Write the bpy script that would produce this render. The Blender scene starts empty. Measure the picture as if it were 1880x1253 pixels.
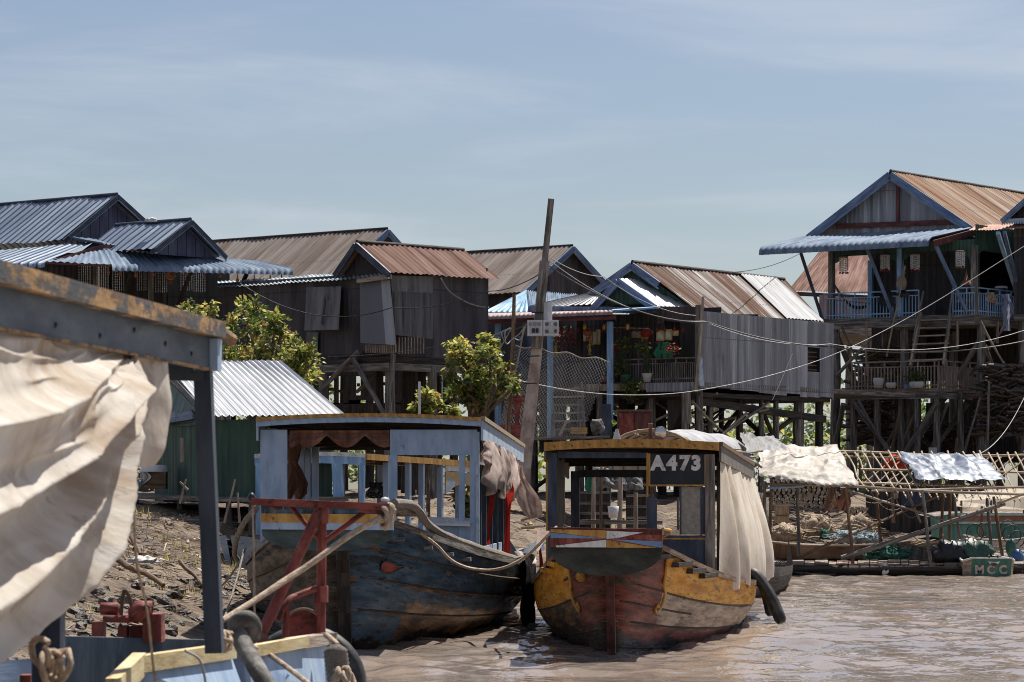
import bpy, bmesh, math, random
from mathutils import Vector, Matrix, noise
R = random.Random(7)
SC = bpy.context.scene
COL = SC.collection
F, CX, HY, CZ = 6000.0, 940.0, 900.0, 2.0      # a 115 mm lens two metres above the water
V = Vector
ZUP = V((0, 0, 1))
def P(px, py, Y):
    return V(((px - CX) / F * Y, Y, CZ - (py - HY) / F * Y))
class Plane:
    """an upright plane through (x0, y0) running along (dx, dy); at() is where a sight line meets it"""
    def __init__(s, x0, y0, dx, dy):
        l = math.hypot(dx, dy); s.x0, s.y0, s.dx, s.dy = x0, y0, dx / l, dy / l
    def at(s, px, py):
        k = (px - CX) / F
        t = (k * s.y0 - s.x0) / (s.dx - k * s.dy)
        return P(px, py, s.y0 + t * s.dy)
    def back(s, d):       # the parallel plane d metres farther in
        nx, ny = -s.dy, s.dx
        if ny < 0: nx, ny = -nx, -ny
        return Plane(s.x0 + nx * d, s.y0 + ny * d, s.dx, s.dy)
    def cross(s, px, py): # the upright plane at right angles through that point
        p = s.at(px, py); return Plane(p.x, p.y, -s.dy, s.dx)
def plane(px, Y, ang):    # ang: degrees the plane turns its right end towards us
    return Plane((px - CX) / F * Y, Y, math.cos(math.radians(ang)), -math.sin(math.radians(ang)))
# ---------------------------------------------------------------- mesh builder
class MB:
    def __init__(s): s.v = []; s.f = []; s.uv = []; s.mi = []; s.sm = []
    def add(s, vs, fs, uvs=None, mi=0, smooth=False):
        b = len(s.v); s.v += [tuple(v) for v in vs]
        for i, f in enumerate(fs):
            s.f.append(tuple(b + k for k in f)); s.mi.append(mi); s.sm.append(smooth)
            if uvs is None: s.uv.append([(vs[k][0], vs[k][2]) for k in f])
            else: s.uv.append([uvs[k] for k in f])
    def hexa(s, p, mi=0):
        """eight corners: bottom 0-3, top 4-7; each face gets its own metres uv, v along its longer side"""
        for f in ((3,2,1,0),(4,5,6,7),(0,1,5,4),(1,2,6,5),(2,3,7,6),(3,0,4,7)):
            q = [V(p[k]) for k in f]
            a, b = (q[1]-q[0]).length, (q[3]-q[0]).length
            o = R.random() * 20
            uv = [(o,o),(o+a,o),(o+a,o+b),(o,o+b)] if b >= a else [(o,o),(o,o+a),(o+b,o+a),(o+b,o)]
            s.add(q, [(0,1,2,3)], uv, mi)
        return s
    def box(s, a, b, mi=0):
        x0,y0,z0 = a; x1,y1,z1 = b
        return s.hexa([(x0,y0,z0),(x1,y0,z0),(x1,y1,z0),(x0,y1,z0),(x0,y0,z1),(x1,y0,z1),(x1,y1,z1),(x0,y1,z1)], mi)
    def beam(s, a, b, w, h=None, up=None, mi=0):
        a, b = V(a), V(b); h = w if h is None else h
        d = (b - a).normalized(); up = V(up) if up is not None else (ZUP if abs(d.z) < .9 else V((0, 1, 0)))
        r = d.cross(up).normalized() * w / 2; u = r.cross(d).normalized() * h / 2
        return s.hexa([a-r-u, a+r-u, a+r+u, a-r+u, b-r-u, b+r-u, b+r+u, b-r+u], mi)
    def slab(s, pts, d, mi=0):
        """flat polygon thickened by the vector d"""
        pts = [V(p) for p in pts]; d = V(d); n = len(pts)
        e = (pts[1]-pts[0]).normalized(); nn = (pts[1]-pts[0]).cross(pts[-1]-pts[0]).normalized(); g = nn.cross(e)
        uv = [((p-pts[0]).dot(e), (p-pts[0]).dot(g)) for p in pts]
        s.add(pts, [tuple(range(n))], uv, mi); s.add([p + d for p in pts], [tuple(range(n-1, -1, -1))], uv, mi)
        for i in range(n):
            j = (i+1) % n; l = (pts[j]-pts[i]).length
            s.add([pts[i], pts[i]+d, pts[j]+d, pts[j]], [(0,1,2,3)], [(0,0),(d.length,0),(d.length,l),(0,l)], mi)
        return s
    def tube(s, pts, r, n=8, mi=0, cap=True, wob=0):
        pts = [V(p) for p in pts]; rs = r if isinstance(r, (list, tuple)) else [r] * len(pts)
        vs, uv, fs = [], [], []; prev = None; L = 0
        for i, p in enumerate(pts):
            d = (pts[min(i+1, len(pts)-1)] - pts[max(i-1, 0)])
            d = d.normalized() if d.length > 1e-9 else ZUP
            if prev is None:
                u = d.cross(ZUP if abs(d.z) < .95 else V((1, 0, 0))).normalized()
            else:
                u = prev - d * prev.dot(d); u = u.normalized() if u.length > 1e-6 else d.orthogonal().normalized()
            prev = u; w = d.cross(u)
            if i: L += (p - pts[i-1]).length
            for k in range(n + 1):
                a = 2 * math.pi * k / n; rr = rs[i]
                if wob: rr *= 1 + wob * noise.noise(V((math.cos(a)*1.5, math.sin(a)*1.5, L*3 + p.x)))
                vs.append(p + (u * math.cos(a) + w * math.sin(a)) * rr); uv.append((rs[i] * a, L))
        m = n + 1
        for i in range(len(pts) - 1):
            for k in range(n): fs.append((i*m+k, i*m+k+1, (i+1)*m+k+1, (i+1)*m+k))
        s.add(vs, fs, uv, mi, True)
        if cap:
            for i in (0, len(pts)-1):
                c = [vs[i*m+k] for k in range(n)]
                if i == 0: c.reverse()
                s.add(c, [tuple(range(n))], [(0.1*q, 0.1) for q in range(n)], mi)
        return s
    def grid(s, rows, mi=0, smooth=True, uv=None):
        rows = [[V(p) for p in r] for r in rows]; h, w = len(rows), len(rows[0]); vs = [p for r in rows for p in r]; uvs = []
        for j in range(h):
            for i in range(w):
                if uv: uvs.append(uv(i, j))
                else:
                    uvs.append(((rows[j][i]-rows[j][0]).length if i else 0, (rows[j][i]-rows[0][i]).length if j else 0))
        s.add(vs, [(j*w+i, j*w+i+1, (j+1)*w+i+1, (j+1)*w+i) for j in range(h-1) for i in range(w-1)], uvs, mi, smooth)
        return s
    def lathe(s, c, prof, n=16, mi=0, axis=None):
        """prof: (radius, height) pairs about an upright axis at c"""
        c = V(c); ax = V(axis).normalized() if axis is not None else ZUP
        u = ax.orthogonal().normalized(); w = ax.cross(u)
        rows = [[c + ax * z + (u * math.cos(2*math.pi*k/n) + w * math.sin(2*math.pi*k/n)) * max(r, 1e-4) for k in range(n+1)] for r, z in prof]
        return s.grid(rows, mi, uv=lambda i, j: (i * .1, j * .1))
    def corr(s, rows, pitch=.2, amp=.02, mi=0, per=4, kind='sin', rag=0):
        """corrugated sheet: rows of (left, right) ends from the top down, the ribs run down the sheet"""
        rows = [(V(a), V(b)) for a, b in rows]
        W = max((b-a).length for a, b in rows); nw = max(2, round(W / pitch)); N = nw * per
        out, L = [], 0; lens = [0]
        for i in range(1, len(rows)): L += ((rows[i][0]+rows[i][1]) - (rows[i-1][0]+rows[i-1][1])).length / 2; lens.append(L)
        for i, (a, b) in enumerate(rows):
            a0, b0 = rows[max(i-1, 0)]; a1, b1 = rows[min(i+1, len(rows)-1)]
            n = (b-a).cross((a1+b1-a0-b0)).normalized()
            if n.z < 0: n = -n
            line = []
            for k in range(N + 1):
                t = k / N; c = math.cos(2 * math.pi * k / per)
                p = a.lerp(b, t) + n * (amp * c)
                if rag:
                    sh = math.floor(t * W / .8 + .37); hh = noise.noise(V((sh * 7.31 + a0.x, 3.3, a0.z)))
                    p += n * (rag * .5 * noise.noise(V((t * W * .9, i * 1.7, a0.x))) + rag * .3 * hh)
                    if i == len(rows) - 1: p += (b0 + a0 - rows[-1][0] - rows[-1][1]).normalized() * -1.5 * rag * hh
                line.append(p)
            out.append(line)
        return s.grid(out, mi, True, uv=lambda i, j: (i / per * pitch, lens[j]))
    def wall(s, a, b, top, bot=((0, 0), (1, 0)), pitch=.16, amp=.015, mi=0, per=4, out=None, v0=0):
        """corrugated wall along the line a-b; top and bot are (t, height over the line) polylines"""
        a, b = V(a), V(b); W = (b-a).length; N = max(2, round(W / pitch)) * per
        n = (b-a).cross(ZUP).normalized()
        if n.y > 0: n = -n
        def f(q, t):
            for (t0, h0), (t1, h1) in zip(q, q[1:]):
                if t <= t1 + 1e-6: return h0 + (h1-h0) * min(1, max(0, (t-t0) / max(t1-t0, 1e-6)))
            return q[-1][1]
        ts = sorted(set([k / N for k in range(N+1)] + [t for t, _ in top] + [t for t, _ in bot]))
        rows = [[], []]; us = []; tall = top[0][1] > 1.2
        for t in ts:
            p = a.lerp(b, t) + n * (amp * math.cos(2*math.pi*t*N/per)); us.append(t * W)
            rows[0].append(p + ZUP * f(top, t)); sh = noise.noise(V((math.floor(t*W/.78)*5.17 + a.x, a.z, 1.7))) if tall else 0; rows[1].append(p + ZUP * (f(bot, t) + .09*sh) + n * (.03*sh))
        w = len(ts); vs = rows[0] + rows[1]; z = a.z
        s.add(vs, [(i, i+1, w+i+1, w+i) for i in range(w-1)], [(us[i % w], vs[i].z - z + v0) for i in range(2*w)], mi, True)
        return s
    def build(s, name, mat, parent=None, bevel=0):
        me = bpy.data.meshes.new(name); me.from_pydata(s.v, [], s.f)
        mats = mat if isinstance(mat, (list, tuple)) else [mat]
        for m in mats: me.materials.append(m)
        ul = me.uv_layers.new(name='UVMap'); flat = []
        for f in s.uv:
            for u in f: flat += [u[0], u[1]]
        ul.data.foreach_set('uv', flat)
        me.polygons.foreach_set('material_index', s.mi); me.polygons.foreach_set('use_smooth', s.sm)
        me.update()
        o = bpy.data.objects.new(name, me); COL.objects.link(o)
        if parent is not None:
            o.parent = parent
            q = parent; t = V((0, 0, 0))
            while q is not None:
                if q.type == 'EMPTY': t += V(q.location)
                q = q.parent
            if parent.type == 'EMPTY': o.matrix_parent_inverse = Matrix.Translation(-t)
        return o
def tag(o, label=None, cat=None, group=None, kind=None):
    if label: o['label'] = label
    if cat: o['category'] = cat
    if group: o['group'] = group
    if kind: o['kind'] = kind
    return o
def thing(name, label, cat, loc, group=None):
    o = bpy.data.objects.new(name, None); COL.objects.link(o); o.location = V(loc); o.empty_display_size = .3
    return tag(o, label, cat, group)
def copy_thing(root, loc, label=None, rz=0, sc=1):
    r = root.copy(); COL.objects.link(r); r.location = V(loc); r.rotation_euler[2] = root.rotation_euler[2] + rz; r.scale = V(root.scale) * sc
    if label: r['label'] = label
    for ch in list(root.children):
        c = ch.copy(); COL.objects.link(c); c.parent = r; c.matrix_parent_inverse = ch.matrix_parent_inverse.copy()
        for g in list(ch.children):
            d = g.copy(); COL.objects.link(d); d.parent = c
    return r
def sag(a, b, drop, n=14):
    a, b = V(a), V(b)
    return [a.lerp(b, i/n) - ZUP * (drop * 4 * (i/n) * (1 - i/n)) for i in range(n+1)]
def smooth_path(pts, n=6):
    pts = [V(p) for p in pts]; out = []
    for i in range(len(pts)-1):
        p0, p1, p2, p3 = pts[max(i-1, 0)], pts[i], pts[i+1], pts[min(i+2, len(pts)-1)]
        for k in range(n):
            t = k / n
            out.append(.5*((2*p1) + (p2-p0)*t + (2*p0-5*p1+4*p2-p3)*t*t + (3*p1-p0-3*p2+p3)*t**3))
    return out + [pts[-1]]
def stick(a, b, r, bend=.03, n=5):
    """a natural pole: slightly crooked, thinner at the far end"""
    a, b = V(a), V(b); L = (b-a).length; o = R.random() * 90; pts = []
    for i in range(n+1):
        t = i / n; w = math.sin(math.pi * t) * bend * L
        pts.append(a.lerp(b, t) + V((noise.noise(V((o, t*2, 0))), noise.noise(V((o, t*2, 5))), noise.noise(V((o, t*2, 9))))) * w)
    return pts, [r * (1.08 - .22 * i / n) for i in range(n+1)]
# ---------------------------------------------------------------- materials
def M(name, cols, scale=(2, 2, 2), coord='UV', lo=.39, hi=.61, rough=.75, metal=0, bump=.15, bscale=None, stain=None, streak=None,
      sheet=None, seam_or_shade=None, lap=None, spec=.4, trans=0, detail=7, bdist=.02):
    m = bpy.data.materials.new(name); m.use_nodes = True; nt = m.node_tree; N = nt.nodes; Lk = nt.links
    bs = N['Principled BSDF']; out = N['Material Output']
    tc = N.new('ShaderNodeTexCoord'); src = tc.outputs[coord]
    def val(x, i, node):
        if hasattr(x, 'links'): Lk.new(x, node.inputs[i])
        else: node.inputs[i].default_value = x
    def math_(op, a, b=0.0, c=0.0):
        n = N.new('ShaderNodeMath'); n.operation = op
        val(a, 0, n); val(b, 1, n); val(c, 2, n); return n.outputs[0]
    def noise_(sc, det=detail, rg=.62, off=0):
        mp = N.new('ShaderNodeMapping'); mp.inputs['Scale'].default_value = sc; mp.inputs['Location'].default_value = (off, off*.7, off*.3)
        Lk.new(src, mp.inputs['Vector']); n = N.new('ShaderNodeTexNoise'); n.inputs['Scale'].default_value = 1
        n.inputs['Detail'].default_value = det; n.inputs['Roughness'].default_value = rg; Lk.new(mp.outputs[0], n.inputs['Vector'])
        return n.outputs['Fac']
    def step(f, a, b):
        n = N.new('ShaderNodeMapRange'); n.interpolation_type = 'SMOOTHSTEP'; val(f, 0, n); n.inputs[1].default_value = a; n.inputs[2].default_value = b
        return n.outputs[0]
    def mix(f, a, b, bt='MIX'):
        n = N.new('ShaderNodeMix'); n.data_type = 'RGBA'; n.blend_type = bt; val(f, 0, n)
        for x, i in ((a, 6), (b, 7)):
            if isinstance(x, (tuple, list)): n.inputs[i].default_value = (*x, 1) if len(x) == 3 else x
            else: Lk.new(x, n.inputs[i])
        return n.outputs[2]
    f1 = noise_(scale); rp = N.new('ShaderNodeValToRGB'); el = rp.color_ramp.elements
    while len(el) < len(cols): el.new(.5)
    for i, c in enumerate(cols):
        el[i].position = lo + (hi-lo) * i / max(1, len(cols)-1); el[i].color = (*c, 1)
    Lk.new(f1, rp.inputs[0]); c = rp.outputs[0]
    rg = rough
    sx = None
    if sheet or seam_or_shade or lap:
        sx = N.new('ShaderNodeSeparateXYZ'); Lk.new(src, sx.inputs[0])
    if sheet:       # (width, how much each sheet's tone differs, tint)
        cell = math_('FLOOR', math_('DIVIDE', sx.outputs[0], sheet[0])); wn = N.new('ShaderNodeTexWhiteNoise'); wn.noise_dimensions = '2D'
        cv = N.new('ShaderNodeCombineXYZ'); Lk.new(cell, cv.inputs[0])
        Lk.new(math_('FLOOR', math_('DIVIDE', sx.outputs[1], sheet[3] if len(sheet) > 3 else 2.4)), cv.inputs[1]); Lk.new(cv.outputs[0], wn.inputs['Vector'])
        c = mix(step(wn.outputs['Value'], .15, .95), c, mix(sheet[1], c, sheet[2]), 'MIX')
    if streak:      # (colour, scale, lo, hi, amount)
        c = mix(math_('MULTIPLY', step(noise_(streak[1], 5, .6, 3.3), streak[2], streak[3]), streak[4]), c, streak[0])
    if stain:
        for st in (stain if isinstance(stain, list) else [stain]):
            c = mix(math_('MULTIPLY', step(noise_(st[1], 8, .7, 7.7 + st[2]), st[2], st[3]), st[4]), c, st[0])
    hsum = None
    if seam_or_shade:        # (spacing, width, colour)
        fr = math_('FRACT', math_('DIVIDE', sx.outputs[0], seam_or_shade[0])); k = math_('LESS_THAN', fr, seam_or_shade[1] / seam_or_shade[0])
        c = mix(k, c, seam_or_shade[2]); hsum = math_('MULTIPLY', k, -1.0)
    if lap:         # (spacing, width, colour): overlaps across the sheet
        fr = math_('FRACT', math_('DIVIDE', sx.outputs[1], lap[0])); k = math_('MULTIPLY', math_('LESS_THAN', fr, lap[1] / lap[0]), .6)
        c = mix(k, c, lap[2])
    Lk.new(c, bs.inputs['Base Color'])
    r0 = noise_(tuple(q * 2.3 for q in scale), 5, .6, 11)
    n = N.new('ShaderNodeMapRange'); Lk.new(r0, n.inputs[0]); n.inputs[1].default_value = .3; n.inputs[2].default_value = .7
    n.inputs[3].default_value = max(0, rough - .13); n.inputs[4].default_value = min(1, rough + .13); Lk.new(n.outputs[0], bs.inputs['Roughness'])
    bs.inputs['Metallic'].default_value = metal; bs.inputs['Specular IOR Level'].default_value = spec
    if bump:
        h = noise_(bscale or tuple(q * 3 for q in scale), 6, .65, 5)
        if hsum is not None: h = math_('ADD', h, hsum)
        b = N.new('ShaderNodeBump'); b.inputs['Strength'].default_value = min(1, bump * 2); b.inputs['Distance'].default_value = bdist
        Lk.new(h, b.inputs['Height']); Lk.new(b.outputs[0], bs.inputs['Normal'])
    if trans:
        t = N.new('ShaderNodeBsdfTranslucent'); Lk.new(c, t.inputs[0]); mx = N.new('ShaderNodeMixShader'); mx.inputs[0].default_value = trans
        Lk.new(bs.outputs[0], mx.inputs[1]); Lk.new(t.outputs[0], mx.inputs[2]); Lk.new(mx.outputs[0], out.inputs[0])
    return m
G_ = lambda v, t=(1, 1, 1): (v*t[0], v*t[1], v*t[2])
RUST = (.16, .065, .03)
m_blueroof = M('blue_roof_steel', [(.17,.22,.3),(.25,.31,.4),(.33,.39,.47)], (3,.35,1), rough=.42, metal=.3, bump=.05, seam_or_shade=(.3,.06,(.035,.045,.07)), sheet=(.85,.35,(.12,.16,.25)), lap=(2.6,.03,(.04,.05,.08)), streak=((.36,.4,.46),(9,.4,1),.55,.75,.5), stain=((.09,.08,.08),(1.2,.8,1),.6,.75,.5))  # dark lines paint the shadow beside each raised roof rib
m_bluelip = M('blue_awning_steel', [(.1,.14,.2),(.16,.21,.28),(.24,.29,.36)], (3,.6,1), rough=.8, spec=.1, bump=.05, streak=((.42,.47,.55),(7,.5,1),.56,.75,.5))
m_brownroof = M('weathered_zinc_roof', [(.14,.11,.095),(.22,.185,.165),(.29,.255,.235)], (2.2,.22,1), rough=.88, metal=0, spec=.08, bump=.06, sheet=(.8,.4,(.16,.12,.1)), lap=(1.8,.035,(.1,.075,.06)), streak=((.15,.09,.06),(5,.3,1),.55,.72,.6), stain=((.1,.07,.05),(6,3,1),.66,.72,.5))
m_rustroof = M('rusted_red_roof', [(.1,.052,.04),(.18,.105,.085),(.27,.175,.15)], (3,.25,1), rough=.88, metal=0, spec=.08, bump=.08, sheet=(.8,.35,(.17,.1,.075)), lap=(2.1,.03,(.08,.04,.03)), streak=((.27,.2,.165),(7,.35,1),.56,.75,.55), stain=((.09,.04,.025),(5,1,1),.55,.75,.6))
m_mixroof = M('grey_brown_streaked_roof', [(.1,.07,.055),(.21,.175,.155),(.32,.3,.285),(.46,.45,.445)], (3.4,.1,1), rough=.88, metal=0, spec=.08, bump=.06, sheet=(.82,.75,(.1,.05,.03),60), streak=((.11,.05,.028),(4.4,.13,1),.52,.58,.85), lap=(1.9,.03,(.1,.07,.06)), stain=((.56,.55,.54),(6,.16,1),.57,.63,.8))
m_tanroof = M('tan_rusted_roof', [(.15,.09,.058),(.29,.21,.155),(.42,.34,.275)], (3.4,.12,1), rough=.88, metal=0, spec=.08, bump=.06, sheet=(.82,.5,(.26,.13,.07),60), streak=((.1,.045,.025),(4.6,.16,1),.54,.6,.8), lap=(2.2,.03,(.12,.07,.05)), stain=((.46,.4,.35),(6,.2,1),.58,.66,.7))
m_whiteroof = M('bright_zinc_roof', [(.26,.26,.275),(.36,.36,.37),(.46,.46,.46)], (3,.3,1), rough=.4, metal=.1, spec=.2, bump=.05, sheet=(.8,.3,(.42,.42,.44)), streak=((.36,.33,.31),(8,.4,1),.58,.75,.6))
m_palemetal = M('pale_corrugated_sheet', [(.62,.63,.64),(.72,.72,.72),(.8,.8,.79)], (3,.35,1), seam_or_shade=(.2,.05,(.09,.09,.095)), rough=.45, metal=.2, bump=.05, sheet=(.8,.25,(.46,.46,.47)), stain=((.3,.24,.2),(1.5,.7,1),.62,.75,.5), streak=((.4,.37,.35),(8,.4,1),.58,.75,.4))  # narrow dark lines paint the shade of the ribs
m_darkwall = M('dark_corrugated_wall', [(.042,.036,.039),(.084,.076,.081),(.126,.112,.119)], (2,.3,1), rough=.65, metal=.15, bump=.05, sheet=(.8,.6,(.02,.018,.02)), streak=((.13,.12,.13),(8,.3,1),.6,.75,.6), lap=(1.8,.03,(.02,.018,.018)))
m_indigo = M('indigo_gable_wall', [(.053,.057,.105),(.083,.090,.150),(.112,.120,.188)], (2,.4,1), rough=.6, bump=.05, seam_or_shade=(.34,.035,(.015,.016,.03)))
m_greywall = M('grey_zinc_wall', [(.2,.205,.22),(.34,.345,.365),(.48,.485,.505)], (3.2,.16,1), rough=.6, metal=.2, bump=.06, sheet=(.78,.45,(.17,.165,.19),60), streak=((.6,.62,.66),(10,.2,1),.58,.66,.75), lap=(1.35,.025,(.1,.1,.12)), stain=((.09,.08,.085),(1.1,.35,1),.58,.72,.55))
m_greensheet = M('green_corrugated_wall', [(.022,.056,.041),(.034,.084,.058),(.051,.107,.079)], (2.5,.4,1), rough=.55, bump=.05, streak=((.09,.12,.1),(8,.5,1),.62,.75,.5), lap=(1.6,.03,(.012,.03,.02)))
m_pinkroof = M('faded_pink_awning', [(.24,.15,.14),(.34,.23,.22),(.42,.31,.29)], (3,.4,1), rough=.65, bump=.05, streak=((.18,.1,.09),(6,.5,1),.55,.72,.5))
m_timber = M('grey_timber', [(.08,.069,.06),(.165,.145,.128),(.3,.27,.24)], (14,1.2,6), rough=.85, bump=.3, stain=((.025,.02,.018),(3,.7,2),.55,.7,.6))
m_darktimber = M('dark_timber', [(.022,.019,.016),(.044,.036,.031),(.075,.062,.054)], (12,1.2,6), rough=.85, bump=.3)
m_palewood = M('pale_weathered_wood', [(.187,.143,.110),(.319,.253,.198),(.440,.363,.297)], (14,1.2,6), rough=.85, bump=.3, stain=((.09,.07,.055),(4,.8,2),.55,.7,.6))
m_brownwood = M('brown_wood', [(.091,.052,.031),(.169,.104,.062),(.260,.169,.111)], (14,1.2,6), rough=.8, bump=.25, stain=((.04,.027,.02),(3,.8,2),.55,.7,.6))
m_bamboo = M('dry_bamboo', [(.24,.17,.1),(.37,.28,.18),(.48,.39,.27)], (10,1.5,4), rough=.7, bump=.15, stain=((.12,.08,.05),(3,2,2),.58,.72,.6))
m_bluewood = M('blue_painted_trim', [(.075,.112,.195),(.120,.173,.277),(.180,.247,.367)], (9,1.4,4), rough=.65, bump=.1, stain=((.03,.03,.035),(5,2,2),.6,.7,.6))
m_litblue = M('light_blue_painted_wood', [(.180,.315,.495),(.255,.420,.630),(.360,.540,.750)], (9,1.4,4), rough=.6, bump=.1, stain=((.07,.07,.075),(6,2,2),.6,.7,.6))
m_maroon = M('maroon_trim', [(.075,.021,.019),(.128,.038,.033),(.180,.063,.054)], (9,1.4,4), rough=.65, bump=.1)
m_boatblue = M('worn_blue_boat_paint', [(.26,.35,.49),(.33,.43,.57),(.38,.48,.61)], (5,1.6,3), rough=.62, bump=.12, stain=[((.07,.075,.085),(7,2.2,3),.6,.7,.65),((.36,.42,.5),(4,5,3),.68,.72,.6)], streak=((.13,.18,.26),(16,.8,4),.56,.72,.4))
m_paleblue = M('bleached_and_sunlit_blue_paint', [(.3,.38,.48),(.42,.5,.58),(.52,.58,.64)], (6,1.6,3), rough=.7, bump=.2, stain=[((.1,.1,.11),(9,2,3),.6,.66,.85),((.2,.3,.42),(3,3,3),.56,.64,.7)])  # bleached trim; also paints the sunlit edge of a cabin post
m_navy = M('navy_boat_paint', [(.022,.030,.050),(.038,.051,.080),(.061,.080,.120)], (6,1.6,3), rough=.55, bump=.12, stain=((.1,.12,.15),(8,2,3),.66,.72,.55))
m_ochre = M('chipped_ochre_paint', [(.34,.17,.035),(.46,.25,.055),(.54,.32,.09)], (6,2.2,3), rough=.6, bump=.15, stain=[((.07,.045,.03),(9,5,4),.6,.66,.85),((.26,.13,.04),(3,1,2),.55,.7,.5)])
m_redpaint = M('dull_red_paint', [(.14,.032,.025),(.23,.055,.042),(.31,.1,.08)], (7,3,5), rough=.6, spec=.25, bump=.2, stain=[((.06,.025,.018),(14,7,6),.55,.62,.9),((.34,.2,.14),(20,12,9),.62,.68,.7)])
m_whitepaint = M('worn_white_paint', [(.52,.52,.5),(.64,.63,.61),(.72,.71,.69)], (8,3,5), rough=.6, bump=.1, stain=((.12,.11,.11),(14,8,6),.6,.66,.8))
m_cream = M('cream_canvas', [(.58,.49,.39),(.7,.61,.5),(.78,.71,.61)], (1.6,1.2,1.5), rough=.9, bump=.1, bscale=(30,30,30), trans=.2, stain=[((.36,.26,.17),(.9,.6,1),.53,.72,.6),((.2,.13,.09),(6,5,4),.68,.73,.6)])
m_nearcloth = M('stained_cream_canvas', [(.56,.49,.41),(.7,.64,.56),(.78,.74,.68)], (2.2,1.2,1.5), rough=.9, bump=.2, bscale=(14,7,9), bdist=.02, trans=.35, stain=[((.4,.27,.16),(1.1,.8,1),.53,.67,.62),((.3,.24,.2),(4,2.5,1),.6,.66,.5),((.16,.1,.06),(9,6,4),.66,.7,.7)])  # off-white canvas with tan and brown stains at random
m_tarp = M('cream_tarpaulin', [(.25,.215,.175),(.33,.29,.245),(.4,.36,.315)], (1.5,1.5,1.5), coord='Object', rough=.6, bump=.25, bscale=(9,9,9), bdist=.03, stain=((.36,.29,.21),(1.6,1.6,2),.55,.7,.6))
m_pinkcloth = M('faded_pink_cloth', [(.36,.25,.2),(.52,.39,.33),(.62,.5,.44)], (3,2,2), rough=.9, bump=.1, trans=.2, stain=((.22,.12,.09),(2,1.5,2),.55,.7,.6))
m_rustcloth = M('rust_red_cloth', [(.117,.052,.034),(.234,.111,.078),(.364,.195,.143)], (4,1.2,3), rough=.9, bump=.1, trans=.15)
m_redcloth = M('bright_red_cloth', [(.42,.03,.025),(.55,.05,.04)], (4,2,3), rough=.85, bump=.1, trans=.2)
m_blackcloth = M('black_plastic_sheet', [(.008,.008,.009),(.018,.018,.02),(.03,.03,.032)], (4,2,3), rough=.5, bump=.2)
m_rubber = M('scuffed_black_rubber', [(.012,.012,.012),(.03,.028,.027),(.06,.056,.053)], (6,6,6), rough=.55, bump=.1)
m_hose = M('dusty_grey_rubber_hose', [(.06,.055,.05),(.13,.12,.11),(.2,.19,.175)], (10,10,10), rough=.8, bump=.2)
m_rope = M('tan_rope', [(.3,.21,.14),(.43,.33,.24),(.54,.44,.34)], (40,18,20), rough=.9, bump=.3)
m_oldrope = M('grey_old_rope', [(.12,.1,.085),(.2,.17,.145),(.3,.26,.22)], (40,18,20), rough=.9, bump=.3)
m_wire = M('black_wire', [(.012,.012,.013),(.03,.03,.032)], (5,5,5), rough=.6, bump=0)
m_palewire = M('pale_wire', [(.24,.235,.23),(.36,.35,.345)], (5,5,5), rough=.6, bump=0)
m_white = M('white_plastic', [(.6,.6,.6),(.72,.72,.72)], (3,3,3), rough=.4, bump=.03, stain=((.3,.26,.22),(5,5,5),.6,.75,.5))
m_greymetal = M('grey_enamel', [(.42,.43,.43),(.52,.52,.52)], (4,4,4), rough=.45, metal=.1, bump=.03, stain=((.2,.15,.11),(7,5,5),.64,.72,.6))
m_black = M('black_enamel', [(.012,.012,.013),(.025,.025,.027)], (4,4,4), rough=.4, bump=.03)
m_concrete = M('stained_concrete', [(.26,.19,.15),(.4,.31,.25),(.5,.42,.36)], (3,1.5,3), rough=.9, bump=.3, stain=((.12,.075,.05),(2,.6,2),.52,.7,.6))
m_terracotta = M('terracotta', [(.25,.1,.06),(.34,.15,.09)], (5,5,5), rough=.8, bump=.1)
m_net = M('cream_fishing_net', [(.36,.26,.17),(.52,.4,.29),(.62,.5,.38)], (9,9,9), coord='Object', rough=.95, bump=.6, bscale=(40,40,40), bdist=.05)
m_greennet = M('green_fishing_net', [(.015,.08,.055),(.035,.14,.1),(.07,.2,.16)], (9,9,9), coord='Object', rough=.95, bump=.6, bscale=(40,40,40), bdist=.05)
m_bluenet = M('pale_blue_net', [(.24,.32,.38),(.36,.45,.5),(.5,.56,.58)], (9,9,9), coord='Object', rough=.95, bump=.6, bscale=(40,40,40), bdist=.05)
m_bluecloth = M('lavender_cloth', [(.5,.55,.8),(.6,.65,.82)], (4,2,2), rough=.9, bump=.1, trans=.25)
m_greenhull = M('green_boat_paint', [(.025,.1,.07),(.05,.16,.115),(.1,.22,.17)], (3,1.2,3), rough=.5, bump=.1, stain=((.1,.075,.05),(5,2,3),.58,.7,.6))
m_mint = M('pale_green_boat_paint', [(.3,.42,.36),(.42,.53,.46)], (3,1.2,3), rough=.5, bump=.1, stain=((.2,.13,.09),(4,2,3),.56,.7,.7))
m_bark = M('bark', [(.06,.04,.028),(.12,.085,.06),(.19,.14,.1)], (12,5,6), rough=.95, bump=.5)
m_glass = M('dusty_glass', [(.4,.37,.3),(.55,.52,.45)], (14,14,14), rough=.35, spec=.7, bump=.4, bscale=(60,60,60), trans=.35)
m_redlamp = M('red_paper_lantern', [(.22,.02,.015),(.32,.04,.03)], (6,6,6), rough=.6, bump=.05, trans=.3)
m_gold = M('gold_trim', [(.5,.28,.06),(.62,.4,.12)], (6,6,6), rough=.4, metal=.4, bump=.05)
m_greencloth = M('green_cloth', [(.02,.16,.09),(.04,.24,.15)], (4,2,2), rough=.9, bump=.1)
m_sack = M('white_sack', [(.5,.48,.45),(.64,.62,.59)], (5,5,5), rough=.8, bump=.2, stain=((.3,.25,.2),(4,4,4),.6,.7,.6))
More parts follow.
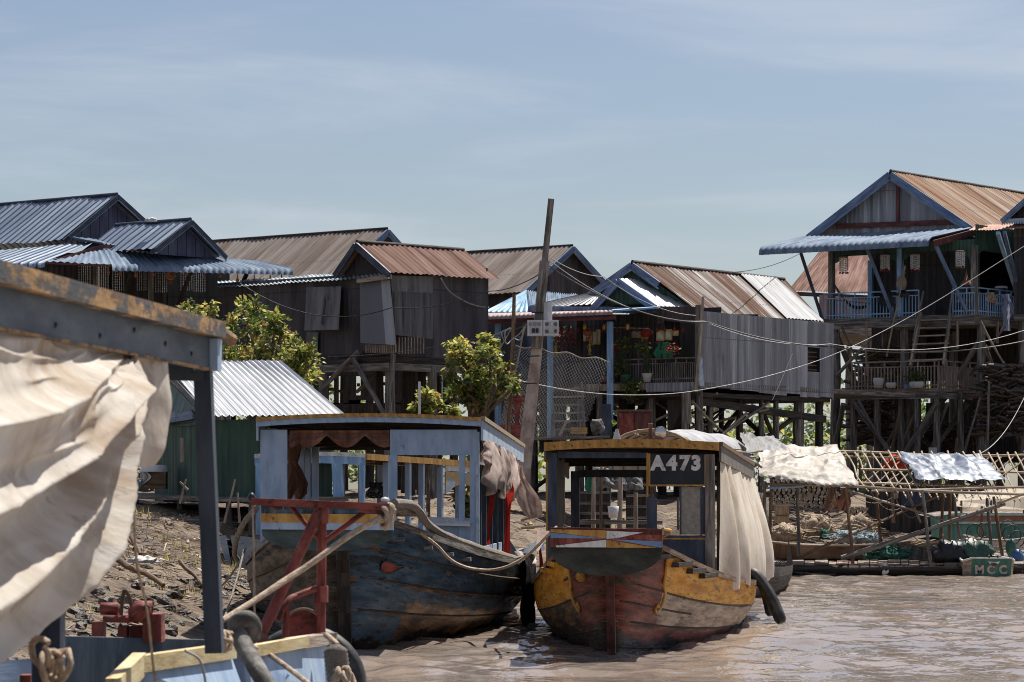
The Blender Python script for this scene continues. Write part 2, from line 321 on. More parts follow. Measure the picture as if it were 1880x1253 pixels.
m_bluebarrel = M('blue_plastic', [(.03,.09,.2),(.05,.13,.28)], (4,4,4), rough=.5, bump=.05, stain=((.2,.19,.17),(6,5,4),.62,.72,.5))
def leafmat(name, cols, tr):
    return M(name, cols, (1.2,1.2,1.2), coord='Object', rough=.45, bump=0, trans=tr, spec=.5, detail=4)
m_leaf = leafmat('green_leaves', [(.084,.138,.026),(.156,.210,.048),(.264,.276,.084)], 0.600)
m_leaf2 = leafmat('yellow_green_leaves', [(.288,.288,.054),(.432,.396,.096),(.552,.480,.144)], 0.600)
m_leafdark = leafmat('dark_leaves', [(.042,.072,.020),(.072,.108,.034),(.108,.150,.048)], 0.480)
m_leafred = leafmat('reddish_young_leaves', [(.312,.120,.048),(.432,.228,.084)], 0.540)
# ---------------------------------------------------------------- camera, sun, sky
SUN_AZ, SUN_EL = 29.0, 58.0      # degrees to the right of the view, above the horizon
cam = bpy.data.cameras.new('camera'); camo = bpy.data.objects.new('camera', cam); COL.objects.link(camo); SC.camera = camo
camo.location = (0, 0, CZ); camo.rotation_euler = (math.radians(90), 0, 0)
cam.sensor_width = 36; cam.lens = 36 * F / 1880; cam.shift_y = (HY - 626.5) / 1880
cam.clip_start = .5; cam.clip_end = 3000
cam.dof.use_dof = True; cam.dof.focus_distance = 50; cam.dof.aperture_fstop = 10
sd = V((math.sin(math.radians(SUN_AZ)) * math.cos(math.radians(SUN_EL)), math.cos(math.radians(SUN_AZ)) * math.cos(math.radians(SUN_EL)), math.sin(math.radians(SUN_EL))))
sl = bpy.data.lights.new('sun', 'SUN'); sl.energy = 5.0; sl.angle = math.radians(.5); sl.color = (1, .95, .87)
so = bpy.data.objects.new('sun', sl); COL.objects.link(so); so.rotation_euler = sd.to_track_quat('Z', 'Y').to_euler(); so.location = (30, 60, 60)
w = bpy.data.worlds.new('World'); SC.world = w; w.use_nodes = True; nt = w.node_tree; N = nt.nodes; Lk = nt.links
sky = N.new('ShaderNodeTexSky'); sky.sky_type = 'NISHITA'; sky.sun_disc = False
sky.sun_elevation = math.radians(SUN_EL); sky.sun_rotation = math.radians(SUN_AZ)
sky.air_density = 1.0; sky.dust_density = .7; sky.ozone_density = 3.5
tc = N.new('ShaderNodeTexCoord'); mp = N.new('ShaderNodeMapping'); mp.inputs['Rotation'].default_value = (0, math.radians(17), math.radians(20)); mp.inputs['Location'].default_value = (3.1, 1.7, .4); mp.inputs['Scale'].default_value = (4, 4, 22)
Lk.new(tc.outputs['Generated'], mp.inputs[0])
nz = N.new('ShaderNodeTexNoise'); nz.inputs['Scale'].default_value = 1; nz.inputs['Detail'].default_value = 7; nz.inputs['Roughness'].default_value = .55; nz.inputs['Distortion'].default_value = .6
Lk.new(mp.outputs[0], nz.inputs['Vector'])
mr = N.new('ShaderNodeMapRange'); mr.interpolation_type = 'SMOOTHSTEP'; Lk.new(nz.outputs['Fac'], mr.inputs[0]); mr.inputs[1].default_value = .4; mr.inputs[2].default_value = .68; mr.inputs[4].default_value = .62
mx = N.new('ShaderNodeMix'); mx.data_type = 'RGBA'; Lk.new(mr.outputs[0], mx.inputs[0]); mx.inputs[7].default_value = (8.0, 8.6, 9.6, 1)
hs = N.new('ShaderNodeHueSaturation'); hs.inputs['Hue'].default_value = .512; hs.inputs['Saturation'].default_value = .9; Lk.new(sky.outputs[0], hs.inputs['Color'])
Lk.new(hs.outputs[0], mx.inputs[6]); Lk.new(mx.outputs[2], N['Background'].inputs[0]); N['Background'].inputs[1].default_value = .053
SC.cycles.filter_width = 1.0; SC.view_settings.view_transform = 'Standard'; SC.view_settings.look = 'None'; SC.view_settings.exposure = .6; SC.view_settings.gamma = 1
# ---------------------------------------------------------------- ground and water
SHORE = [(-8, -60), (-6.2, 18), (-5.0, 34), (-4.0, 45), (-2.6, 58), (-.6, 62), (2.2, 68), (5.2, 79), (8, 81.5), (30, 83), (90, 84)]
def shore_d(x, y):
    best = 1e9; sg = 1
    for (x0, y0), (x1, y1) in zip(SHORE, SHORE[1:]):
        dx, dy = x1-x0, y1-y0; t = max(0, min(1, ((x-x0)*dx + (y-y0)*dy) / (dx*dx + dy*dy)))
        d = math.hypot(x-x0-t*dx, y-y0-t*dy)
        if d < best - 1e-9: best = d; sg = 1 if dx*(y-y0) - dy*(x-x0) > 0 else -1
    return best * sg
def ground_z(x, y, rough=True):
    d = shore_d(x, y)
    if d < 0: h = max(-1.2, d * .25)
    elif d < 4.6: h = d * .30
    else: h = 1.38 + .57 * (1 - math.exp(-(d-4.6) / 5))
    if d > 0 and x > 8.8: k = min(1, (x - 8.8) / 1.2); h *= 1 - .55 * k * max(0, 1 - max(0, d - 9) / 6)
    if rough and d > -2:
        k = min(1, max(.15, d / 2)); q = V((x, y, 0))
        h += k * (.10 * noise.noise(q * .7) + .085 * noise.noise(q * 1.9 + V((9, 0, 0))) + .07 * abs(noise.noise(q * 4.3)))
    return h
m_mud = M('mud_bank', [(.065,.041,.026),(.155,.104,.066),(.26,.19,.125)], (.8,.8,.8), coord='Object', rough=.8, bump=.6, bscale=(6,6,6), bdist=.2,
          stain=[((.32,.25,.17),(1.6,1.6,2),.5,.64,.7),((.03,.021,.016),(1.6,1.6,2),.56,.68,.7),((.36,.3,.23),(9,9,9),.62,.7,.7)])
def axis(lo, hi, fl, fh, fine, coarse):
    a = []; q = fl
    while q > lo: q -= max(fine, (fl - q) * coarse); a.append(q)
    a.reverse(); q = fl
    while q < fh: a.append(q); q += fine
    while q < hi: a.append(q); q += max(fine, (q - fh) * coarse + fine)
    return a
g = MB(); xs = axis(-700, 700, -12, 18, .17, .25); ys = axis(-60, 2600, 28, 92, .3, .25)
g.grid([[(x, y, ground_z(x, y, -14 < x < 20 and y < 110)) for x in xs] for y in reversed(ys)])
tag(g.build('ground', m_mud), kind='structure')
m_water = bpy.data.materials.new('muddy_water'); m_water.use_nodes = True; nt = m_water.node_tree; N = nt.nodes; Lk = nt.links; bs = N['Principled BSDF']
bs.inputs['Base Color'].default_value = (.32, .25, .21, 1); bs.inputs['Roughness'].default_value = .04; bs.inputs['IOR'].default_value = 1.33
tcw = N.new('ShaderNodeTexCoord'); hh = []
mps = N.new('ShaderNodeMapping'); mps.inputs['Scale'].default_value = (.9, .28, 1); Lk.new(tcw.outputs['Object'], mps.inputs[0]); nsl = N.new('ShaderNodeTexNoise'); nsl.inputs['Scale'].default_value = 1; nsl.inputs['Detail'].default_value = 6; Lk.new(mps.outputs[0], nsl.inputs['Vector'])
rps = N.new('ShaderNodeValToRGB'); rps.color_ramp.elements[0].position = .42; rps.color_ramp.elements[0].color = (.24, .2, .175, 1); rps.color_ramp.elements[1].position = .62; rps.color_ramp.elements[1].color = (.31, .24, .19, 1); Lk.new(nsl.outputs['Fac'], rps.inputs[0]); Lk.new(rps.outputs[0], bs.inputs['Base Color'])
for sc, det, amt in (((2.6, 1.5, 1), 2, .8), ((5.5, 3, 1), 2, .45), ((12, 6, 1), 2, .16)):
    mpw = N.new('ShaderNodeMapping'); mpw.inputs['Scale'].default_value = sc; mpw.inputs['Rotation'].default_value = (0, 0, .35); Lk.new(tcw.outputs['Object'], mpw.inputs[0])
    nw = N.new('ShaderNodeTexNoise'); nw.inputs['Scale'].default_value = 1; nw.inputs['Detail'].default_value = det; Lk.new(mpw.outputs[0], nw.inputs['Vector'])
    q = N.new('ShaderNodeMath'); q.operation = 'MULTIPLY'; q.inputs[1].default_value = amt; Lk.new(nw.outputs['Fac'], q.inputs[0]); hh.append(q.outputs[0])
s1 = N.new('ShaderNodeMath'); Lk.new(hh[0], s1.inputs[0]); Lk.new(hh[1], s1.inputs[1]); s2 = N.new('ShaderNodeMath'); Lk.new(s1.outputs[0], s2.inputs[0]); Lk.new(hh[2], s2.inputs[1])
bw = N.new('ShaderNodeBump'); bw.inputs['Strength'].default_value = 1; bw.inputs['Distance'].default_value = .035; Lk.new(s2.outputs[0], bw.inputs['Height']); Lk.new(bw.outputs[0], bs.inputs['Normal'])
g = MB(); xs = axis(-400, 400, -6.5, 14, .1, .3); ys = axis(-60, 88, 35, 80, .1, .3)
def wave(x, y):
    if not (-6.4 < x < 13.9 and 35 < y < 79.9): return 0
    c = V((x * .8 + y * .12, y * 1.0, 0)); k = .55 + .9 * max(0, .5 + noise.noise(V((x*.09, y*.11, 6)))); return k * (.055 * noise.noise(c) + .05 * noise.noise(V((x*1.9 + y*.3, y*1.5, 4))) + .022 * noise.noise(V((x*4.2, y*3.1, 8)))) + .05 * math.exp(-((y - 66 - .15*x) / 1.6) ** 2) * (.4 + noise.noise(V((x*.8, y*.6, 3))))
g.grid([[(x, y, wave(x, y)) for x in xs] for y in reversed(ys)])
tag(g.build('river_water', m_water), kind='structure')
# ---------------------------------------------------------------- litter and grass on the bank
lit = MB()
for k in range(14000):
    if k < 11500: y = R.uniform(30, 64); x = -R.uniform(0, 1) * 9 - 2.2
    else: y = R.uniform(60, 84); x = R.uniform(-4, 14)
    d = shore_d(x, y)
    if d < .5 or (d < 2.2 and R.random() < .6): continue
    z = ground_z(x, y); a = R.gauss(2.5, .9); L = R.choice((.08, .12, .16, .22, .3, .5)) * R.uniform(.6, 1.3)
    if L > .4 and R.random() < .5: continue
    w_ = R.choice((.007, .01, .014, .02, .05)); t = V((math.cos(a), math.sin(a), R.uniform(-.25, .25)))
    mi = R.choices((0, 1, 2, 3, 4, 5), (50, 50, 14, 22, 1.2, 1))[0]; c = V((x, y, z + .02))
    lit.beam(c - t * L/2, c + t * L/2, w_, R.uniform(.005, .014), mi=mi)
tag(lit.build('bank_litter', [m_palewood, m_bamboo, m_sack, m_brownwood, m_bluebarrel, m_redcloth]), 'scattered sticks, chips and scraps covering the sloping mud bank', 'debris', kind='stuff')
cl = MB()
for k in range(900):
    y = R.uniform(29, 56); x = -R.random()*5.5 - 2.8; d = shore_d(x, y)
    if d < .3 or (d > 1.8 and R.random() < .85): continue
    r = R.choice((.05, .07, .09, .13)) * R.uniform(.7, 1.3); c = V((x, y, ground_z(x, y))); rows = []
    for j in range(5):
        ph = math.pi*j/4; row = []
        for i in range(7): th = 2*math.pi*(i % 6)/6; q = V((math.sin(ph)*math.cos(th), math.sin(ph)*math.sin(th), math.cos(ph)*.7)); row.append(c + q*r*(1 + .55*noise.noise(q*1.7 + c)))
        rows.append(row)
    cl.grid(rows, smooth=False)
tag(cl.build('mud_clods', M('wet_mud_clods', [(.025,.017,.012),(.055,.037,.025),(.1,.07,.048)], (5,5,5), coord='Object', rough=.45, bump=.5, bscale=(30,30,30))), 'wet dark clods of mud along the lower bank', 'mud', kind='stuff')
gr = MB()
for k in range(4500):
    y = R.uniform(36, 64); x = -R.uniform(0, 1) * 8 - 2.6
    if shore_d(x, y) < 1.2 or noise.noise(V((x*.8, y*.35, 2))) < .08: continue
    z = ground_z(x, y)
    for q in range(3):
        a = R.uniform(0, 6.3); l = R.uniform(.06, .2); b = V((x + R.uniform(-.06, .06), y + R.uniform(-.06, .06), z)); s = V((math.cos(a), math.sin(a), 0))
        gr.add([b - s*.006, b + s*.006, b + V((s.y*l*.5, -s.x*l*.5, l))], [(0, 1, 2)], [(0,0),(.01,0),(0,l)], R.choice((0, 1)))
tag(gr.build('bank_grass', [m_leaf2, m_bamboo]), 'thin dry grass tufts growing on the sloping mud bank', 'grass', kind='stuff')
# ---------------------------------------------------------------- far wood seen between the stilts
def leaf(mb, c, L, mi=0, droop=.3):
    d = V((R.gauss(0, 1), R.gauss(0, 1), R.gauss(-droop, .6))).normalized(); s = d.cross(V((R.gauss(0, 1), R.gauss(0, 1), R.gauss(0, 1)))).normalized() * L * .22
    c = V(c); mb.add([c, c + d*L*.5 + s, c + d*L, c + d*L*.5 - s], [(0, 1, 2, 3)], [(0,0),(.1,0),(.1,.1),(0,.1)], mi)
far = MB()
for k in range(130):
    x = R.uniform(-50, 75); y = R.uniform(150, 200); h = R.uniform(3.2, 6.5); rr = R.uniform(1.6, 3.0)
    for q in range(330):
        v = V((R.gauss(0, 1), R.gauss(0, 1), R.gauss(0, 1))).normalized() * R.random() ** .33
        p = V((x + v.x*rr, y + v.y*rr, max(1.9, 1.9 + h*.55 + v.z*h*.5)))
        if noise.noise(p * .6) < -.12: continue
        leaf(far, p, R.uniform(.3, .6), R.choices((0, 1, 2), (4, 6, 1))[0])
    far.tube([(x, y, 1.5), (x + R.uniform(-.4, .4), y, 1.9 + h*.5)], [.12, .06], 6, mi=3)
tag(far.build('distant_wood', [m_leaf, m_leafdark, m_leaf2, m_bark]), 'distant green wood showing between the house stilts', 'trees', kind='stuff')
def lerp(a, b, t): return V(a).lerp(V(b), t)
def gnd(p, dz=0): return V((p.x, p.y, ground_z(p.x, p.y, False) - .3))
def stilt(par, top, r=.12, mat=m_timber, name='stilt', bot=None):
    top = V(top); b = V(bot) if bot is not None else gnd(top); pts, rs = stick(b, top, r, .012, 4)
    return MB().tube(pts, rs, 8, wob=.15).build(name, mat, par)
def brace(par, a, b, r=.07, mat=m_timber, name='brace'):
    pts, rs = stick(a, b, r, .02, 5); return MB().tube(pts, rs, 7, wob=.15).build(name, mat, par)
def railing(par, a, b, h, mat, n, post=.05, bar=.035, name='railing', gap=.1, mid=True, top_extra=0):
    """rails and slats along the floor line a-b"""
    a, b = V(a), V(b); m = MB(); u = (b-a).normalized(); m.beam(a + ZUP*h, b + ZUP*h, post, post*.8); m.beam(a + ZUP*gap, b + ZUP*gap, post*.8, post*.7)
    if mid: m.beam(a + ZUP*h*.8, b + ZUP*h*.8, post*.7, post*.6)
    for i in range(n+1):
        t = i / n; p = a.lerp(b, t); j = R.uniform(-.004, .004); full = i % 5 == 0
        m.beam(p + ZUP*(-.03) + u*j, p + ZUP*(h if full else h*.82), bar*(1.3 if full else 1), bar*.6, up=u)
    return m.build(name, mat, par)
def gable_trim(par, peak, left, right, d, w=.05, h=.2, mat=m_bluewood, name='bargeboard'):
    dn = V((0, 0, -h/2)); pk = V(peak) + dn
    for e in (left, right):
        if e is None: continue
        MB().beam(pk - V(d)*.04, V(e) + dn - V(d)*.04, w, h, up=ZUP).build(name, mat, par); l_ = dn*1.08 - V(d)*.045; MB().beam(V(peak) + dn + l_, V(e) + dn + l_, .03, .035, up=ZUP).build(name + '_lining', m_paleblue, par)
def tri_wall(mb, left, peak, right, mi=0, pitch=.16, amp=.012, base=None):
    """gable triangle standing on the level line left-right"""
    left, peak, right = V(left), V(peak), V(right); z0 = min(left.z, right.z) if base is None else base
    a = V((left.x, left.y, z0)); b = V((right.x, right.y, z0)); t = ((peak-a).to_2d().dot((b-a).to_2d())) / (b-a).to_2d().length_squared
    return mb.wall(a, b, [(0, left.z-z0), (t, peak.z-z0), (1, right.z-z0)], pitch=pitch, amp=amp, mi=mi)
def roof(par, A, B, C, D, mat, pitch=.2, amp=.022, name='roof', lip=None, ridge=None, back=True, eave=True):
    """corrugated slope A-B ridge, D-C eave; lip = list of (out, down) past the eave; also purlins under it"""
    A, B, C, D = map(V, (A, B, C, D)); rows = [(A, B), (lerp(A,D,.5), lerp(B,C,.5)), (D, C)]
    if lip:
        o = ((D-A) - ZUP*(D-A).z).normalized()
        for x, z in lip: rows.append((D + o*x - ZUP*z, C + o*x - ZUP*z))
    r = MB().corr(rows, pitch, amp, rag=0 if lip else .07).build(name, mat, par)
    if ridge: MB().tube([A + ZUP*.02, B + ZUP*.02], .05, 8).build('ridge_cap', ridge, r)
    return r
# ================================================================ right-hand house on tall stilts
FA = 35.0
h6 = thing('stilt_house', 'tall stilt house at right with tan rusted roof, blue awning and railing', 'house', gnd(P(1660, 900, 105)), 'stilt houses along the river')
F6 = plane(1635, 105, FA); wv = V((-F6.dy, F6.dx, 0)); uv_ = V((F6.dx, F6.dy, 0))
pk, el, er = F6.at(1635, 315), F6.at(1481, 434), F6.at(1790, 420)
roof(h6, pk, pk + wv*14, er + wv*14, er, m_tanroof, .2, .02, ridge=m_darktimber)
roof(h6, pk + wv*14, pk, el, el + wv*14, m_tanroof, .2, .02)
gable_trim(h6, pk, el, er, wv, .06, .26)
Fg = F6.back(.45); tri_wall(g := MB(), Fg.at(1500, 430), Fg.at(1638, 322), Fg.at(1782, 420)); g.build('gable_wall', m_greywall, h6)
g = MB(); Ft = F6.back(.36)
for a, b, w_ in (((1648, 330), (1648, 412), .12), ((1535, 416), (1768, 407), .16)): g.beam(Ft.at(*a), Ft.at(*b), .05, w_, up=uv_ if a[0] == b[0] else ZUP)
g.build('gable_trim', m_maroon, h6)
for a, b in (((1500, 428), (1640, 328)), ((1782, 417), (1640, 328))): pass
aw = F6.back(-2.9); a1, a2 = F6.at(1482, 434), F6.at(1795, 418); b1, b2 = aw.at(1400, 454), aw.at(1712, 437)
roof(h6, a1, a2, b2, b1, m_bluelip, .22, .035, 'awning', lip=[(.1, .04), (.17, .11), (.2, .2), (.2, .27)])
MB().slab([a2 + V((0,0,-.02)), b2 + V((0,0,-.08)), b2 + V((0,0,-.28)), a2 + V((0,0,-.22))], uv_*.05).build('awning_board', m_maroon, h6)
Fp = F6.back(-1.5); Fw = F6.back(1.6); Fs = Fp.cross(1789, 577)     # porch edge, front wall, right-hand side
fl, fr = Fp.at(1512, 586), Fp.at(1790, 577)
zf = fl.z; fr.z = zf; sideR = fr + wv*7.5
MB().slab([fl, fr, sideR, fl + wv*7.5], (0, 0, -.14)).build('porch_floor', m_timber, h6)
MB().beam(fl - ZUP*.24, fr - ZUP*.24, .1, .2).beam(fr - ZUP*.245, sideR - ZUP*.245, .1, .19).build('floor_beam', m_timber, h6)
pA, pB, pC = V(Fp.at(1687, 580)), V(Fp.at(1750, 578)), fr
for p in (pA, pB): p.z = zf
railing(h6, fl, pA, .8, m_litblue, 30); railing(h6, pB, pC, .82, m_litblue, 8); railing(h6, pC + wv*.1, pC + wv*4.9, .82, m_litblue, 30)
railing(h6, fl, fl + wv*3.0, .8, m_litblue, 14)
zs = F6.at(1640, 470).z
for px, m_ in ((1527, m_timber), (1653, m_litblue), (1789, m_timber)):
    p = V(Fp.back(.08).at(px, 580)); p.z = zf; MB().beam(p, V((p.x, p.y, zs + .1)), .17, .17, up=uv_).build('porch_post', m_, h6)
p = V(Fp.back(3).at(1599, 580)); p.z = zf; MB().beam(p, V((p.x, p.y, zs)), .16, .16, up=uv_).build('porch_post', m_litblue, h6)
# green valance with stepped brackets
Fv = Fp.back(.02)
def valance(pl, x0, x1, y0, y1, posts):
    a = V(pl.at(x0, 470)); b = V(pl.at(x1, 470)); z1 = pl.at((x0+x1)/2, y0).z; z0 = pl.at((x0+x1)/2, y1).z; L = x1 - x0; a.z = b.z = z0
    bot = [(0, 0)]
    for q in posts:
        t = (q - x0) / L
        for dt, hh in ((-22, 0), (-14, -.16), (-7, -.22), (-5, -.42), (5, -.42), (7, -.22), (14, -.16), (22, 0)):
            tt = t + dt / L
            if bot[-1][0] < tt < 1: bot.append((tt, hh))
    bot.append((1, 0)); return MB().wall(a, b, [(0, z1-z0), (1, z1-z0)], bot, pitch=.13, amp=.012)
valance(Fv, 1521, 1791, 446, 466, (1527, 1653, 1786)).build('valance', m_greensheet, h6)
a = V(fr); a.z = zs - .05; MB().wall(a, a + wv*5.5, [(0, .8), (1, .8)], [(0, -.35), (.05, -.1), (.1, 0), (1, -.1)], pitch=.13, amp=.012).build('valance', m_greensheet, h6)
# walls: dark metal with a doorway
a = V(Fw.at(1598, 580)); b = V(Fw.at(1745, 578)); c = V(Fw.at(1800, 577))
for q in (a, b, c): q.z = zf
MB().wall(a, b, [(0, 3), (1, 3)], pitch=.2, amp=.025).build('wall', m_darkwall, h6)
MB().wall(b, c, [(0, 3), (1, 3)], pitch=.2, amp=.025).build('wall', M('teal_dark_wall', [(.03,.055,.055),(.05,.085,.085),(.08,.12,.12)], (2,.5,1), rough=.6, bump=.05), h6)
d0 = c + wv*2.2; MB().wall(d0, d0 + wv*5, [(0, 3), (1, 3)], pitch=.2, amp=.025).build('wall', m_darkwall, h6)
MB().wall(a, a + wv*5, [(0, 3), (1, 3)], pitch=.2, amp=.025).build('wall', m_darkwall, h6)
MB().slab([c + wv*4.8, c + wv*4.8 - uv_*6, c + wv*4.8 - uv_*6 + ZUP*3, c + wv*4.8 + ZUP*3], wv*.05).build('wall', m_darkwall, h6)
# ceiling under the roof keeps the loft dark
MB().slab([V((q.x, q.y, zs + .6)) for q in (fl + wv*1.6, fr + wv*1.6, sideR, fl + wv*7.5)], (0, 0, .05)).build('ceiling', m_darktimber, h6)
# slanting struts that hold the awning up
for (x0, y0, x1, y1, mm) in ((1468, 462, 1513, 596, m_navy), (1590, 456, 1644, 592, m_bluewood), (1714, 447, 1775, 573, m_bluewood)):
    t_ = aw.back(.35).at(x0, y0 - 4); e_ = Fp.back(-.12).at(x1, y1); MB().beam(t_, e_, .1, .1).build('strut', mm, h6)
st = [V(Fs.back(-2.0).at(1832, 428)), V(Fs.back(-.1).at(1876, 566))]
MB().beam(st[0], st[1], .12, .1).build('strut', m_litblue, h6); MB().beam(st[0] + uv_*.22, st[1] + uv_*.05, .1, .1).build('strut', m_bluewood, h6)
# rusty side awning
roof(h6, F6.back(.1).at(1800, 414), F6.back(.1).at(1915, 404), F6.back(-1.4).at(1915, 419), F6.back(-1.4).at(1780, 423), M('orange_rusted_awning', [(.24,.1,.06),(.36,.17,.11),(.45,.25,.18)], (3,.5,1), rough=.7, bump=.06), .1, .014, 'awning')
# stilts and braces under the floor
ST = []
for dpt in (0.25, 3.6, 7):
    for px in (1527, 1653, 1795):
        p = V(Fp.at(px, 580)) + wv*dpt; p.z = zf - .34; ST.append(p); stilt(h6, p, .15)
for i, j, fa, fb in ((2, 1, .05, .75), (2, 5, .12, .85), (1, 0, .75, 1.1), (4, 5, .9, .4), (0, 3, .05, .8)):
    A_, B_ = ST[i], ST[j]; z = lambda p, f: V((p.x, p.y, gnd(p).z*f + p.z*(1-f)))
    brace(h6, z(A_, fa) + uv_*.1, z(B_, fb) + uv_*.1, .085)
p = V(Fs.back(-.3).at(1876, 560)); stilt(h6, V((p.x, p.y, zf + 3)), .13, m_timber)
p = V(Fp.back(-.05).at(1758, 590)); MB().beam(p, p - ZUP*.85, .07, .07, up=uv_).build('hanging_post', m_palewood, h6)
p = V(Fs.back(-.05).at(1831, 590)); MB().beam(p, p - ZUP*.7, .07, .07, up=uv_).build('hanging_post', m_palewood, h6)
# stairs from porch to lower landing
Fl = F6.back(-2.6)
top = [lerp(pA, pB, .08) - wv*.02, lerp(pA, pB, .92) - wv*.02]; low = [V(Fl.at(1672, 668)), V(Fl.at(1732, 666))]
sb = MB()
for a, b in zip(top, low): sb.beam(a + ZUP*.05, b - ZUP*.1, .07, .2)
sb.build('stair_stringer', m_palewood, h6)
for i in range(6):
    t = (i + .6) / 6; a, b = lerp(top[0], low[0], t), lerp(top[1], low[1], t); MB().beam(a - uv_*.05, b + uv_*.05, .2, .045).build('stair_tread', m_palewood, h6)
for a, b in zip(top, low): MB().beam(a + ZUP*.75 + uv_*.08, b + ZUP*.7 + uv_*.08, .045, .06).build('handrail', m_timber, h6)
# lower landing with its grey railing
la, lb = V(Fl.at(1564, 716)), V(Fl.at(1722, 712)); zl = la.z; lb.z = zl; lc = lb + wv*2.9; ld = la + wv*2.9
MB().slab([la, lb, lc, ld], (0, 0, -.1)).build('landing_floor', m_palewood, h6)
MB().beam(la - ZUP*.22, lb - ZUP*.22, .1, .2).beam(lb - ZUP*.225, lc - ZUP*.225, .1, .19).build('floor_beam', m_timber, h6)
railing(h6, la, lb, .85, m_palewood, 26, name='landing_railing', bar=.045); railing(h6, lb + wv*.06, lc, .85, m_palewood, 27, name='landing_railing', bar=.04)
for a in (la + wv*.1, lerp(la, lb, .28) + wv*.1, lerp(la, lb, .52) + wv*.3, lerp(la, lb, .74) + wv*.1, lb + wv*.1 - uv_*.1, lb + wv*1.5, lc, ld, lerp(ld, lc, .5)):
    stilt(h6, a - ZUP*.1, .115, m_timber)
for a, b, fa, fb in ((la, lerp(la, lb, .7), .05, .85), (la - uv_*.3, la - uv_*1.5 + wv, .1, .95), (lb, lerp(la, lb, .4), .1, .8), (lerp(la, lb, .3) + wv*1.5, lb + wv*2, .95, .1), (ld, lc, .2, .9)):
    z = lambda p, f: V((p.x, p.y, gnd(p).z*f + (zl-.1)*(1-f))); brace(h6, z(a, fa), z(b, fb), .085)
for x0, y0, x1, y1, d in ((1575, 735, 1640, 850, -.3), (1610, 850, 1668, 740, .6), (1690, 735, 1640, 850, .2), (1740, 740, 1700, 850, .5), (1765, 850, 1800, 730, .3), (1545, 600, 1585, 690, .8), (1536, 690, 1600, 620, 1.2), (1590, 590, 1592, 690, .4), (1800, 590, 1850, 680, 1), (1780, 690, 1845, 600, 1.4), (1812, 850, 1816, 700, -.4), (1666, 720, 1668, 850, .9)):
    brace(h6, Fl.back(d).at(x0, y0), Fl.back(d + .3).at(x1, y1), R.uniform(.035, .06), R.choice((m_timber, m_palewood)))
brace(h6, Fl.back(-.2).at(1636, 830), Fl.back(-.2).at(1650, 762), .05, m_brownwood); brace(h6, Fl.back(-.2).at(1754, 850), Fl.back(-.2).at(1757, 804), .05, m_brownwood)
tag(MB().slab([Fl.back(-.15).at(1705, 822), Fl.back(-.15).at(1719, 822), Fl.back(-.15).at(1719, 838), Fl.back(-.15).at(1705, 838)], wv*.03).build('notice_board', m_white), 'small pale notice board nailed low on a landing stilt', 'sign')
# ---------------------------------------------------------------- far-right house end
h8 = thing('stilt_house', 'dark gabled house end with white scalloped trim at the right edge of the view', 'house', gnd(P(1930, 900, 101)), 'stilt houses along the river')
F8 = plane(1890, 101, FA); p8, l8 = F8.at(1905, 345), F8.at(1840, 403); r8 = p8 + (p8 - l8) * V((1, 1, -1)) if False else V((2*p8.x - l8.x, 2*p8.y - l8.y, l8.z))
roof(h8, p8, p8 + wv*9, r8 + wv*9, r8, m_tanroof); roof(h8, p8 + wv*9, p8, l8, l8 + wv*9, m_bluelip)
gable_trim(h8, p8, l8, r8, wv, .06, .16, m_bluewood); tri_wall(g := MB(), F8.back(.3).at(1852, 400), F8.back(.3).at(1905, 352), V(r8) + wv*.3 - uv_*.2); g.build('gable_wall', m_darkwall, h8)
g = MB(); a, b = V(l8), V(r8); a.z = b.z = l8.z
for i in range(44):
    t0, t1 = i/44, (i+1)/44; ps = [lerp(a, b, t0), lerp(a, b, t1)]; ps += [lerp(a, b, t0 + (t1-t0)*(1-k/6)) - ZUP*(.08 + .1*math.sin(math.pi*k/6)) for k in range(7)]
    g.slab(ps, wv*-.02)
g.build('scalloped_trim', m_paleblue, h8)
c = V(F8.back(.6).at(1862, 415)); MB().wall(V((c.x, c.y, zf)), V((c.x, c.y, zf)) + uv_*4, [(0, 3), (1, 3)]).build('wall', m_darkwall, h8)
MB().slab([V((c.x, c.y, zf)), V((c.x, c.y, zf)) + uv_*4, V((c.x, c.y, zf)) + uv_*4 + wv*8, V((c.x, c.y, zf)) + wv*8], (0, 0, -.2)).build('floor', m_timber, h8)
MB().wall(V((c.x, c.y, zf)), V((c.x, c.y, zf)) + wv*8, [(0, 3), (1, 3)]).build('wall', m_darkwall, h8)
for d_ in (.2, 4, 7.8):
    for e_ in (.2, 3.8): stilt(h8, V((c.x, c.y, zf - .2)) + wv*d_ + uv_*e_, .14)
# ---------------------------------------------------------------- rusty roof behind the porch
h7 = thing('stilt_house', 'house behind the blue porch showing only its orange rusted roof', 'house', gnd(P(1560, 900, 122)), 'stilt houses along the river')
a, b, c, d = P(1512, 452, 128), P(1690, 462, 136), P(1690, 545, 126), P(1448, 533, 118)
roof(h7, a, b, c, d, m_rustroof, .2, .02); roof(h7, b, a, P(1600, 500, 140), P(1760, 500, 144), m_rustroof)
dn = V((0, 0, -.06)); MB().beam(d + dn*2, c + dn*2, .1, .14).build('eave_board', m_darktimber, h7)
wa, wb = V(d) + V((1.2, 1.2, 0)), V(c) + V((0, 1, 0)); z0 = P(1500, 600, 120).z
MB().wall(V((wa.x, wa.y, z0)), V((wb.x, wb.y, z0)), [(0, wa.z - z0 - .1), (1, wb.z - z0 - .1)]).build('wall', M('rusty_pink_wall', [(.25,.13,.1),(.36,.21,.17),(.44,.29,.24)], (3,.4,1), rough=.7, bump=.05), h7)
MB().slab([V((wa.x, wa.y, z0)), V((wb.x, wb.y, z0)), V((wb.x, wb.y + 8, z0)), V((wa.x, wa.y + 8, z0))], (0, 0, -.2)).build('floor', m_timber, h7)
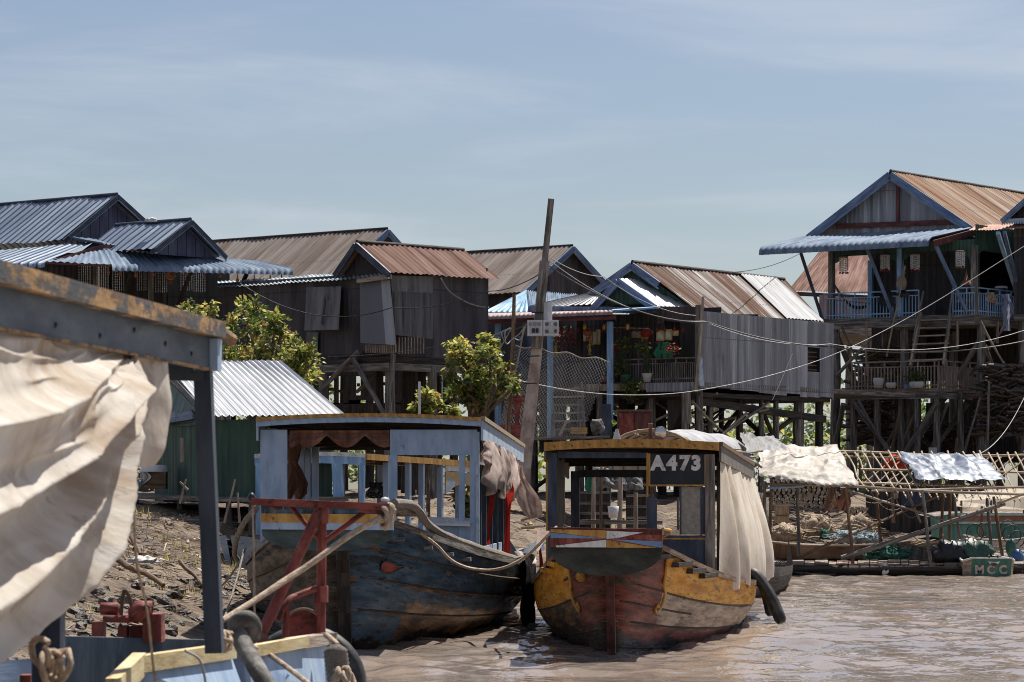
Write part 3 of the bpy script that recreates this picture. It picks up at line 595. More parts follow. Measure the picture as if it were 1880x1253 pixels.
for d_ in (0, 7.5):
    for t in (0, .5, 1): p = lerp(wa, wb, t); stilt(h7, V((p.x, p.y + d_, z0 - .2)), .13)
# ================================================================ centre house
h5 = thing('stilt_house', 'long centre stilt house with grey zinc side wall and lantern-hung porch', 'house', gnd(P(1230, 900, 93)), 'stilt houses along the river')
F5 = plane(1136, 92, FA); F5b = F5.back(.8)
A = F5b.at(1161, 482); ridge = Plane(A.x, A.y, wv.x, wv.y); D = F5b.at(1284, 575); eave = Plane(D.x, D.y, wv.x, wv.y)
B, C = ridge.at(1440, 514), eave.at(1512, 593)
ro = roof(h5, A, B, C, D, m_mixroof, .2, .018, ridge=m_darktimber)
L_ = F5b.at(1040, 568); Lb = V(L_) + (B - A); roof(h5, B, A, L_, V((Lb.x, Lb.y, L_.z)), m_mixroof)
gable_trim(h5, A, F5b.at(1079, 540), F5b.at(1210, 517), wv, .06, .2)
tri_wall(g := MB(), F5b.back(.2).at(1082, 545), F5b.back(.2).at(1163, 488), F5b.back(.2).at(1260, 560)); g.build('gable_wall', m_greensheet, h5)
# patch of bright new sheets near the far end
n_ = (B-A).cross(D-A).normalized(); n_ = n_ if n_.z > 0 else -n_; up_ = n_*.05
Q = lambda s, t: lerp(lerp(A, B, s), lerp(D, C, s), t) + up_
MB().corr([(Q(.68, .01), Q(.93, .01)), (Q(.68, .99), Q(.995, .99))], .2, .018).build('new_roof_sheets', M('new_zinc_sheets', [(.36,.36,.37),(.48,.48,.48),(.58,.58,.57)], (3,.2,1), rough=.85, spec=.1, bump=.05, seam_or_shade=(.8,.05,(.12,.11,.11)), streak=((.16,.13,.115),(6,.2,1),.57,.66,.6)), h5)
a = F5.at(1136, 511); lw = F5.at(1206, 565); n2 = .03
roof(h5, a, Plane(a.x, a.y, wv.x, wv.y).at(1213, 517), V(D) + V((0, 0, .06)) + wv*.3, lw, m_whiteroof, .2, .018)
ll = F5.at(1090, 561); roof(h5, a + wv*1.2, a, ll, ll + wv*1.2, m_whiteroof)
gable_trim(h5, a, ll, F5.at(1204, 560), wv, .06, .2)
tri_wall(g := MB(), F5.back(.25).at(1096, 560), F5.back(.25).at(1137, 518), F5.back(.25).at(1200, 558)); g.build('gable_wall', m_greensheet, h5)
roof(h5, F5.back(.8).at(1079, 539), F5.back(.6).at(1104, 542), F5.at(1091, 560), F5.at(974, 562), m_palemetal, .2, .015, 'side_roof')
fa, fb = F5.back(-.05).at(970, 562), F5.back(-.05).at(1207, 565)
MB().slab([fa, fb, fb - ZUP*.16, F5.back(-.05).at(968, 573)], wv*.06).build('fascia', m_bluewood, h5)
# faded pink awning
Fa5 = F5.back(-2.2); a1, a2 = F5.back(-.08).at(880, 577), F5.back(-.08).at(1128, 571); b1, b2 = Fa5.at(812, 583), Fa5.at(1128, 570)
roof(h5, a1, a2, b2, b1, m_pinkroof, .15, .02, 'awning', lip=[(.06, .05), (.08, .12)])
c1, c2 = F5.back(-.08).at(1122, 571), F5.back(-.08).at(1210, 566); d1, d2 = Fa5.at(1126, 573), Fa5.at(1208, 567)
MB().slab([c1, c2, d2, d1], (0, 0, .05)).build('awning', m_litblue, h5)
MB().beam(Fa5.at(830, 593), Fa5.at(1130, 583), .06, .12).build('awning_beam', m_maroon, h5)
# porch floor, posts, walls
zp = F5.at(1240, 705).z; zt = F5.at(1160, 580).z
def at5(pl, px, z): q = V(pl.at(px, 650)); q.z = z; return q
Fi = F5.back(2.4); Fpo = F5.back(-1.0)
flo = [at5(Fpo.back(-.0), 900, zp), at5(Fpo, 1283, zp)]; flo += [flo[1] + wv*12.5, flo[0] + wv*12.5]
MB().slab([flo[0] + uv_*2.9, flo[1], flo[2], flo[3]], (0, 0, -.14)).build('porch_floor', m_timber, h5)
MB().slab([at5(Fpo.back(-.06), 1076, zp-.0), at5(Fpo.back(-.06), 1196, zp), at5(Fpo.back(-.06), 1196, zp-.2), at5(Fpo.back(-.06), 1076, zp-.2)], wv*.05).build('floor_edge', m_palewood, h5)
MB().wall(at5(Fpo.back(-.4), 1187, zp-.27), at5(Fpo.back(-.4), 1276, zp-.27), [(0, .25), (1, .25)], pitch=.12, amp=.02).build('floor_edge', m_greywall, h5)
for px, y0 in ((1010, 805), (1120, 772), (914, 800)):
    p = V(Fa5.back(.25).at(px, y0)); MB().beam(p, V((p.x, p.y, Fa5.at(px, 590).z)), .13, .13, up=uv_).build('porch_post', m_litblue, h5)
for px in (1065, 1213, 1196): MB().beam(at5(Fpo.back(.3), px, zp), at5(Fpo.back(.3), px, zt), .13, .13, up=uv_).build('porch_post', m_darktimber, h5)
m_brownwall = M('brown_corrugated_wall', [(.045,.03,.03),(.085,.06,.06),(.12,.09,.09)], (2,.3,1), rough=.65, bump=.05, streak=((.16,.13,.13),(8,.3,1),.6,.75,.5))
S5 = Plane(at5(Fpo, 1283, 0).x, at5(Fpo, 1283, 0).y, wv.x, wv.y)
w0, w1 = at5(Fpo.back(.1), 1207, zp), at5(Fpo, 1283, zp)
MB().wall(w0, w1, [(0, 2.12), (1, 2.05)], [(0, 1.62), (.1, 1.62), (.16, 1.72), (.9, 1.6), (1, 1.55)]).build('wall', m_brownwall, h5)
MB().wall(at5(Fi, 880, zp), w1 + wv*3.4 - uv_*.12, [(0, 2.3), (1, 2.0)]).build('wall', m_darkwall, h5)
MB().wall(w0 + wv*1.2, w1 + wv*1.2, [(0, 2.1), (1, 2.1)]).build('wall', m_darkwall, h5)
railing(h5, w0 - wv*.1, w1 - wv*.1, .66, m_timber, 20, .045, .03); railing(h5, at5(Fpo, 1122, zp), at5(Fpo, 1204, zp), .66, m_timber, 16, .045, .03)
for q in (w1,): MB().beam(q, q + ZUP*2.1, .14, .14, up=uv_).build('corner_post', m_timber, h5)
# long grey side wall with its window
z_b = S5.at(1285, 711).z; s0 = V(S5.at(1285, 600)); s1 = V(S5.at(1530, 600)); z_b1 = S5.at(1530, 733).z
ze0, ze1 = S5.at(1285, 571).z, S5.at(1530, 594).z; Lw = (s1 - s0).to_2d().length
s0.z = s1.z = z_b; wa_ = V(S5.at(1482, 660)); wb_ = V(S5.at(1504, 660)); ta, tb = (wa_-s0).to_2d().length/Lw, (wb_-s0).to_2d().length/Lw
zt_, zb_ = S5.at(1493, 643).z - z_b, S5.at(1493, 683).z - z_b; e = z_b1 - z_b; tp = lambda t: (ze0-z_b)*(1-t) + (ze1-z_b)*t
MB().wall(s0, lerp(s0, s1, ta), [(0, tp(0)), (1, tp(ta))], [(0, 0), (1, e*ta)], pitch=.12).wall(lerp(s0, s1, tb), s1, [(0, tp(tb)), (1, tp(1))], [(0, e*tb), (1, e)], pitch=.12)\
    .wall(lerp(s0, s1, ta), lerp(s0, s1, tb), [(0, tp(ta)), (1, tp(tb))], [(0, zt_), (1, zt_)], pitch=.12).wall(lerp(s0, s1, ta), lerp(s0, s1, tb), [(0, zb_), (1, zb_)], [(0, e*ta), (1, e*tb)], pitch=.12).build('side_wall', m_greywall, h5)
wi = MB(); i0, i1 = lerp(s0, s1, ta) - uv_*.2, lerp(s0, s1, tb) - uv_*.2
wi.slab([i0 + ZUP*zb_, i1 + ZUP*zb_, i1 + ZUP*zt_, i0 + ZUP*zt_], uv_*-.05); wo = wi.build('window', m_darkwall, h5)
sh = MB()
for k in range(5): z = zb_ + (zt_-zb_)*(k+.5)/5; sh.beam(i0 + uv_*.12 + ZUP*z, i1 + uv_*.12 + ZUP*z, .03, .03)
sh.build('window_slats', m_brownwood, wo)
back_ = s1 - uv_*8; MB().wall(s1, back_, [(0, ze1-z_b), (1, ze1-z_b)]).build('wall', m_darkwall, h5)
MB().slab([V((q.x, q.y, z_b1 + .02)) for q in (s0 - uv_*.1, s1 - uv_*.1, back_, s0 - uv_*8)], (0, 0, -.12)).build('floor', m_darktimber, h5)
MB().beam(s0 - ZUP*.0 - uv_*.3 - ZUP*.35, s1 - uv_*.3 - ZUP*.75, .14, .2).build('floor_beam', m_darktimber, h5)
ST5 = []
for row, dd in enumerate((.35, 3.2, 6.5)):
    for t in (.0, .18, .34, .5, .66, .83, 1.0):
        p = lerp(s0, s1, t) - uv_*dd + wv*R.uniform(-.3, .3); p.z = z_b + e*t - .1; ST5.append(p); stilt(h5, p, R.uniform(.08, .15), R.choice((m_timber, m_darktimber)))
for k in range(16):
    a, b = R.sample(ST5, 2)
    if 1.5 < (a-b).to_2d().length < 7: f1, f2 = R.uniform(.0, .3), R.uniform(.6, 1); brace(h5, V((a.x, a.y, a.z*(1-f1) + 1.7*f1)), V((b.x, b.y, b.z*(1-f2) + 1.7*f2)), R.uniform(.05, .08), m_darktimber)
for k in range(26):     # thin extra poles and struts
    a, b = R.sample(ST5, 2)
    if (a-b).to_2d().length < 5: f1, f2 = R.uniform(0, .2), R.uniform(.5, 1.0); brace(h5, V((a.x + .2, a.y - .2, a.z*(1-f1) + 1.7*f1)), V((b.x - .2, b.y - .2, b.z*(1-f2) + 1.7*f2)), R.uniform(.025, .045), R.choice((m_timber, m_palewood, m_timber)))
for px in (880, 960, 1065, 1196, 1283):
    stilt(h5, at5(Fpo.back(.3), px, zp - .14), .12, m_timber); stilt(h5, at5(Fi, px + 20, zp - .14), .12, m_darktimber)
# steep stair up to the porch
t0, t1 = at5(Fpo, 1012, zp), at5(Fpo, 1068, zp); b0, b1 = V(Fpo.back(-1.6).at(1018, 812)), V(Fpo.back(-1.6).at(1074, 810))
g = MB(); g.beam(t0, b0, .06, .18); g.beam(t1, b1, .06, .18); g.build('stair_stringer', m_timber, h5)
for i in range(7): t = (i+.5)/7; MB().beam(lerp(t0, b0, t), lerp(t1, b1, t), .2, .045).build('stair_tread', m_palewood, h5)
# boarded screens below
MB().wall(at5(Fpo.back(.5), 1226, 2.6), at5(Fpo.back(.5), 1268, 2.6), [(0, 1.9), (1, 1.9)]).build('screen', m_brownwall, h5)
MB().slab([V(Fpo.back(-.5).at(*q)) for q in ((1258, 718), (1266, 718), (1269, 778), (1262, 778))], wv*.04).build('leaning_board', m_palewood, h5)
MB().slab([V(S5.back(-.1).at(*q)) for q in ((1281, 648), (1288, 660), (1291, 710), (1283, 708))], uv_*.03).build('leaning_board', m_paleblue, h5)
# ================================================================ left house with blue roofs
GR = 'stilt houses along the river'
h1 = thing('stilt_house', 'blue-roofed stilt house at left with two indigo gables and a scalloped blue awning', 'house', gnd(P(230, 900, 92)), GR)
AL = 41.0; ul = V((math.cos(math.radians(AL)), -math.sin(math.radians(AL)), 0)); wl = V((-ul.y, ul.x, 0))
# the ridges of this house run along -ul, its gables look out along +ul
g1 = P(215, 358, 92); GP1 = Plane(g1.x, g1.y, wl.x, wl.y)
f1, k1 = GP1.at(116, 440), GP1.at(272, 410)
k1b = g1 + (k1 - g1) * 1.5
roof(h1, g1 - ul*8, g1, f1, f1 - ul*8, m_blueroof, .3, .022, ridge=m_navy); roof(h1, g1, g1 - ul*8, k1b - ul*8, k1b, m_blueroof, .3, .022)
gable_trim(h1, g1, f1, k1b, ul*-1, .05, .13, m_navy)
def uptri(name, par, pl, back, l, p, r, mat): tri_wall(g := MB(), pl.back(0).at(*l) - back, pl.at(*p) - back, pl.at(*r) - back, amp=.008, pitch=.34); return g.build(name, mat, par)
uptri('gable_wall', h1, GP1, ul*.35, (130, 440), (215, 366), (300, 440), m_indigo)
g2 = P(350, 404, 88.5); GP2 = Plane(g2.x, g2.y, wl.x, wl.y); f2, k2 = GP2.at(284, 456), GP2.at(414, 470)
roof(h1, g2 - ul*3.0, g2, f2, f2 - ul*3.0, m_blueroof, .3, .022, ridge=m_navy); roof(h1, g2, g2 - ul*3.0, k2 - ul*3.0, k2, m_blueroof, .3, .022)
gable_trim(h1, g2, f2, k2, ul*-1, .05, .13, m_navy)
uptri('gable_wall', h1, GP2, ul*.35, (290, 462), (350, 411), (412, 474), m_indigo)
# low skirt roofs
roof(h1, P(-40, 468, 90.5), P(186, 441, 90.2), P(86, 481, 87.5), P(-110, 487, 88), m_blueroof, .3, .022, 'awning', lip=[(.1, .04), (.15, .16)])
roof(h1, P(122, 434, 90.6), P(282, 457, 89.6), P(276, 463, 89), P(188, 448, 88.9), m_bluelip, .22, .03, 'awning')
fas = MB(); fas.slab([P(188, 449, 88.8), P(402, 467, 90.2), P(402, 474, 90.2), P(188, 455, 88.8)], (0, .08, 0)).slab([P(188, 449, 88.8), P(188, 455, 88.8), P(86, 486, 87.4), P(84, 481, 87.4)], (0, .06, 0)); fas.build('fascia', m_maroon, h1)
MB().slab([P(190, 455.5, 88.7), P(402, 474, 90.1), P(402, 476.5, 90.1), P(190, 458, 88.7)], (0, .05, 0)).build('fascia', m_paleblue, h1)
roof(h1, P(190, 458, 88.6), P(474, 480, 90.2), P(535, 494, 89.4), P(204, 486, 87.3), m_bluelip, .17, .022, 'awning', lip=[(.09, .03), (.16, .1), (.2, .18)])
roof(h1, P(120, 472, 88.2), P(190, 458, 88.6), P(204, 486, 87.3), P(85, 480, 87.3), m_bluelip, .2, .02, 'awning')
MB().slab([P(85, 482, 87.2), P(203, 486, 87.2), P(203, 490, 87.2), P(85, 485, 87.2)], (0, .05, 0)).build('awning_board', m_maroon, h1)
z1 = P(200, 640, 90).z
def wallpx(par, xa, Ya, xb, Yb, ztop, zbot, mat, pitch=.16, name='wall'):
    a, b = P(xa, HY, Ya), P(xb, HY, Yb); a.z = b.z = zbot; return MB().wall(a, b, [(0, ztop - zbot), (1, ztop - zbot)], pitch=pitch).build(name, mat, par)
ztp = P(300, 484, 90).z + .3
m_olivewall = M('olive_dark_wall', [(.03,.03,.025),(.055,.055,.045),(.08,.078,.065)], (2,.3,1), rough=.65, bump=.05, lap=(1.5,.04,(.015,.015,.012)))
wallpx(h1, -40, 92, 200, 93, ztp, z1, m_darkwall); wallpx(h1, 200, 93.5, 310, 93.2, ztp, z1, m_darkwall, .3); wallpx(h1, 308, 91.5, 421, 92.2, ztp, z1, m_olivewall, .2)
wallpx(h1, 421, 92.2, 421, 98, ztp, z1, m_olivewall, .2); wallpx(h1, 308, 91.5, 306, 93.4, ztp, z1, m_olivewall, .2)
MB().slab([P(-60, HY, 92) * V((1, 1, 0)) + ZUP*z1, P(-60, HY, 102) * V((1, 1, 0)) + ZUP*z1, P(421, HY, 102) * V((1, 1, 0)) + ZUP*z1, P(421, HY, 91) * V((1, 1, 0)) + ZUP*z1], (0, 0, -.2)).build('floor', m_timber, h1)
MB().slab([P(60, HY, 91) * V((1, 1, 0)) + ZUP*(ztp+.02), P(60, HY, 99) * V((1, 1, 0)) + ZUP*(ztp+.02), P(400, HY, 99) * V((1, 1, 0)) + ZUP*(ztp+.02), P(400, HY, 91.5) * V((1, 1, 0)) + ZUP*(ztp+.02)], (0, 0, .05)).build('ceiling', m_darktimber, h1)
for (x0, y0, Y0, x1, y1, Y1) in ((242, 500, 88.4, 228, 545, 91), (350, 500, 89, 327, 562, 91.5), (453, 503, 89.4, 422, 572, 92)): MB().beam(P(x0, y0, Y0), P(x1, y1, Y1), .1, .08).build('strut', m_darktimber, h1)
for px, Y in ((176, 90.5), (277, 90)): a = P(px, 640, Y); MB().beam(a, V((a.x, a.y, ztp)), .14, .14).build('porch_post', m_timber, h1)
for px in (-30, 90, 210, 310, 415):
    for Y in (92, 97): p = P(px, 900, Y); stilt(h1, V((p.x, p.y, z1 - .1)), .14)
# ================================================================ rusty-roofed dark house
h3 = thing('stilt_house', 'dark metal-clad stilt house with a rust-red roof and loose grey sheets hung on its walls', 'house', gnd(P(720, 900, 87)), GR)
c3 = P(717, 500, 85); F3 = Plane(c3.x, c3.y, ul.x, ul.y); S3 = Plane(c3.x, c3.y, wl.x, wl.y)
F3r = F3.back(-.35); pk3 = F3r.at(655, 445); er3 = F3r.at(717, 500); el3 = F3r.at(616, 502)
RP = Plane(pk3.x, pk3.y, wl.x, wl.y); EP = Plane(er3.x, er3.y, wl.x, wl.y)
rB, rC = RP.at(851, 460), EP.at(916, 513)
roof(h3, pk3, rB, rC, er3, m_rustroof, .2, .02, ridge=m_darktimber); sl = rB - pk3; roof(h3, rB, pk3, el3, el3 + sl, m_rustroof, .2, .02)
gable_trim(h3, pk3, el3, er3, wl, .06, .16, m_navy)
F3g = F3; tri_wall(g := MB(), F3g.at(622, 506), F3g.at(656, 454), F3g.at(716, 503)); g.build('gable_wall', m_darkwall, h3)
zb3 = F3.at(717, 655).z; cz = V((c3.x, c3.y, zb3)); e3 = V(S3.at(896, 600)); e3.z = zb3
zt3 = c3.z
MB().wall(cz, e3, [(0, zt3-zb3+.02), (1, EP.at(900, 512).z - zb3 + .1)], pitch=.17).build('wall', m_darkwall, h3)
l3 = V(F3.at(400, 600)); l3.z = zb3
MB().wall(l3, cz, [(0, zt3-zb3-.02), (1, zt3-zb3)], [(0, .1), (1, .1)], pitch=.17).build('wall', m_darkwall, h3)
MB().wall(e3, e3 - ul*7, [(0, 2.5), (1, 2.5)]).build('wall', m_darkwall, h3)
MB().slab([l3, cz, e3, e3 - ul*6], (0, 0, -.15)).build('floor', m_darktimber, h3)
MB().beam(l3 - ZUP*.26, cz - ZUP*.26, .12, .2).beam(cz - ZUP*.265, e3 - ZUP*.265, .12, .19).build('floor_beam', m_timber, h3)
f3l = F3.back(-.25)
roof(h3, F3.back(.9).at(400, 517), F3.back(.5).at(700, 497), f3l.at(718, 506), f3l.at(400, 529), M('blue_grey_lean_to_roof', [(.25,.3,.34),(.36,.41,.45),(.46,.5,.53)], (3,.4,1), rough=.5, metal=.2, bump=.05), .16, .02, 'lean_to_roof')
MB().beam(f3l.at(656, 516), f3l.at(718, 508), .06, .12).build('eave_board', m_palewood, h3)
# loose sheets
m_sheetgrey = M('loose_grey_sheet', [(.1,.095,.095),(.16,.155,.155),(.21,.205,.205)], (3,.4,1), rough=.7, bump=.06, stain=((.03,.025,.02),(1.5,.8,1),.6,.72,.7))
m_sheetlight = M('loose_light_sheet', [(.2,.2,.21),(.28,.28,.29),(.36,.36,.37)], (1.6,.15,1), rough=.6, bump=.05, sheet=(.42,.9,(.12,.12,.125),60))
m_sheetstain = M('stained_brown_sheet', [(.07,.062,.058),(.12,.108,.1),(.16,.145,.135)], (5,.25,1), rough=.75, bump=.06, streak=((.025,.02,.018),(9,.5,1),.5,.66,.9))
def sheetpx(pl, q, mat, label=None, pitch=.1): 
    c = [pl[i].at(*q[i]) if isinstance(pl, list) else pl.at(*q[i]) for i in range(4)]
    return MB().corr([(c[0], c[1]), (lerp(c[0],c[3],.5), lerp(c[1],c[2],.5)), (c[3], c[2])], pitch, .009).build('loose_sheet', mat, h3)
f = F3.back(-.12); f_ = F3.back(-.4)
sheetpx([f, f, f_, f_], ((563, 528), (627, 526), (622, 606), (559, 607)), m_sheetgrey)
MB().slab([F3.back(-.42).at(*q) for q in ((596, 542), (598, 556), (593, 598), (589, 594), (593, 570))], wl*.01).build('tear', m_black, h3)
sheetpx(f, ((563, 610), (584, 610), (583, 648), (561, 648)), m_sheetgrey)
f = F3.back(-.1); g_ = F3.back(-.6)
sheetpx([f, f, g_, g_], ((661, 516), (716, 514), (728, 634), (662, 630)), m_sheetlight, pitch=.3)
s_ = S3.back(-.1) ; s2 = S3.back(-.45)
S3o = Plane(c3.x + ul.x*.1, c3.y + ul.y*.1, wl.x, wl.y); S3p = Plane(c3.x + ul.x*.5, c3.y + ul.y*.5, wl.x, wl.y)
sheetpx(S3o, ((718, 506), (795, 508), (795, 540), (720, 536)), m_sheetgrey, pitch=.17)
sheetpx([S3o, S3o, S3p, S3p], ((719, 534), (795, 538), (794, 623), (722, 615)), m_sheetstain, pitch=.09)
# balusters of a hidden gallery along the bottom
g = MB()
for k in range(14): a = V(f_.at(672 + k*4.2, 634)); g.beam(a, a - ZUP*.2, .04, .04)
g.build('baluster', m_palewood, h3)
g = MB()
for k in range(9): a = V(S3p.at(733 + k*5.6, 620)); g.beam(a, a - ZUP*.42, .035, .035)
g.build('baluster', m_palewood, h3)
stp = [cz - ul*.2 + wl*.2, e3 - wl*.4 - ul*.2, lerp(cz, e3, .42), lerp(l3, cz, .4), lerp(l3, cz, .62), l3]
for q in stp: stilt(h3, q - ZUP*.2, .14)
for q in (cz - ul*1.5 + wl*2.4, cz + wl*4 - ul*3, e3 - ul*3, lerp(l3, cz, .5) + wl*3, lerp(l3, cz, .75) + wl*5, e3 - ul*1.5 - wl*1): stilt(h3, q - ZUP*.2, .13, m_darktimber)
brace(h3, F3.back(-.2).at(660, 645), F3.back(-.2).at(588, 716), .07, m_timber); brace(h3, F3.back(-.2).at(646, 655), F3.back(-.2).at(712, 772), .07, m_timber)
brace(h3, F3.back(3).at(716, 666), F3.back(3).at(655, 720), .06, m_timber); brace(h3, S3p.at(722, 650), S3p.at(716, 760), .06, m_timber)
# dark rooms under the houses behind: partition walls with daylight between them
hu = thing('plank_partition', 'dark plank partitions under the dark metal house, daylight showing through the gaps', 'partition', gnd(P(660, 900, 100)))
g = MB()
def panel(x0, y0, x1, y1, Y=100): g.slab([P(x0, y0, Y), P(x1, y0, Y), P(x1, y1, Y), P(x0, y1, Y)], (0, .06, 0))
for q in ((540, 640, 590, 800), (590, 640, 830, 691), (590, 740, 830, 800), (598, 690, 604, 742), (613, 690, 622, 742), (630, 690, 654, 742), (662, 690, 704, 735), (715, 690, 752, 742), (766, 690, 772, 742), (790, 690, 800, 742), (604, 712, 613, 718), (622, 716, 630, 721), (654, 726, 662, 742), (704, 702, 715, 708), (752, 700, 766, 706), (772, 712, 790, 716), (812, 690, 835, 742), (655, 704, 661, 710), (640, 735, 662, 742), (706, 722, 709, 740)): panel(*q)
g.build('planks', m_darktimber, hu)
hv = thing('plank_partition', 'dark plank screens added to darken the cluttered space under the centre porch', 'partition', gnd(P(1060, 900, 97)))  # screens added to darken pale gaps where clutter fills the space
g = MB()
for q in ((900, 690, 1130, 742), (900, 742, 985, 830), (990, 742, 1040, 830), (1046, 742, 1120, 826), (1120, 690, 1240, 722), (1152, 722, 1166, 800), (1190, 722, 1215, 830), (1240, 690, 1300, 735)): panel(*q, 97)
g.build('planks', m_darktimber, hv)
# ================================================================ long brown roof behind
h2 = thing('stilt_house', 'house behind with a long pale brown roof and dark gable end', 'house', gnd(P(560, 900, 106)), GR)
b2 = P(711, 421, 106); GP = Plane(b2.x, b2.y, wl.x, wl.y); fe = GP.at(618, 510); ke = b2 + (b2 - fe) * V((1, 1, -1))
roof(h2, b2 - ul*12, b2, fe, fe - ul*12, m_brownroof, .2, .018, ridge=m_darktimber); roof(h2, b2, b2 - ul*12, ke - ul*12, ke, m_brownroof, .2, .018)
gable_trim(h2, b2, fe, ke, ul*-1, .06, .2, m_bluewood)
tri_wall(g := MB(), fe - ul*.5 + V((0,0,-.1)), b2 - ul*.5 - ZUP*.25, ke - ul*.5 + V((0,0,-.1))); g.build('gable_wall', m_darkwall, h2)
zb2 = P(600, 660, 104).z
for a, b in ((fe - ul*.6 + wl*.4, ke - ul*.6 - wl*.4), (fe - ul*11 + wl*.4, fe - ul*.6 + wl*.4)):
    MB().wall(V((a.x, a.y, zb2)), V((b.x, b.y, zb2)), [(0, fe.z - zb2 - .05), (1, fe.z - zb2 - .05)]).build('wall', m_darkwall, h2)
q = fe * V((1, 1, 0)) + ZUP*zb2; MB().slab([q, q + (ke - fe) * V((1, 1, 0)), q + (ke - fe) * V((1, 1, 0)) - ul*11, q - ul*11], (0, 0, -.15)).build('floor', m_darktimber, h2)
for i in range(4):
    for t in (.05, .5, .95): p = q + (ke - fe) * V((t, t, 0)) - ul*(.8 + i*3.2); stilt(h2, p - ZUP*.1, .14, m_darktimber)
# ================================================================ brown-roofed house behind the pole
h4 = thing('stilt_house', 'house behind the leaning pole with a pale brown roof and wide dark gable', 'house', gnd(P(980, 900, 112)), GR)
b4 = P(1051, 452, 112); GP = Plane(b4.x, b4.y, wl.x, wl.y); fe = GP.at(960, 536); k4 = b4 + (b4 - fe) * V((1, 1, -1)) * .92
roof(h4, b4 - ul*7, b4, fe, fe - ul*7, m_brownroof, .2, .018, ridge=m_darktimber); roof(h4, b4, b4 - ul*7, k4 - ul*7, k4, m_brownroof, .2, .018)
gable_trim(h4, b4, b4 + (fe-b4)*1.12, k4, ul*-1, .06, .2, m_bluewood)
tri_wall(g := MB(), fe - ul*.2 - ZUP*.06, b4 - ul*.2 - ZUP*.12, k4 - ul*.2 - ZUP*.06); g.build('gable_wall', m_darkwall, h4)
zb4 = P(900, 640, 110).z
for a, b in ((fe - ul*.7 + wl*.5, k4 - ul*.7 - wl*.4), (fe - ul*6.5 + wl*.5, fe - ul*.7 + wl*.5)):
    MB().wall(V((a.x, a.y, zb4)), V((b.x, b.y, zb4)), [(0, fe.z - zb4), (1, fe.z - zb4)]).build('wall', m_darkwall, h4)
q = fe * V((1, 1, 0)) + ZUP*zb4; MB().slab([q, q + (k4 - fe) * V((1, 1, 0)), q + (k4 - fe) * V((1, 1, 0)) - ul*6.5, q - ul*6.5], (0, 0, -.15)).build('floor', m_darktimber, h4)
for i in range(3):
    for t in (.08, .5, .92): p = q + (k4 - fe) * V((t, t, 0)) - ul*(.9 + i*2.6); stilt(h4, p - ZUP*.1, .14, m_darktimber)
m_brightblue = M('bright_blue_awning', [(.1,.2,.31),(.16,.29,.42),(.24,.38,.5)], (3,.4,1), rough=.45, metal=.15, bump=.04)
roof(h4, P(966, 534, 107), P(968, 534, 107), P(975, 571, 101), P(893, 572, 102.5), m_brightblue, .26, .03, 'awning', lip=[(.1, .04), (.13, .14)])
roof(h4, P(966, 534, 107), P(1060, 541, 110), P(1052, 562, 107), P(972, 571, 101), m_bluelip, .26, .03, 'awning')
for px, Y in ((897, 102.6), (972, 101.2)): a = P(px, 575, Y); stilt(h4, a, .07, m_litblue, 'awning_post')
# ================================================================ green shed
gs = thing('shed', 'dark green corrugated shed with a bright ribbed metal roof on the mud bank', 'shed', gnd(P(370, 900, 64)))
u6 = V((math.cos(math.radians(30)), -math.sin(math.radians(30)), 0)); 
A, B = P(296, 659, 68.5), P(516, 664, 65.5); D, C = P(384, 765, 62.5), P(634, 762, 61.5)
roof(gs, A, B, C, D, m_palemetal, .2, .02, 'roof'); A2, B2 = P(250, 726, 72), P(470, 722, 69); roof(gs, B, A, A2, B2, m_palemetal, .2, .02, 'roof')
zg = 1.75
gz = lambda q, z=zg: V((q.x, q.y, z))
ga, gb = D + V((.1, .25, 0)), C + V((-.25, .25, 0)); gl = P(286, 765, 67.5)
MB().wall(gz(ga), gz(gb), [(0, ga.z - zg - .06), (1, gb.z - zg - .06)], pitch=.13, amp=.012).build('wall', m_greensheet, gs)
MB().wall(gz(gl), gz(ga), [(0, P(286, 772, 67.5).z - zg), (1, ga.z - zg - .06)], pitch=.13, amp=.012).build('wall', m_greensheet, gs)
gt = MB(); a_, b_ = P(300, 690, 68.2), P(378, 768, 62.9); gt.slab([a_, b_, gz(b_, b_.z - .12), P(240, 790, 70)], u6*.03); gt.build('gable_wall', m_greensheet, gs)
MB().beam(P(292, 668, 68.6), P(384, 767, 62.4), .05, .12).build('bargeboard', m_navy, gs)
roof(gs, P(288, 758, 68), P(352, 754, 64.5), P(356, 762, 63.8), P(276, 776, 67), m_whiteroof, .14, .015, 'side_roof')
MB().beam(P(276, 778, 67), P(356, 765, 63.7), .06, .1).build('side_roof_beam', m_bluewood, gs)
MB().slab([P(332, 805, 64.6), P(337, 804, 64.5), P(337, 848, 64.5), P(333, 850, 64.6)], u6*-.03).build('door_post', m_palewood, gs)
fl_ = MB(); fl_.slab([P(232, 909, 66), P(470, 915, 60.8), P(640, 912, 60.5), P(600, 905, 68), P(250, 905, 69)], (0, 0, -.08)); fl_.build('plank_floor', m_timber, gs)
for px, Y in ((250, 66.2), (330, 64.5), (420, 62.2), (462, 61.4)): stilt(gs, P(px, 912, Y), .06, m_timber)
for q in (((412, 960), (432, 880)), ((330, 925), (342, 880)), ((345, 900), (330, 885)), ((440, 960), (436, 905))): brace(gs, P(*q[0], 60.6), P(*q[1], 60.6), .022, m_palewood, 'loose_stick')
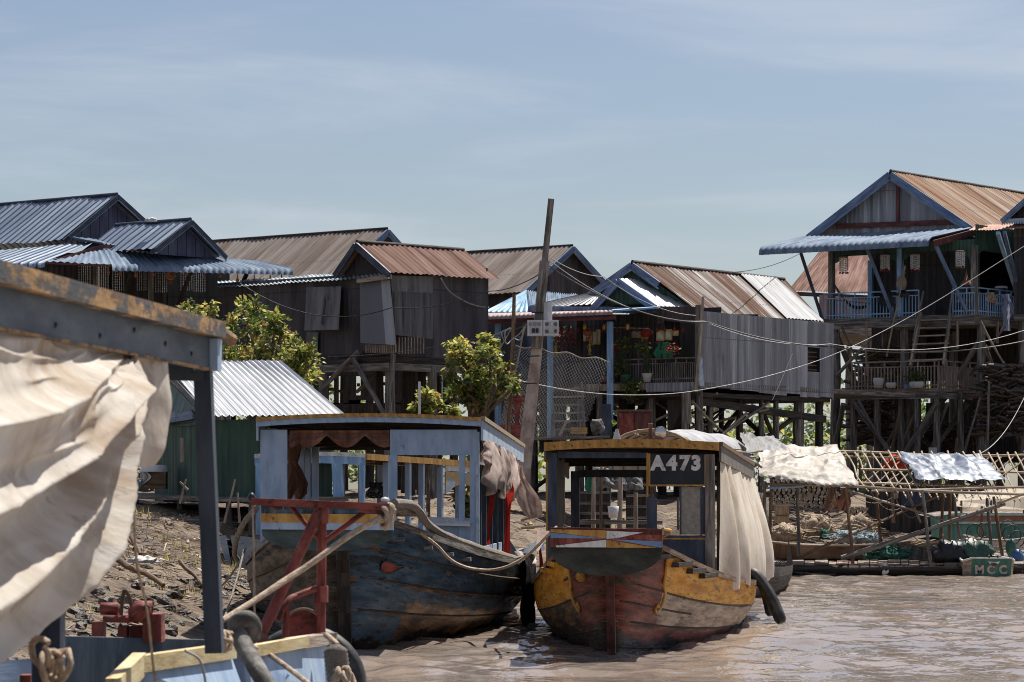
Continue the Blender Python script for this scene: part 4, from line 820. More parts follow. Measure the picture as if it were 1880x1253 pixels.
# ---------------------------------------------------------------- trees
def tree(name, label, base, tips, nleaf, L, mats, trunk_r, cl=.45, group=None, fk=.42):
    """tips: (point, cluster radius); a bent limb runs from the trunk to each"""
    t = thing(name, label, 'tree' if 'tree' in name else 'bush', base, group); base = V(base)
    tr = MB(); cen = sum((V(p) for p, r in tips), V((0,0,0))) / len(tips); fork = base.lerp(cen, fk)
    tr.tube(smooth_path([base - ZUP*.2, base.lerp(fork, .5) + V((R.uniform(-.08,.08), 0, 0)), fork], 4), [trunk_r * (1.25 - .5*i/8) for i in range(9)], 9, wob=.3)
    lf = MB()
    for p, r in tips:
        r *= .86; p = V(p); mid = fork.lerp(p, .5) + V((R.uniform(-.15,.15), R.uniform(-.2,.2), R.uniform(0,.15)))
        tr.tube(smooth_path([fork, mid, p], 4), [trunk_r*.55*(1 - .75*i/8) for i in range(9)], 6, wob=.3)
        for g in range(3):      # thin sprigs that break the outline
            d = V((R.gauss(0, 1), R.gauss(0, .7), R.gauss(.35, .8))).normalized(); e = p + d*r*R.uniform(1.1, 1.75); tr.tube([p, p.lerp(e, .6) + V((0, 0, .02)), e], [.008, .006, .004], 4, cap=False)
            for w_ in range(11): q = p.lerp(e, R.uniform(.5, 1.05)); leaf(lf, q + V((R.gauss(0,.02), R.gauss(0,.02), R.gauss(0,.02))), L*R.uniform(.7, 1.5), R.choice((0, 1, 1, 2)), .1)
        for k in range(int(nleaf * r / cl)):
            d = V((R.gauss(0,1), R.gauss(0,1), R.gauss(0,1))).normalized() * (R.random() ** .45) * r; q = p + d
            if noise.noise(q * 3.1) < -.04: continue
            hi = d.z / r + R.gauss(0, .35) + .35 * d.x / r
            mi = 1 if hi > .25 else (0 if hi > -.5 else 2)  # light leaves on top and right, dark ones below: painted sunlight
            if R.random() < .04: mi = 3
            # a whorl of leaves on one twig end
            for w_ in range(3): leaf(lf, q + V((R.gauss(0,.03), R.gauss(0,.03), R.gauss(0,.03))), L * R.uniform(.45, 1.5), mi, .15)
    tr.build('trunk', m_bark, t); lf.build('crown', mats, t); return t
LM = [m_leaf, m_leaf2, m_leafdark, m_leafred]
def ring(cx, cy, Y, rx, ry, n, rad, seed):
    rr = random.Random(seed); out = []
    for k in range(n):
        a = rr.uniform(0, 6.28); q = math.sqrt(rr.random()); out.append((P(cx + rx*q*math.cos(a), cy + ry*q*math.sin(a), Y + rr.uniform(-.9, .9)), rad * rr.uniform(.7, 1.25)))
    return out
t1 = [(P(x, y, 72 + R.uniform(-.8, .8)), r) for x, y, r in ((362,572,.26),(345,566,.16),(388,570,.15),(430,600,.34),(455,585,.36),(470,572,.25),(448,563,.22),(420,625,.36),(480,610,.36),(505,590,.26),(518,605,.2),(440,650,.4),(480,650,.42),(515,640,.36),(540,625,.26),(535,660,.34),(560,650,.26),(562,680,.3),(545,690,.3),(500,680,.4),(455,690,.4),(575,665,.16),(570,698,.2),(410,660,.35),(400,620,.3),(425,690,.35))]
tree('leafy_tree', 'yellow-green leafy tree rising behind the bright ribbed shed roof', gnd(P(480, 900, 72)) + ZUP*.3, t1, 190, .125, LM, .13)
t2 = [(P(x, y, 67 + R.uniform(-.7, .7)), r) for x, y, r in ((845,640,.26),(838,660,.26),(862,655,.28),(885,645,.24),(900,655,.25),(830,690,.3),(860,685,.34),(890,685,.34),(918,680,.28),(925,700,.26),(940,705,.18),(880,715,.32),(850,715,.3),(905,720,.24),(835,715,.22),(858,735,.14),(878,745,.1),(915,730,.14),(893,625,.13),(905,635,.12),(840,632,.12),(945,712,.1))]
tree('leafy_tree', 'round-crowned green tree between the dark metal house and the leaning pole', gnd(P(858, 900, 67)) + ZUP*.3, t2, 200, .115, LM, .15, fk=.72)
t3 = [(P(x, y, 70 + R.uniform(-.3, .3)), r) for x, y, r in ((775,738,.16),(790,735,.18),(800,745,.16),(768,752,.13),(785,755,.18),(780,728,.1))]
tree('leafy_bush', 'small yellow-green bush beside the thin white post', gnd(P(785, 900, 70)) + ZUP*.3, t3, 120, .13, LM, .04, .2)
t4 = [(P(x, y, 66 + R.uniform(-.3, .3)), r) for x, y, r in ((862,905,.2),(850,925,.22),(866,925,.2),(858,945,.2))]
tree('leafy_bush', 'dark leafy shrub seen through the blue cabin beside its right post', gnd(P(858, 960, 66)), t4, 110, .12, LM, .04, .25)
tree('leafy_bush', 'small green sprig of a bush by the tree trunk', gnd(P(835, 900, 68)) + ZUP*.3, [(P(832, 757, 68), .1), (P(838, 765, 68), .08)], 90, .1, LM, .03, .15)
tag(MB().beam(P(770, 790, 66), P(770, 701, 66), .05, .05).build('marker_post', m_white), 'thin white square post beside the small bush', 'post')
# ---------------------------------------------------------------- the leaning pole and its meters
up = thing('utility_pole', 'leaning utility pole of concrete topped by a long dark timber', 'pole', gnd(P(957, 910, 66)))
a, b = P(955, 915, 66), P(992, 585, 66); d = (b-a).normalized(); r_ = V((1, 0, 0))
pb = MB(); lw_, hw = .15, .13
for i in range(12):
    p0, p1 = a.lerp(b, i/12), a.lerp(b, (i+1)/12); w0, w1 = .16 - .06*i/12, .16 - .06*(i+1)/12
    pb.hexa([p0 + V((-w0, -w0, 0)), p0 + V((w0, -w0, 0)), p0 + V((w0, w0, 0)), p0 + V((-w0, w0, 0)), p1 + V((-w1, -w1, 0)), p1 + V((w1, -w1, 0)), p1 + V((w1, w1, 0)), p1 + V((-w1, w1, 0))])
pb.build('pole', m_concrete, up)
pts, rs = stick(P(984, 640, 65.85), P(1012, 366, 66), .1, .004, 8); MB().beam(P(984, 640, 65.83), P(1000, 480, 65.9), .2, .12).beam(P(1000, 480, 65.9), P(1012, 366, 66), .125, .11).build('extension_post', m_timber, up)
MB().tube([P(1006, 556, 65.7), P(1006, 590, 65.7)], .085, 12).build('transformer_can', m_greymetal, up)
for q in (575, 655, 705): p = P(990 + (590-q)*.11 - 4, q, 65.85); MB().tube([p + V((-.13, -.1, 0)), p + V((.13, -.1, .01))], .014, 6).build('strap', m_black, up)
bx = [P(967, 587, 65.6), P(1027, 616, 65.6)]
for i, (x0, x1) in enumerate(((968, 996), (997, 1026))):
    mbx = thing('meter_box', ('grey meter box with three round meters, left of the pair on the leaning pole', 'grey meter box with four small dials, right of the pair on the leaning pole')[i], 'meter box', P((x0+x1)/2, 617, 65.55), 'meter boxes on the leaning pole')
    a, b = P(x0, 617, 65.45), P(x1, 588, 65.45); MB().box((a.x, a.y, a.z), (b.x, b.y + .16, b.z)).build('box', m_greymetal, mbx)
    g = MB(); w_ = b.x - a.x; h_ = b.z - a.z
    g.box((a.x + .012, a.y - .012, a.z + .012), (b.x - .012, a.y - .002, a.z + .03)).box((a.x + .012, a.y - .012, b.z - .03), (b.x - .012, a.y - .002, b.z - .012)).box((a.x + .012, a.y - .011, a.z + .03), (a.x + .03, a.y - .003, b.z - .03)).box((b.x - .03, a.y - .011, a.z + .03), (b.x - .012, a.y - .003, b.z - .03)); g.build('door_frame', m_white, mbx)
    for fx, fz in (((.2, .74), (.5, .74), (.8, .74)) if i == 0 else ((.25, .74), (.8, .74), (.25, .28), (.8, .3))):
        MB().lathe((a.x + w_*fx, a.y - .003, a.z + h_*fz), [(.001, .03), (.032, .03), (.036, .012), (.036, 0)], 14, axis=(0, -1, 0)).build('meter_dial', m_glass if i == 0 else m_hose, mbx)
    if i == 0: MB().box((a.x + w_*.3, a.y - .04, a.z + .06), (a.x + w_*.5, a.y - .003, a.z + .15)).box((a.x + w_*.56, a.y - .04, a.z + .06), (a.x + w_*.74, a.y - .003, a.z + .15)).build('breaker', m_black, mbx)
    else: MB().box((a.x + w_*.5, a.y - .02, a.z + h_*.66), (a.x + w_*.64, a.y - .003, a.z + h_*.86)).build('breaker', m_white, mbx)
def cable(name, label, pts, r, mat, group=None):
    return tag(MB().tube(pts, r, 5).build(name, mat), label, 'cable' if mat is not m_rope else 'rope', group)
G = 'cables strung from the leaning pole'
cable('power_cable', 'upper pale cable from the leaning pole to the grey-walled house', sag(P(1008, 472, 66), P(1108, 508, 80), .1) + sag(P(1108, 508, 80), P(1292, 580, 90), .25)[1:], .009, m_palewire, G)
cable('power_cable', 'long pale cable crossing the grey house wall to the right edge', sag(P(1008, 478, 66), P(1292, 590, 78), .35) + sag(P(1292, 590, 78), P(1525, 632, 80), .2)[1:] + sag(P(1525, 632, 80), P(1900, 600, 88), .35)[1:], .009, m_palewire, G)
cable('power_cable', 'thick black cable running below the pale one across the grey wall', sag(P(1006, 488, 66), P(1300, 592, 78), .3) + sag(P(1300, 592, 78), P(1525, 637, 80), .12)[1:] + sag(P(1525, 637, 80), P(1900, 622, 88), .25)[1:], .016, m_wire, G)
cable('power_cable', 'black cable drooping low across the middle of the grey wall', sag(P(1290, 640, 91), P(1525, 690, 104), .25), .012, m_wire, G)
cable('power_cable', 'thin dark wire rising to the tip of the blue awning', sag(P(1345, 500, 92), P(1468, 466, 103), .12), .014, m_wire, G)
cable('power_cable', 'black wire dropping left from the pole towards the dark metal house', sag(P(996, 500, 66), P(895, 535, 78), .1) + sag(P(895, 535, 78), P(720, 565, 82), .15)[1:] + sag(P(720, 565, 82), P(440, 520, 84), .5)[1:], .012, m_wire, G)
cable('power_cable', 'low wire sagging from the pole in front of the loose sheets', sag(P(970, 595, 66), P(880, 622, 74), .05) + sag(P(880, 622, 74), P(600, 655, 80), .1)[1:], .01, m_wire, G)
cable('white_hose', 'pale curved hose hanging on the dark wall under the rusty eave', smooth_path([P(809, 511, 86), P(825, 535, 86.3), P(850, 552, 86.8), P(875, 562, 87.4), P(897, 565, 88)], 5), .022, m_palewire)
tag(MB().tube(smooth_path([P(948, 698, 67), P(1040, 716, 71), P(1130, 725, 76), P(1220, 724, 80), P(1300, 714, 83), P(1420, 688, 85), P(1550, 643, 87), P(1700, 565, 89), P(1900, 440, 91)], 6), .0095, 5).build('tie_rope', m_palewire), 'long pale rope swung from the tree past the porch up to the right edge', 'rope')
tag(MB().tube(sag(P(1455, 650, 92), P(1418, 735, 90), .02), .007, 5).build('tie_rope', m_oldrope), 'short pale cord slanting down from the long rope over the grey wall', 'rope')
tag(MB().tube(sag(P(1790, 836, 86), P(1885, 720, 90), .35), .011, 5).build('tie_rope', m_palewire), 'thick pale rope curving up at the right edge behind the bamboo rack', 'rope')
# thin poles standing near the meter boxes
G = 'thin bare poles near the leaning pole'
for lab, q0, q1, Y, r in (('thin brown pole left of the meter boxes, wires looped on its top', (930, 800), (944, 540), 68, .045), ('thin pole at the corner of the grey house wall', (1278, 720), (1291, 545), 84, .042), ('thin grey stick leaning behind the left thin pole', (925, 700), (962, 600), 69, .02)):
    pts, rs = stick(P(*q0, Y) - ZUP*(1.2 if Y != 84 else 0), P(*q1, Y), r, .008, 6); tag(MB().tube(pts, rs, 7, wob=.15).build('thin_pole', m_brownwood if Y == 68 else m_palewood), lab, 'pole', G)
for k, lab in enumerate(('tangled pale wires looped between the thin pole and meter boxes', 'drooping loop of pale wire left of the thin pole')):
    pts = smooth_path([P(966, 596, 66.4), P(955, 612 + 12*k, 67), P(942, 622, 67.7), P(930, 632, 67.6), P(927 - 6*k, 610, 67.6), P(938, 604, 67.9), P(918 - 30*k, 640 - 18*k, 68)], 5)
    tag(MB().tube(pts, .012, 5).build('loose_wire', m_palewire), lab, 'wire')
class Boat:
    def __init__(s, x0, y0, ang, B, zb, zm, fall=4.5, full=8.0, rake=.7, L=17):
        a = math.radians(ang); s.o = V((x0, y0, 0)); s.a = V((math.sin(a), math.cos(a), 0)); s.r = V((math.cos(a), -math.sin(a), 0))
        s.B, s.zb, s.zm, s.fall, s.full, s.rake, s.L = B, zb, zm, fall, full, rake, L
    def at(s, q, l, z): return s.o + s.a*q + s.r*l + ZUP*z
    def hb(s, q):
        w = s.B * min(1, (q + .004) / s.full) ** .47
        return w * (1 - .28 * max(0, (q - s.L*.6) / (s.L*.4)) ** 2)
    def hz(s, q): return s.zm + (s.zb - s.zm) * math.exp(-q / s.fall) + .5 * max(0, (q - s.L*.75) / (s.L*.25)) ** 2
    def pt(s, side, q, t, out=0):
        f = min(1, .25 + q / 6); w0 = s.hb(q); ww = w0 * ((1-f) * (1-t) ** .8 + f * (max(0, 1 - t**2.6)) ** .55)
        z = s.hz(q) * (1-t) - .38 * t; sh = s.rake * t * max(0, 1 - q/7)
        return s.at(q + sh, side * (max(ww, .02) + out), z)
    def hull(s, side, mats, pick, nq=64, ntt=26):
        m = MB(); qs = [s.L * (i/nq) ** 1.5 for i in range(nq+1)]; ts = [i/ntt for i in range(ntt+1)]
        P_ = [[s.pt(side, q, t) for t in ts] for q in qs]
        for i in range(nq):
            for j in range(ntt):
                f = [P_[i][j], P_[i+1][j], P_[i+1][j+1], P_[i][j+1]]; u = [(ts[j]*2.2, qs[i]), (ts[j]*2.2, qs[i+1]), (ts[j+1]*2.2, qs[i+1]), (ts[j+1]*2.2, qs[i])]
                if side > 0: f.reverse(); u.reverse()
                m.add(f, [(0,1,2,3)], u, pick((qs[i]+qs[i+1])/2, (ts[j]+ts[j+1])/2, side), True)
        bm = m; return bm
    def line(s, side, t, q0, q1, n=30, out=.006, dt=0): return [s.pt(side, q0 + (q1-q0)*i/n, t + dt*i/n, out) for i in range(n+1)]
def grime(name, cols, wet=True, **k):
    """hull paint with scrapes and mud; the muddy wet band near the water is part of the hull"""
    st = [((.022,.018,.015),(2.6,.8,1),.56,.66,.8), ((.3,.2,.12),(10,1.4,1),.6,.64,.6), ((.015,.012,.01),(22,3.5,1),.58,.62,.85)]
    st += k.pop('stain', []); return M(name, cols, (6,1.2,1), rough=k.pop('rough', .5), spec=.14, bump=.25, stain=st, bdist=.02, **k)
m_h_yel = grime('hull_ochre_paint', [(.43,.17,.012),(.6,.275,.022),(.68,.37,.05)])
m_h_red = grime('hull_red_paint', [(.07,.014,.009),(.145,.03,.02),(.22,.06,.04)], rough=.42)
m_h_grey = grime('hull_bare_grey_plank', [(.18,.135,.1),(.31,.24,.185),(.41,.33,.265)])
m_h_brown = grime('hull_black_brown_plank', [(.02,.015,.011),(.075,.048,.026),(.21,.125,.055)])
m_h_dark = grime('hull_wet_dark_bottom', [(.012,.01,.009),(.026,.02,.017),(.05,.036,.028)], rough=.3)
m_h_navy = grime('hull_dark_blue_paint', [(.032,.060,.092),(.056,.100,.148),(.090,.144,.200)], stain=[((.16,.17,.17),(12,2,1),.66,.72,.45)])
m_h_scar_sheen = grime('hull_scraped_brown_and_sheen', [(.045,.030,.022),(.150,.090,.054),(.285,.173,.098)], rough=.35)  # scrapes along the seams, plus water sheen painted low on the hull
m_h_tan = grime('hull_bare_tan_timber', [(.036,.030,.025),(.081,.067,.054),(.153,.130,.108)])
def planking(b, par, seams, mat=m_darktimber, r=.012):
    m = MB()
    for side, t, q0, q1, dt in seams: m.tube(b.line(side, t, q0, q1, 40, .002, dt), r, 5)
    return m.build('plank_seams', mat, par)
def gunwale(b, par, mat, q0, q1, w=.09, h=.06, mat2=None):
    for side in (-1, 1):
        m = MB(); n = 30; qs = [q0 + (q1-q0)*(i/n)**1.4 for i in range(n+1)]
        ps = [b.pt(side, q, 0, .015) for q in qs]; r = b.r * side
        rows = [[p - r*w for p in ps], [p - r*w + ZUP*h for p in ps], [p + r*.02 + ZUP*h for p in ps], [p + r*.02 - ZUP*.02 for p in ps], [p - r*w for p in ps]]
        m.grid(rows, smooth=False, uv=lambda i, j: (j*.1, i*.4)); m.build('gunwale', mat, par)
def deck(b, par, q0, q1, drop, mat):
    n = 16; m = MB(); qs = [q0 + (q1-q0)*i/n for i in range(n+1)]
    m.grid([[b.at(q, -b.hb(q)*.95, b.hz(q)-drop) for q in qs], [b.at(q, b.hb(q)*.95, b.hz(q)-drop) for q in qs]], smooth=False); return m.build('deck', mat, par)
def keelstem(b, par, mat, w=.1):
    ts = [i/12*.98 for i in range(13)]; pts = [b.pt(0, 0, t) - b.a*.05 for t in ts]
    m = MB()
    for p, q in zip(pts, pts[1:]): m.beam(p, q, w, .12, up=b.a)
    return m.build('stem', mat, par)
# ================================================================ the yellow and red boat
bA = Boat(1.16, 39, 5.2, 1.58, 1.46, .5); ba = thing('river_boat', 'yellow-red river boat with painted bow board and the number A473', 'boat', bA.at(6, 0, 0), 'moored river boats')
def pickA(q, t, side):
    n = noise.noise(V((q*.6, t*3, side*3))) + .4*noise.noise(V((q*3, t*12, side)))
    if t > (.7 if side > 0 else .6) + .1*n - .1*math.exp(-q): return 3
    for sm in ((.3, .56, .74) if side > 0 else (.36, .62)):
        if -.012 < t - sm < .022 and noise.noise(V((q*1.6, sm*9, side))) > -.02: return 4
    if side > 0:
        if q < 1.15 + .35*t: return 1
        if t < .3: return 0
        if t < .56: return 2
        return 1 if t < .74 else 3
    if q < .95 + .5*t: return 1 if t < .6 else 3
    if t < .36: return 0
    return 4 if t < .62 else 3 if t > .72 else 1
for side in (-1, 1): bA.hull(side, None, pickA, 140, 60).build('hull_side', [m_h_yel, m_h_red, m_h_grey, m_h_dark, m_h_brown], ba)
planking(bA, ba, [(1,.3,.05,14,0),(1,.56,.05,14,0),(1,.74,.1,10,0),(-1,.36,.05,14,0),(-1,.62,.05,12,0),(-1,.2,.05,1.5,0),(1,.43,.05,3,0)])
keelstem(bA, ba, M('stem_maroon', [(.05,.018,.015),(.1,.035,.028),(.15,.06,.045)], (5,2,2), rough=.5, bump=.2), .1)
gunwale(bA, ba, m_brownwood, .3, 15, .1, .05); deck(bA, ba, .2, 5.2, .1, m_brownwood); deck(bA, ba, 5.2, 15, .0, m_brownwood)
# the yellow outlined scrolls at the bow
for side, q in ((1, 1.15), (-1, .95)):
    f = lambda t, dq: bA.pt(side, q + dq + .35*t, t, .012); pth = [f(t, 0) for t in (.02,.1,.18,.25)] + [f(.3, .1), f(.36, .1), f(.42, .02), f(.46, -.12), f(.45, -.2), f(.41, -.16), f(.42,-.08)]
    MB().tube(smooth_path(pth, 5), .022, 6).build('painted_scroll', m_ochre, ba)
MB().lathe(bA.pt(-1, .42, .24, .03), [(.001,.05),(.04,.045),(.07,.02),(.075,0)], 12, axis=(-.25,-1,0)).build('hawse_knob', m_ochre, ba)
MB().tube(smooth_path([bA.pt(-1, .42, .24, .05) + V((math.cos(a)*.09, 0, math.sin(a)*.07)) for a in [k*.7 for k in range(10)]], 3), .014, 5).build('hawse_ring', m_rustcloth, ba)
# bow platform with its painted edge
pw, z0, z1, s0 = .66, 1.33, 1.56, -.55
A_ = lambda l, z, s=s0: bA.at(s, l, z)
MB().slab([A_(-pw, z1), A_(pw, z1 - .02), bA.at(1.3, pw + .12, z1 - .05), bA.at(1.3, -pw - .12, z1 - .05)], (0, 0, -.07)).build('bow_platform', m_brownwood, ba)
bp = MB()
fx = lambda cx: (cx - 507) / 280 * pw
fz = lambda cy: z1 - .015 - (cy - 552) / 92 * (z1 - z0)
bp.slab([A_(-pw, z0), A_(pw, z0), A_(pw, z1 - .02), A_(-pw, z1 - .0)], bA.a * .05); bo = bp.build('bow_board', m_redpaint, ba)
m_stripeblue = M('stripe_blue', [(.12,.22,.38),(.18,.29,.46)], (6,3,3), rough=.6, bump=.1, stain=((.1,.1,.1),(12,6,4),.62,.7,.7))
for nm, mat, q in (('painted_wedge', m_ochre, [(228,555),(505,560),(505,598),(228,568)]), ('painted_wedge', m_stripeblue, [(228,570),(502,599),(228,596)]), ('painted_wedge', m_whitepaint, [(256,632),(507,604),(507,640),(256,640)]),
                   ('painted_wedge', m_whitepaint, [(508,562),(690,570),(560,596),(508,600)]), ('painted_wedge', m_stripeblue, [(530,602),(783,612),(783,642)]), ('painted_wedge', m_ochre, [(509,605),(770,643),(509,641)])):
    MB().slab([A_(fx(x), fz(y), s0 - .006) for x, y in reversed(q)], bA.a * .005).build(nm, mat, bo)
arc = [A_(pw*math.cos(math.pi*k/20), z0 - (.34*math.sin(math.pi*k/20)**.75), s0 + .06) for k in range(21)]
MB().slab(arc, bA.a * .06).build('bow_apron', M('dark_green_black_board', [(.012,.014,.01),(.028,.032,.024),(.05,.052,.04)], (5,2,2), rough=.6, bump=.2, stain=((.16,.05,.03),(7,7,5),.64,.72,.7)), ba)
for side, n in ((1, 4), (-1, 3)):
    for k in range(n):
        q = .9 + k*.75; p = bA.pt(side, q, .06, .02); MB().beam(p - bA.r*side*.1 - bA.a*.2, p + bA.a*.6 + bA.r*side*.05, .24, .06).build('side_step', m_darktimber if side > 0 else m_h_yel, ba)
MB().tube(smooth_path([A_(pw, z1 - .02, -.4), bA.at(.3, pw + .06, z1 - .06), bA.pt(1, .8, 0, -.05) + ZUP*.07], 4), .02, 6).build('bow_trim', m_ochre, ba)
# cabin
def rail_rect(m, p, w, h, d, t):   # picture frame of four bars: p lower-left corner, w along r, h up
    pass
hw = lambda q: 1.13 + (q - 5) * .035
zr = lambda q, l=0: 2.57 - max(0, q - 5) * .026 + .05 * (1 - (l / 1.2) ** 2)
c0, c1 = 5.0, 13.0
rows = [[bA.at(c0 - .12 + (c1+.2-c0)*j/8, hw(c0 + (c1-c0)*j/8) * 1.04 * (i/5 - 1), zr(c0 + (c1-c0)*j/8, hw(c0)*(i/5-1)) + .05) for i in range(11)] for j in range(9)]
ro_ = MB().grid(rows); ro_.grid([[p - ZUP*.05 for p in r][::-1] for r in rows]); roofA = ro_.build('roof', m_brownwood, ba)
fe = MB()
for i in range(10):
    a, b = rows[0][i], rows[0][i+1]; fe.slab([a - ZUP*.1, b - ZUP*.1, b + ZUP*.012, a + ZUP*.012], bA.a*-.04)
fe.build('roof_edge', m_ochre, roofA)
for side, mm in ((1, m_timber), (-1, m_timber)):
    m = MB(); k = 10 if side > 0 else 0
    for j in range(8): m.slab([rows[j][k] - ZUP*.24, rows[j+1][k] - ZUP*.24, rows[j+1][k] - ZUP*.035, rows[j][k] - ZUP*.035], bA.r*.03)
    m.build('side_fascia', mm, ba); m = MB()
    for j in range(8): m.slab([rows[j][k] - ZUP*.034, rows[j+1][k] - ZUP*.034, rows[j+1][k] + ZUP*.02, rows[j][k] + ZUP*.02], bA.r*.05)
    m.build('roof_edge', m_brownwood, roofA)
fz0 = .62
def post(par, b, q, l, z0, z1, w, mat, name='post', d=None): return MB().beam(b.at(q, l, z0), b.at(q, l, z1), w, d or w, up=b.a).build(name, mat, par)
post(ba, bA, c0, -1.07, fz0, 2.5, .12, m_navy); post(ba, bA, c0 - .005, -1.145, fz0, 2.5, .03, m_ochre, 'post_trim'); post(ba, bA, c0, 1.05, .5, 2.48, .13, m_timber)
post(ba, bA, c0 + .003, .27, fz0 + .3, 1.9, .13, m_navy); post(ba, bA, c0 - .01, .21, fz0 + .3, 2.5, .025, m_ochre, 'post_trim'); post(ba, bA, c0, .62, 1.3, 1.9, .03, m_timber)
MB().slab([bA.at(c0-.02, -1.0, 2.43), bA.at(c0-.02, .22, 2.43), bA.at(c0-.02, .22, 2.5), bA.at(c0-.02, -1.0, 2.52)], bA.a*.05).build('head_beam', m_navy, ba)
sgn = MB().slab([bA.at(c0-.03, .24, 2.06), bA.at(c0-.03, .98, 2.06), bA.at(c0-.03, .98, 2.475), bA.at(c0-.03, .24, 2.49)], bA.a*.03).build('number_board', M('number_board_navy', [(.008,.011,.018),(.016,.02,.03)], (4,2,2), rough=.5, bump=.05), ba)
m = MB(); f = c0 - .045
for l0, l1, y0, y1 in ((.225,.25,2.05,2.49),(.975,1.0,2.05,2.475),(.25,.975,2.05,2.073)): m.slab([bA.at(f, l0, y0), bA.at(f, l1, y0), bA.at(f, l1, y1), bA.at(f, l0, y1)], bA.a*.02)
m.build('board_frame', m_ochre, sgn)
def text_mesh(txt, name, mat, par, org, xdir, zdir, size, bold=.0, space=1.0, depth=.004):
    cu = bpy.data.curves.new(name, 'FONT'); cu.body = txt; cu.size = size; cu.offset = bold; cu.extrude = depth; cu.space_character = space; cu.resolution_u = 3
    o = bpy.data.objects.new(name, cu); COL.objects.link(o); dg = bpy.context.evaluated_depsgraph_get(); me = bpy.data.meshes.new_from_object(o.evaluated_get(dg)); bpy.data.objects.remove(o)
    xd, zd = V(xdir).normalized(), V(zdir).normalized(); nd = xd.cross(zd)
    for v in me.vertices: v.co = V(org) + xd*v.co.x + zd*v.co.y + nd*v.co.z
    me.materials.clear(); me.materials.append(mat); 
    o = bpy.data.objects.new(name, me); COL.objects.link(o); o.parent = par
    t = V((0,0,0)); q = par
    while q is not None:
        if q.type == 'EMPTY': t += V(q.location)
        q = q.parent
    if par.type == 'EMPTY': o.matrix_parent_inverse = Matrix.Translation(-t)
    return o
m_letter = M('worn_white_lettering', [(.42,.42,.42),(.6,.6,.59),(.68,.68,.67)], (9,9,9), coord='Object', rough=.7, bump=0, stain=((.05,.05,.06),(16,16,16),.58,.66,.9))
for ch, l, w_ in (('A', .265, 1), ('4', .475, 1), ('7', .645, 1), ('3', .80, 1)):
    text_mesh(ch, 'painted_number', m_letter, sgn, bA.at(c0 - .037, l, 2.275), bA.r, (0,0,1), .262, .015)
# window, lower panels
m = MB(); wy0, wy1 = 1.40, 2.04
m.slab([bA.at(c0, .66, wy0), bA.at(c0, .92, wy0), bA.at(c0, .92, wy1), bA.at(c0, .66, wy1)], bA.a*.006); wn = m.build('window_pane', m_glass, ba)
m = MB()
for l0, l1, y0, y1 in ((.33,.99,wy0-.045,wy0-.01),(.93,.99,wy0,wy1),(.64,.665,wy0,wy1)): m.slab([bA.at(c0-.02, l0, y0), bA.at(c0-.02, l1, y0), bA.at(c0-.02, l1, y1), bA.at(c0-.02, l0, y1)], bA.a*.05)
m.build('window_frame', m_navy, wn)
MB().slab([bA.at(c0-.015, .33, .95), bA.at(c0-.015, 1.0, .9), bA.at(c0-.015, 1.0, 1.35), bA.at(c0-.015, .33, 1.35)], bA.a*.03).build('lower_panel', m_navy, ba)
MB().slab([bA.at(c0-.02, .33, 1.335), bA.at(c0-.02, 1.0, 1.335), bA.at(c0-.02, 1.0, 1.36), bA.at(c0-.02, .33, 1.36)], bA.a*.02).build('panel_trim', m_ochre, ba)
for q, l in ((6.4, -1.1), (7.6, -1.1), (9.2, -1.15), (10.8, -1.2)): post(ba, bA, q, l * hw(q)/1.13, .6, zr(q) - .1, .09, m_navy)
for q in (7, 9, 11): post(ba, bA, q, 1.06 * hw(q)/1.13, .6, zr(q) - .1, .08, m_timber)
MB().slab([bA.at(c0 + .1, -1.09, .6), bA.at(7.5, -1.14, .6), bA.at(7.5, -1.14, 2.4), bA.at(c0 + .1, -1.09, 2.44)], bA.r*.03).build('side_board', m_navy, ba)
for q in (6.2, 7.8, 9.4, 11): MB().beam(bA.at(q, -hw(q)+.05, zr(q)-.06), bA.at(q, hw(q)-.05, zr(q)-.06), .05, .08).build('roof_beam', m_darktimber, ba)
m = MB(); q = c1 - .1
for l0, l1, y0, y1 in ((-1.4,-1.26,.5,2.3),(1.15,1.4,.5,2.3),(-1.26,1.15,2.2,2.32)): m.slab([bA.at(q, l0, y0), bA.at(q, l1, y0), bA.at(q, l1, y1), bA.at(q, l0, y1)], bA.a*.04)
m.build('rear_board', m_navy, ba)
MB().slab([bA.at(10, -.75, .65), bA.at(10.2, -.5, .65), bA.at(10.2, -.72, 1.6)], bA.a*.02).build('leaning_board', m_bamboo, ba)
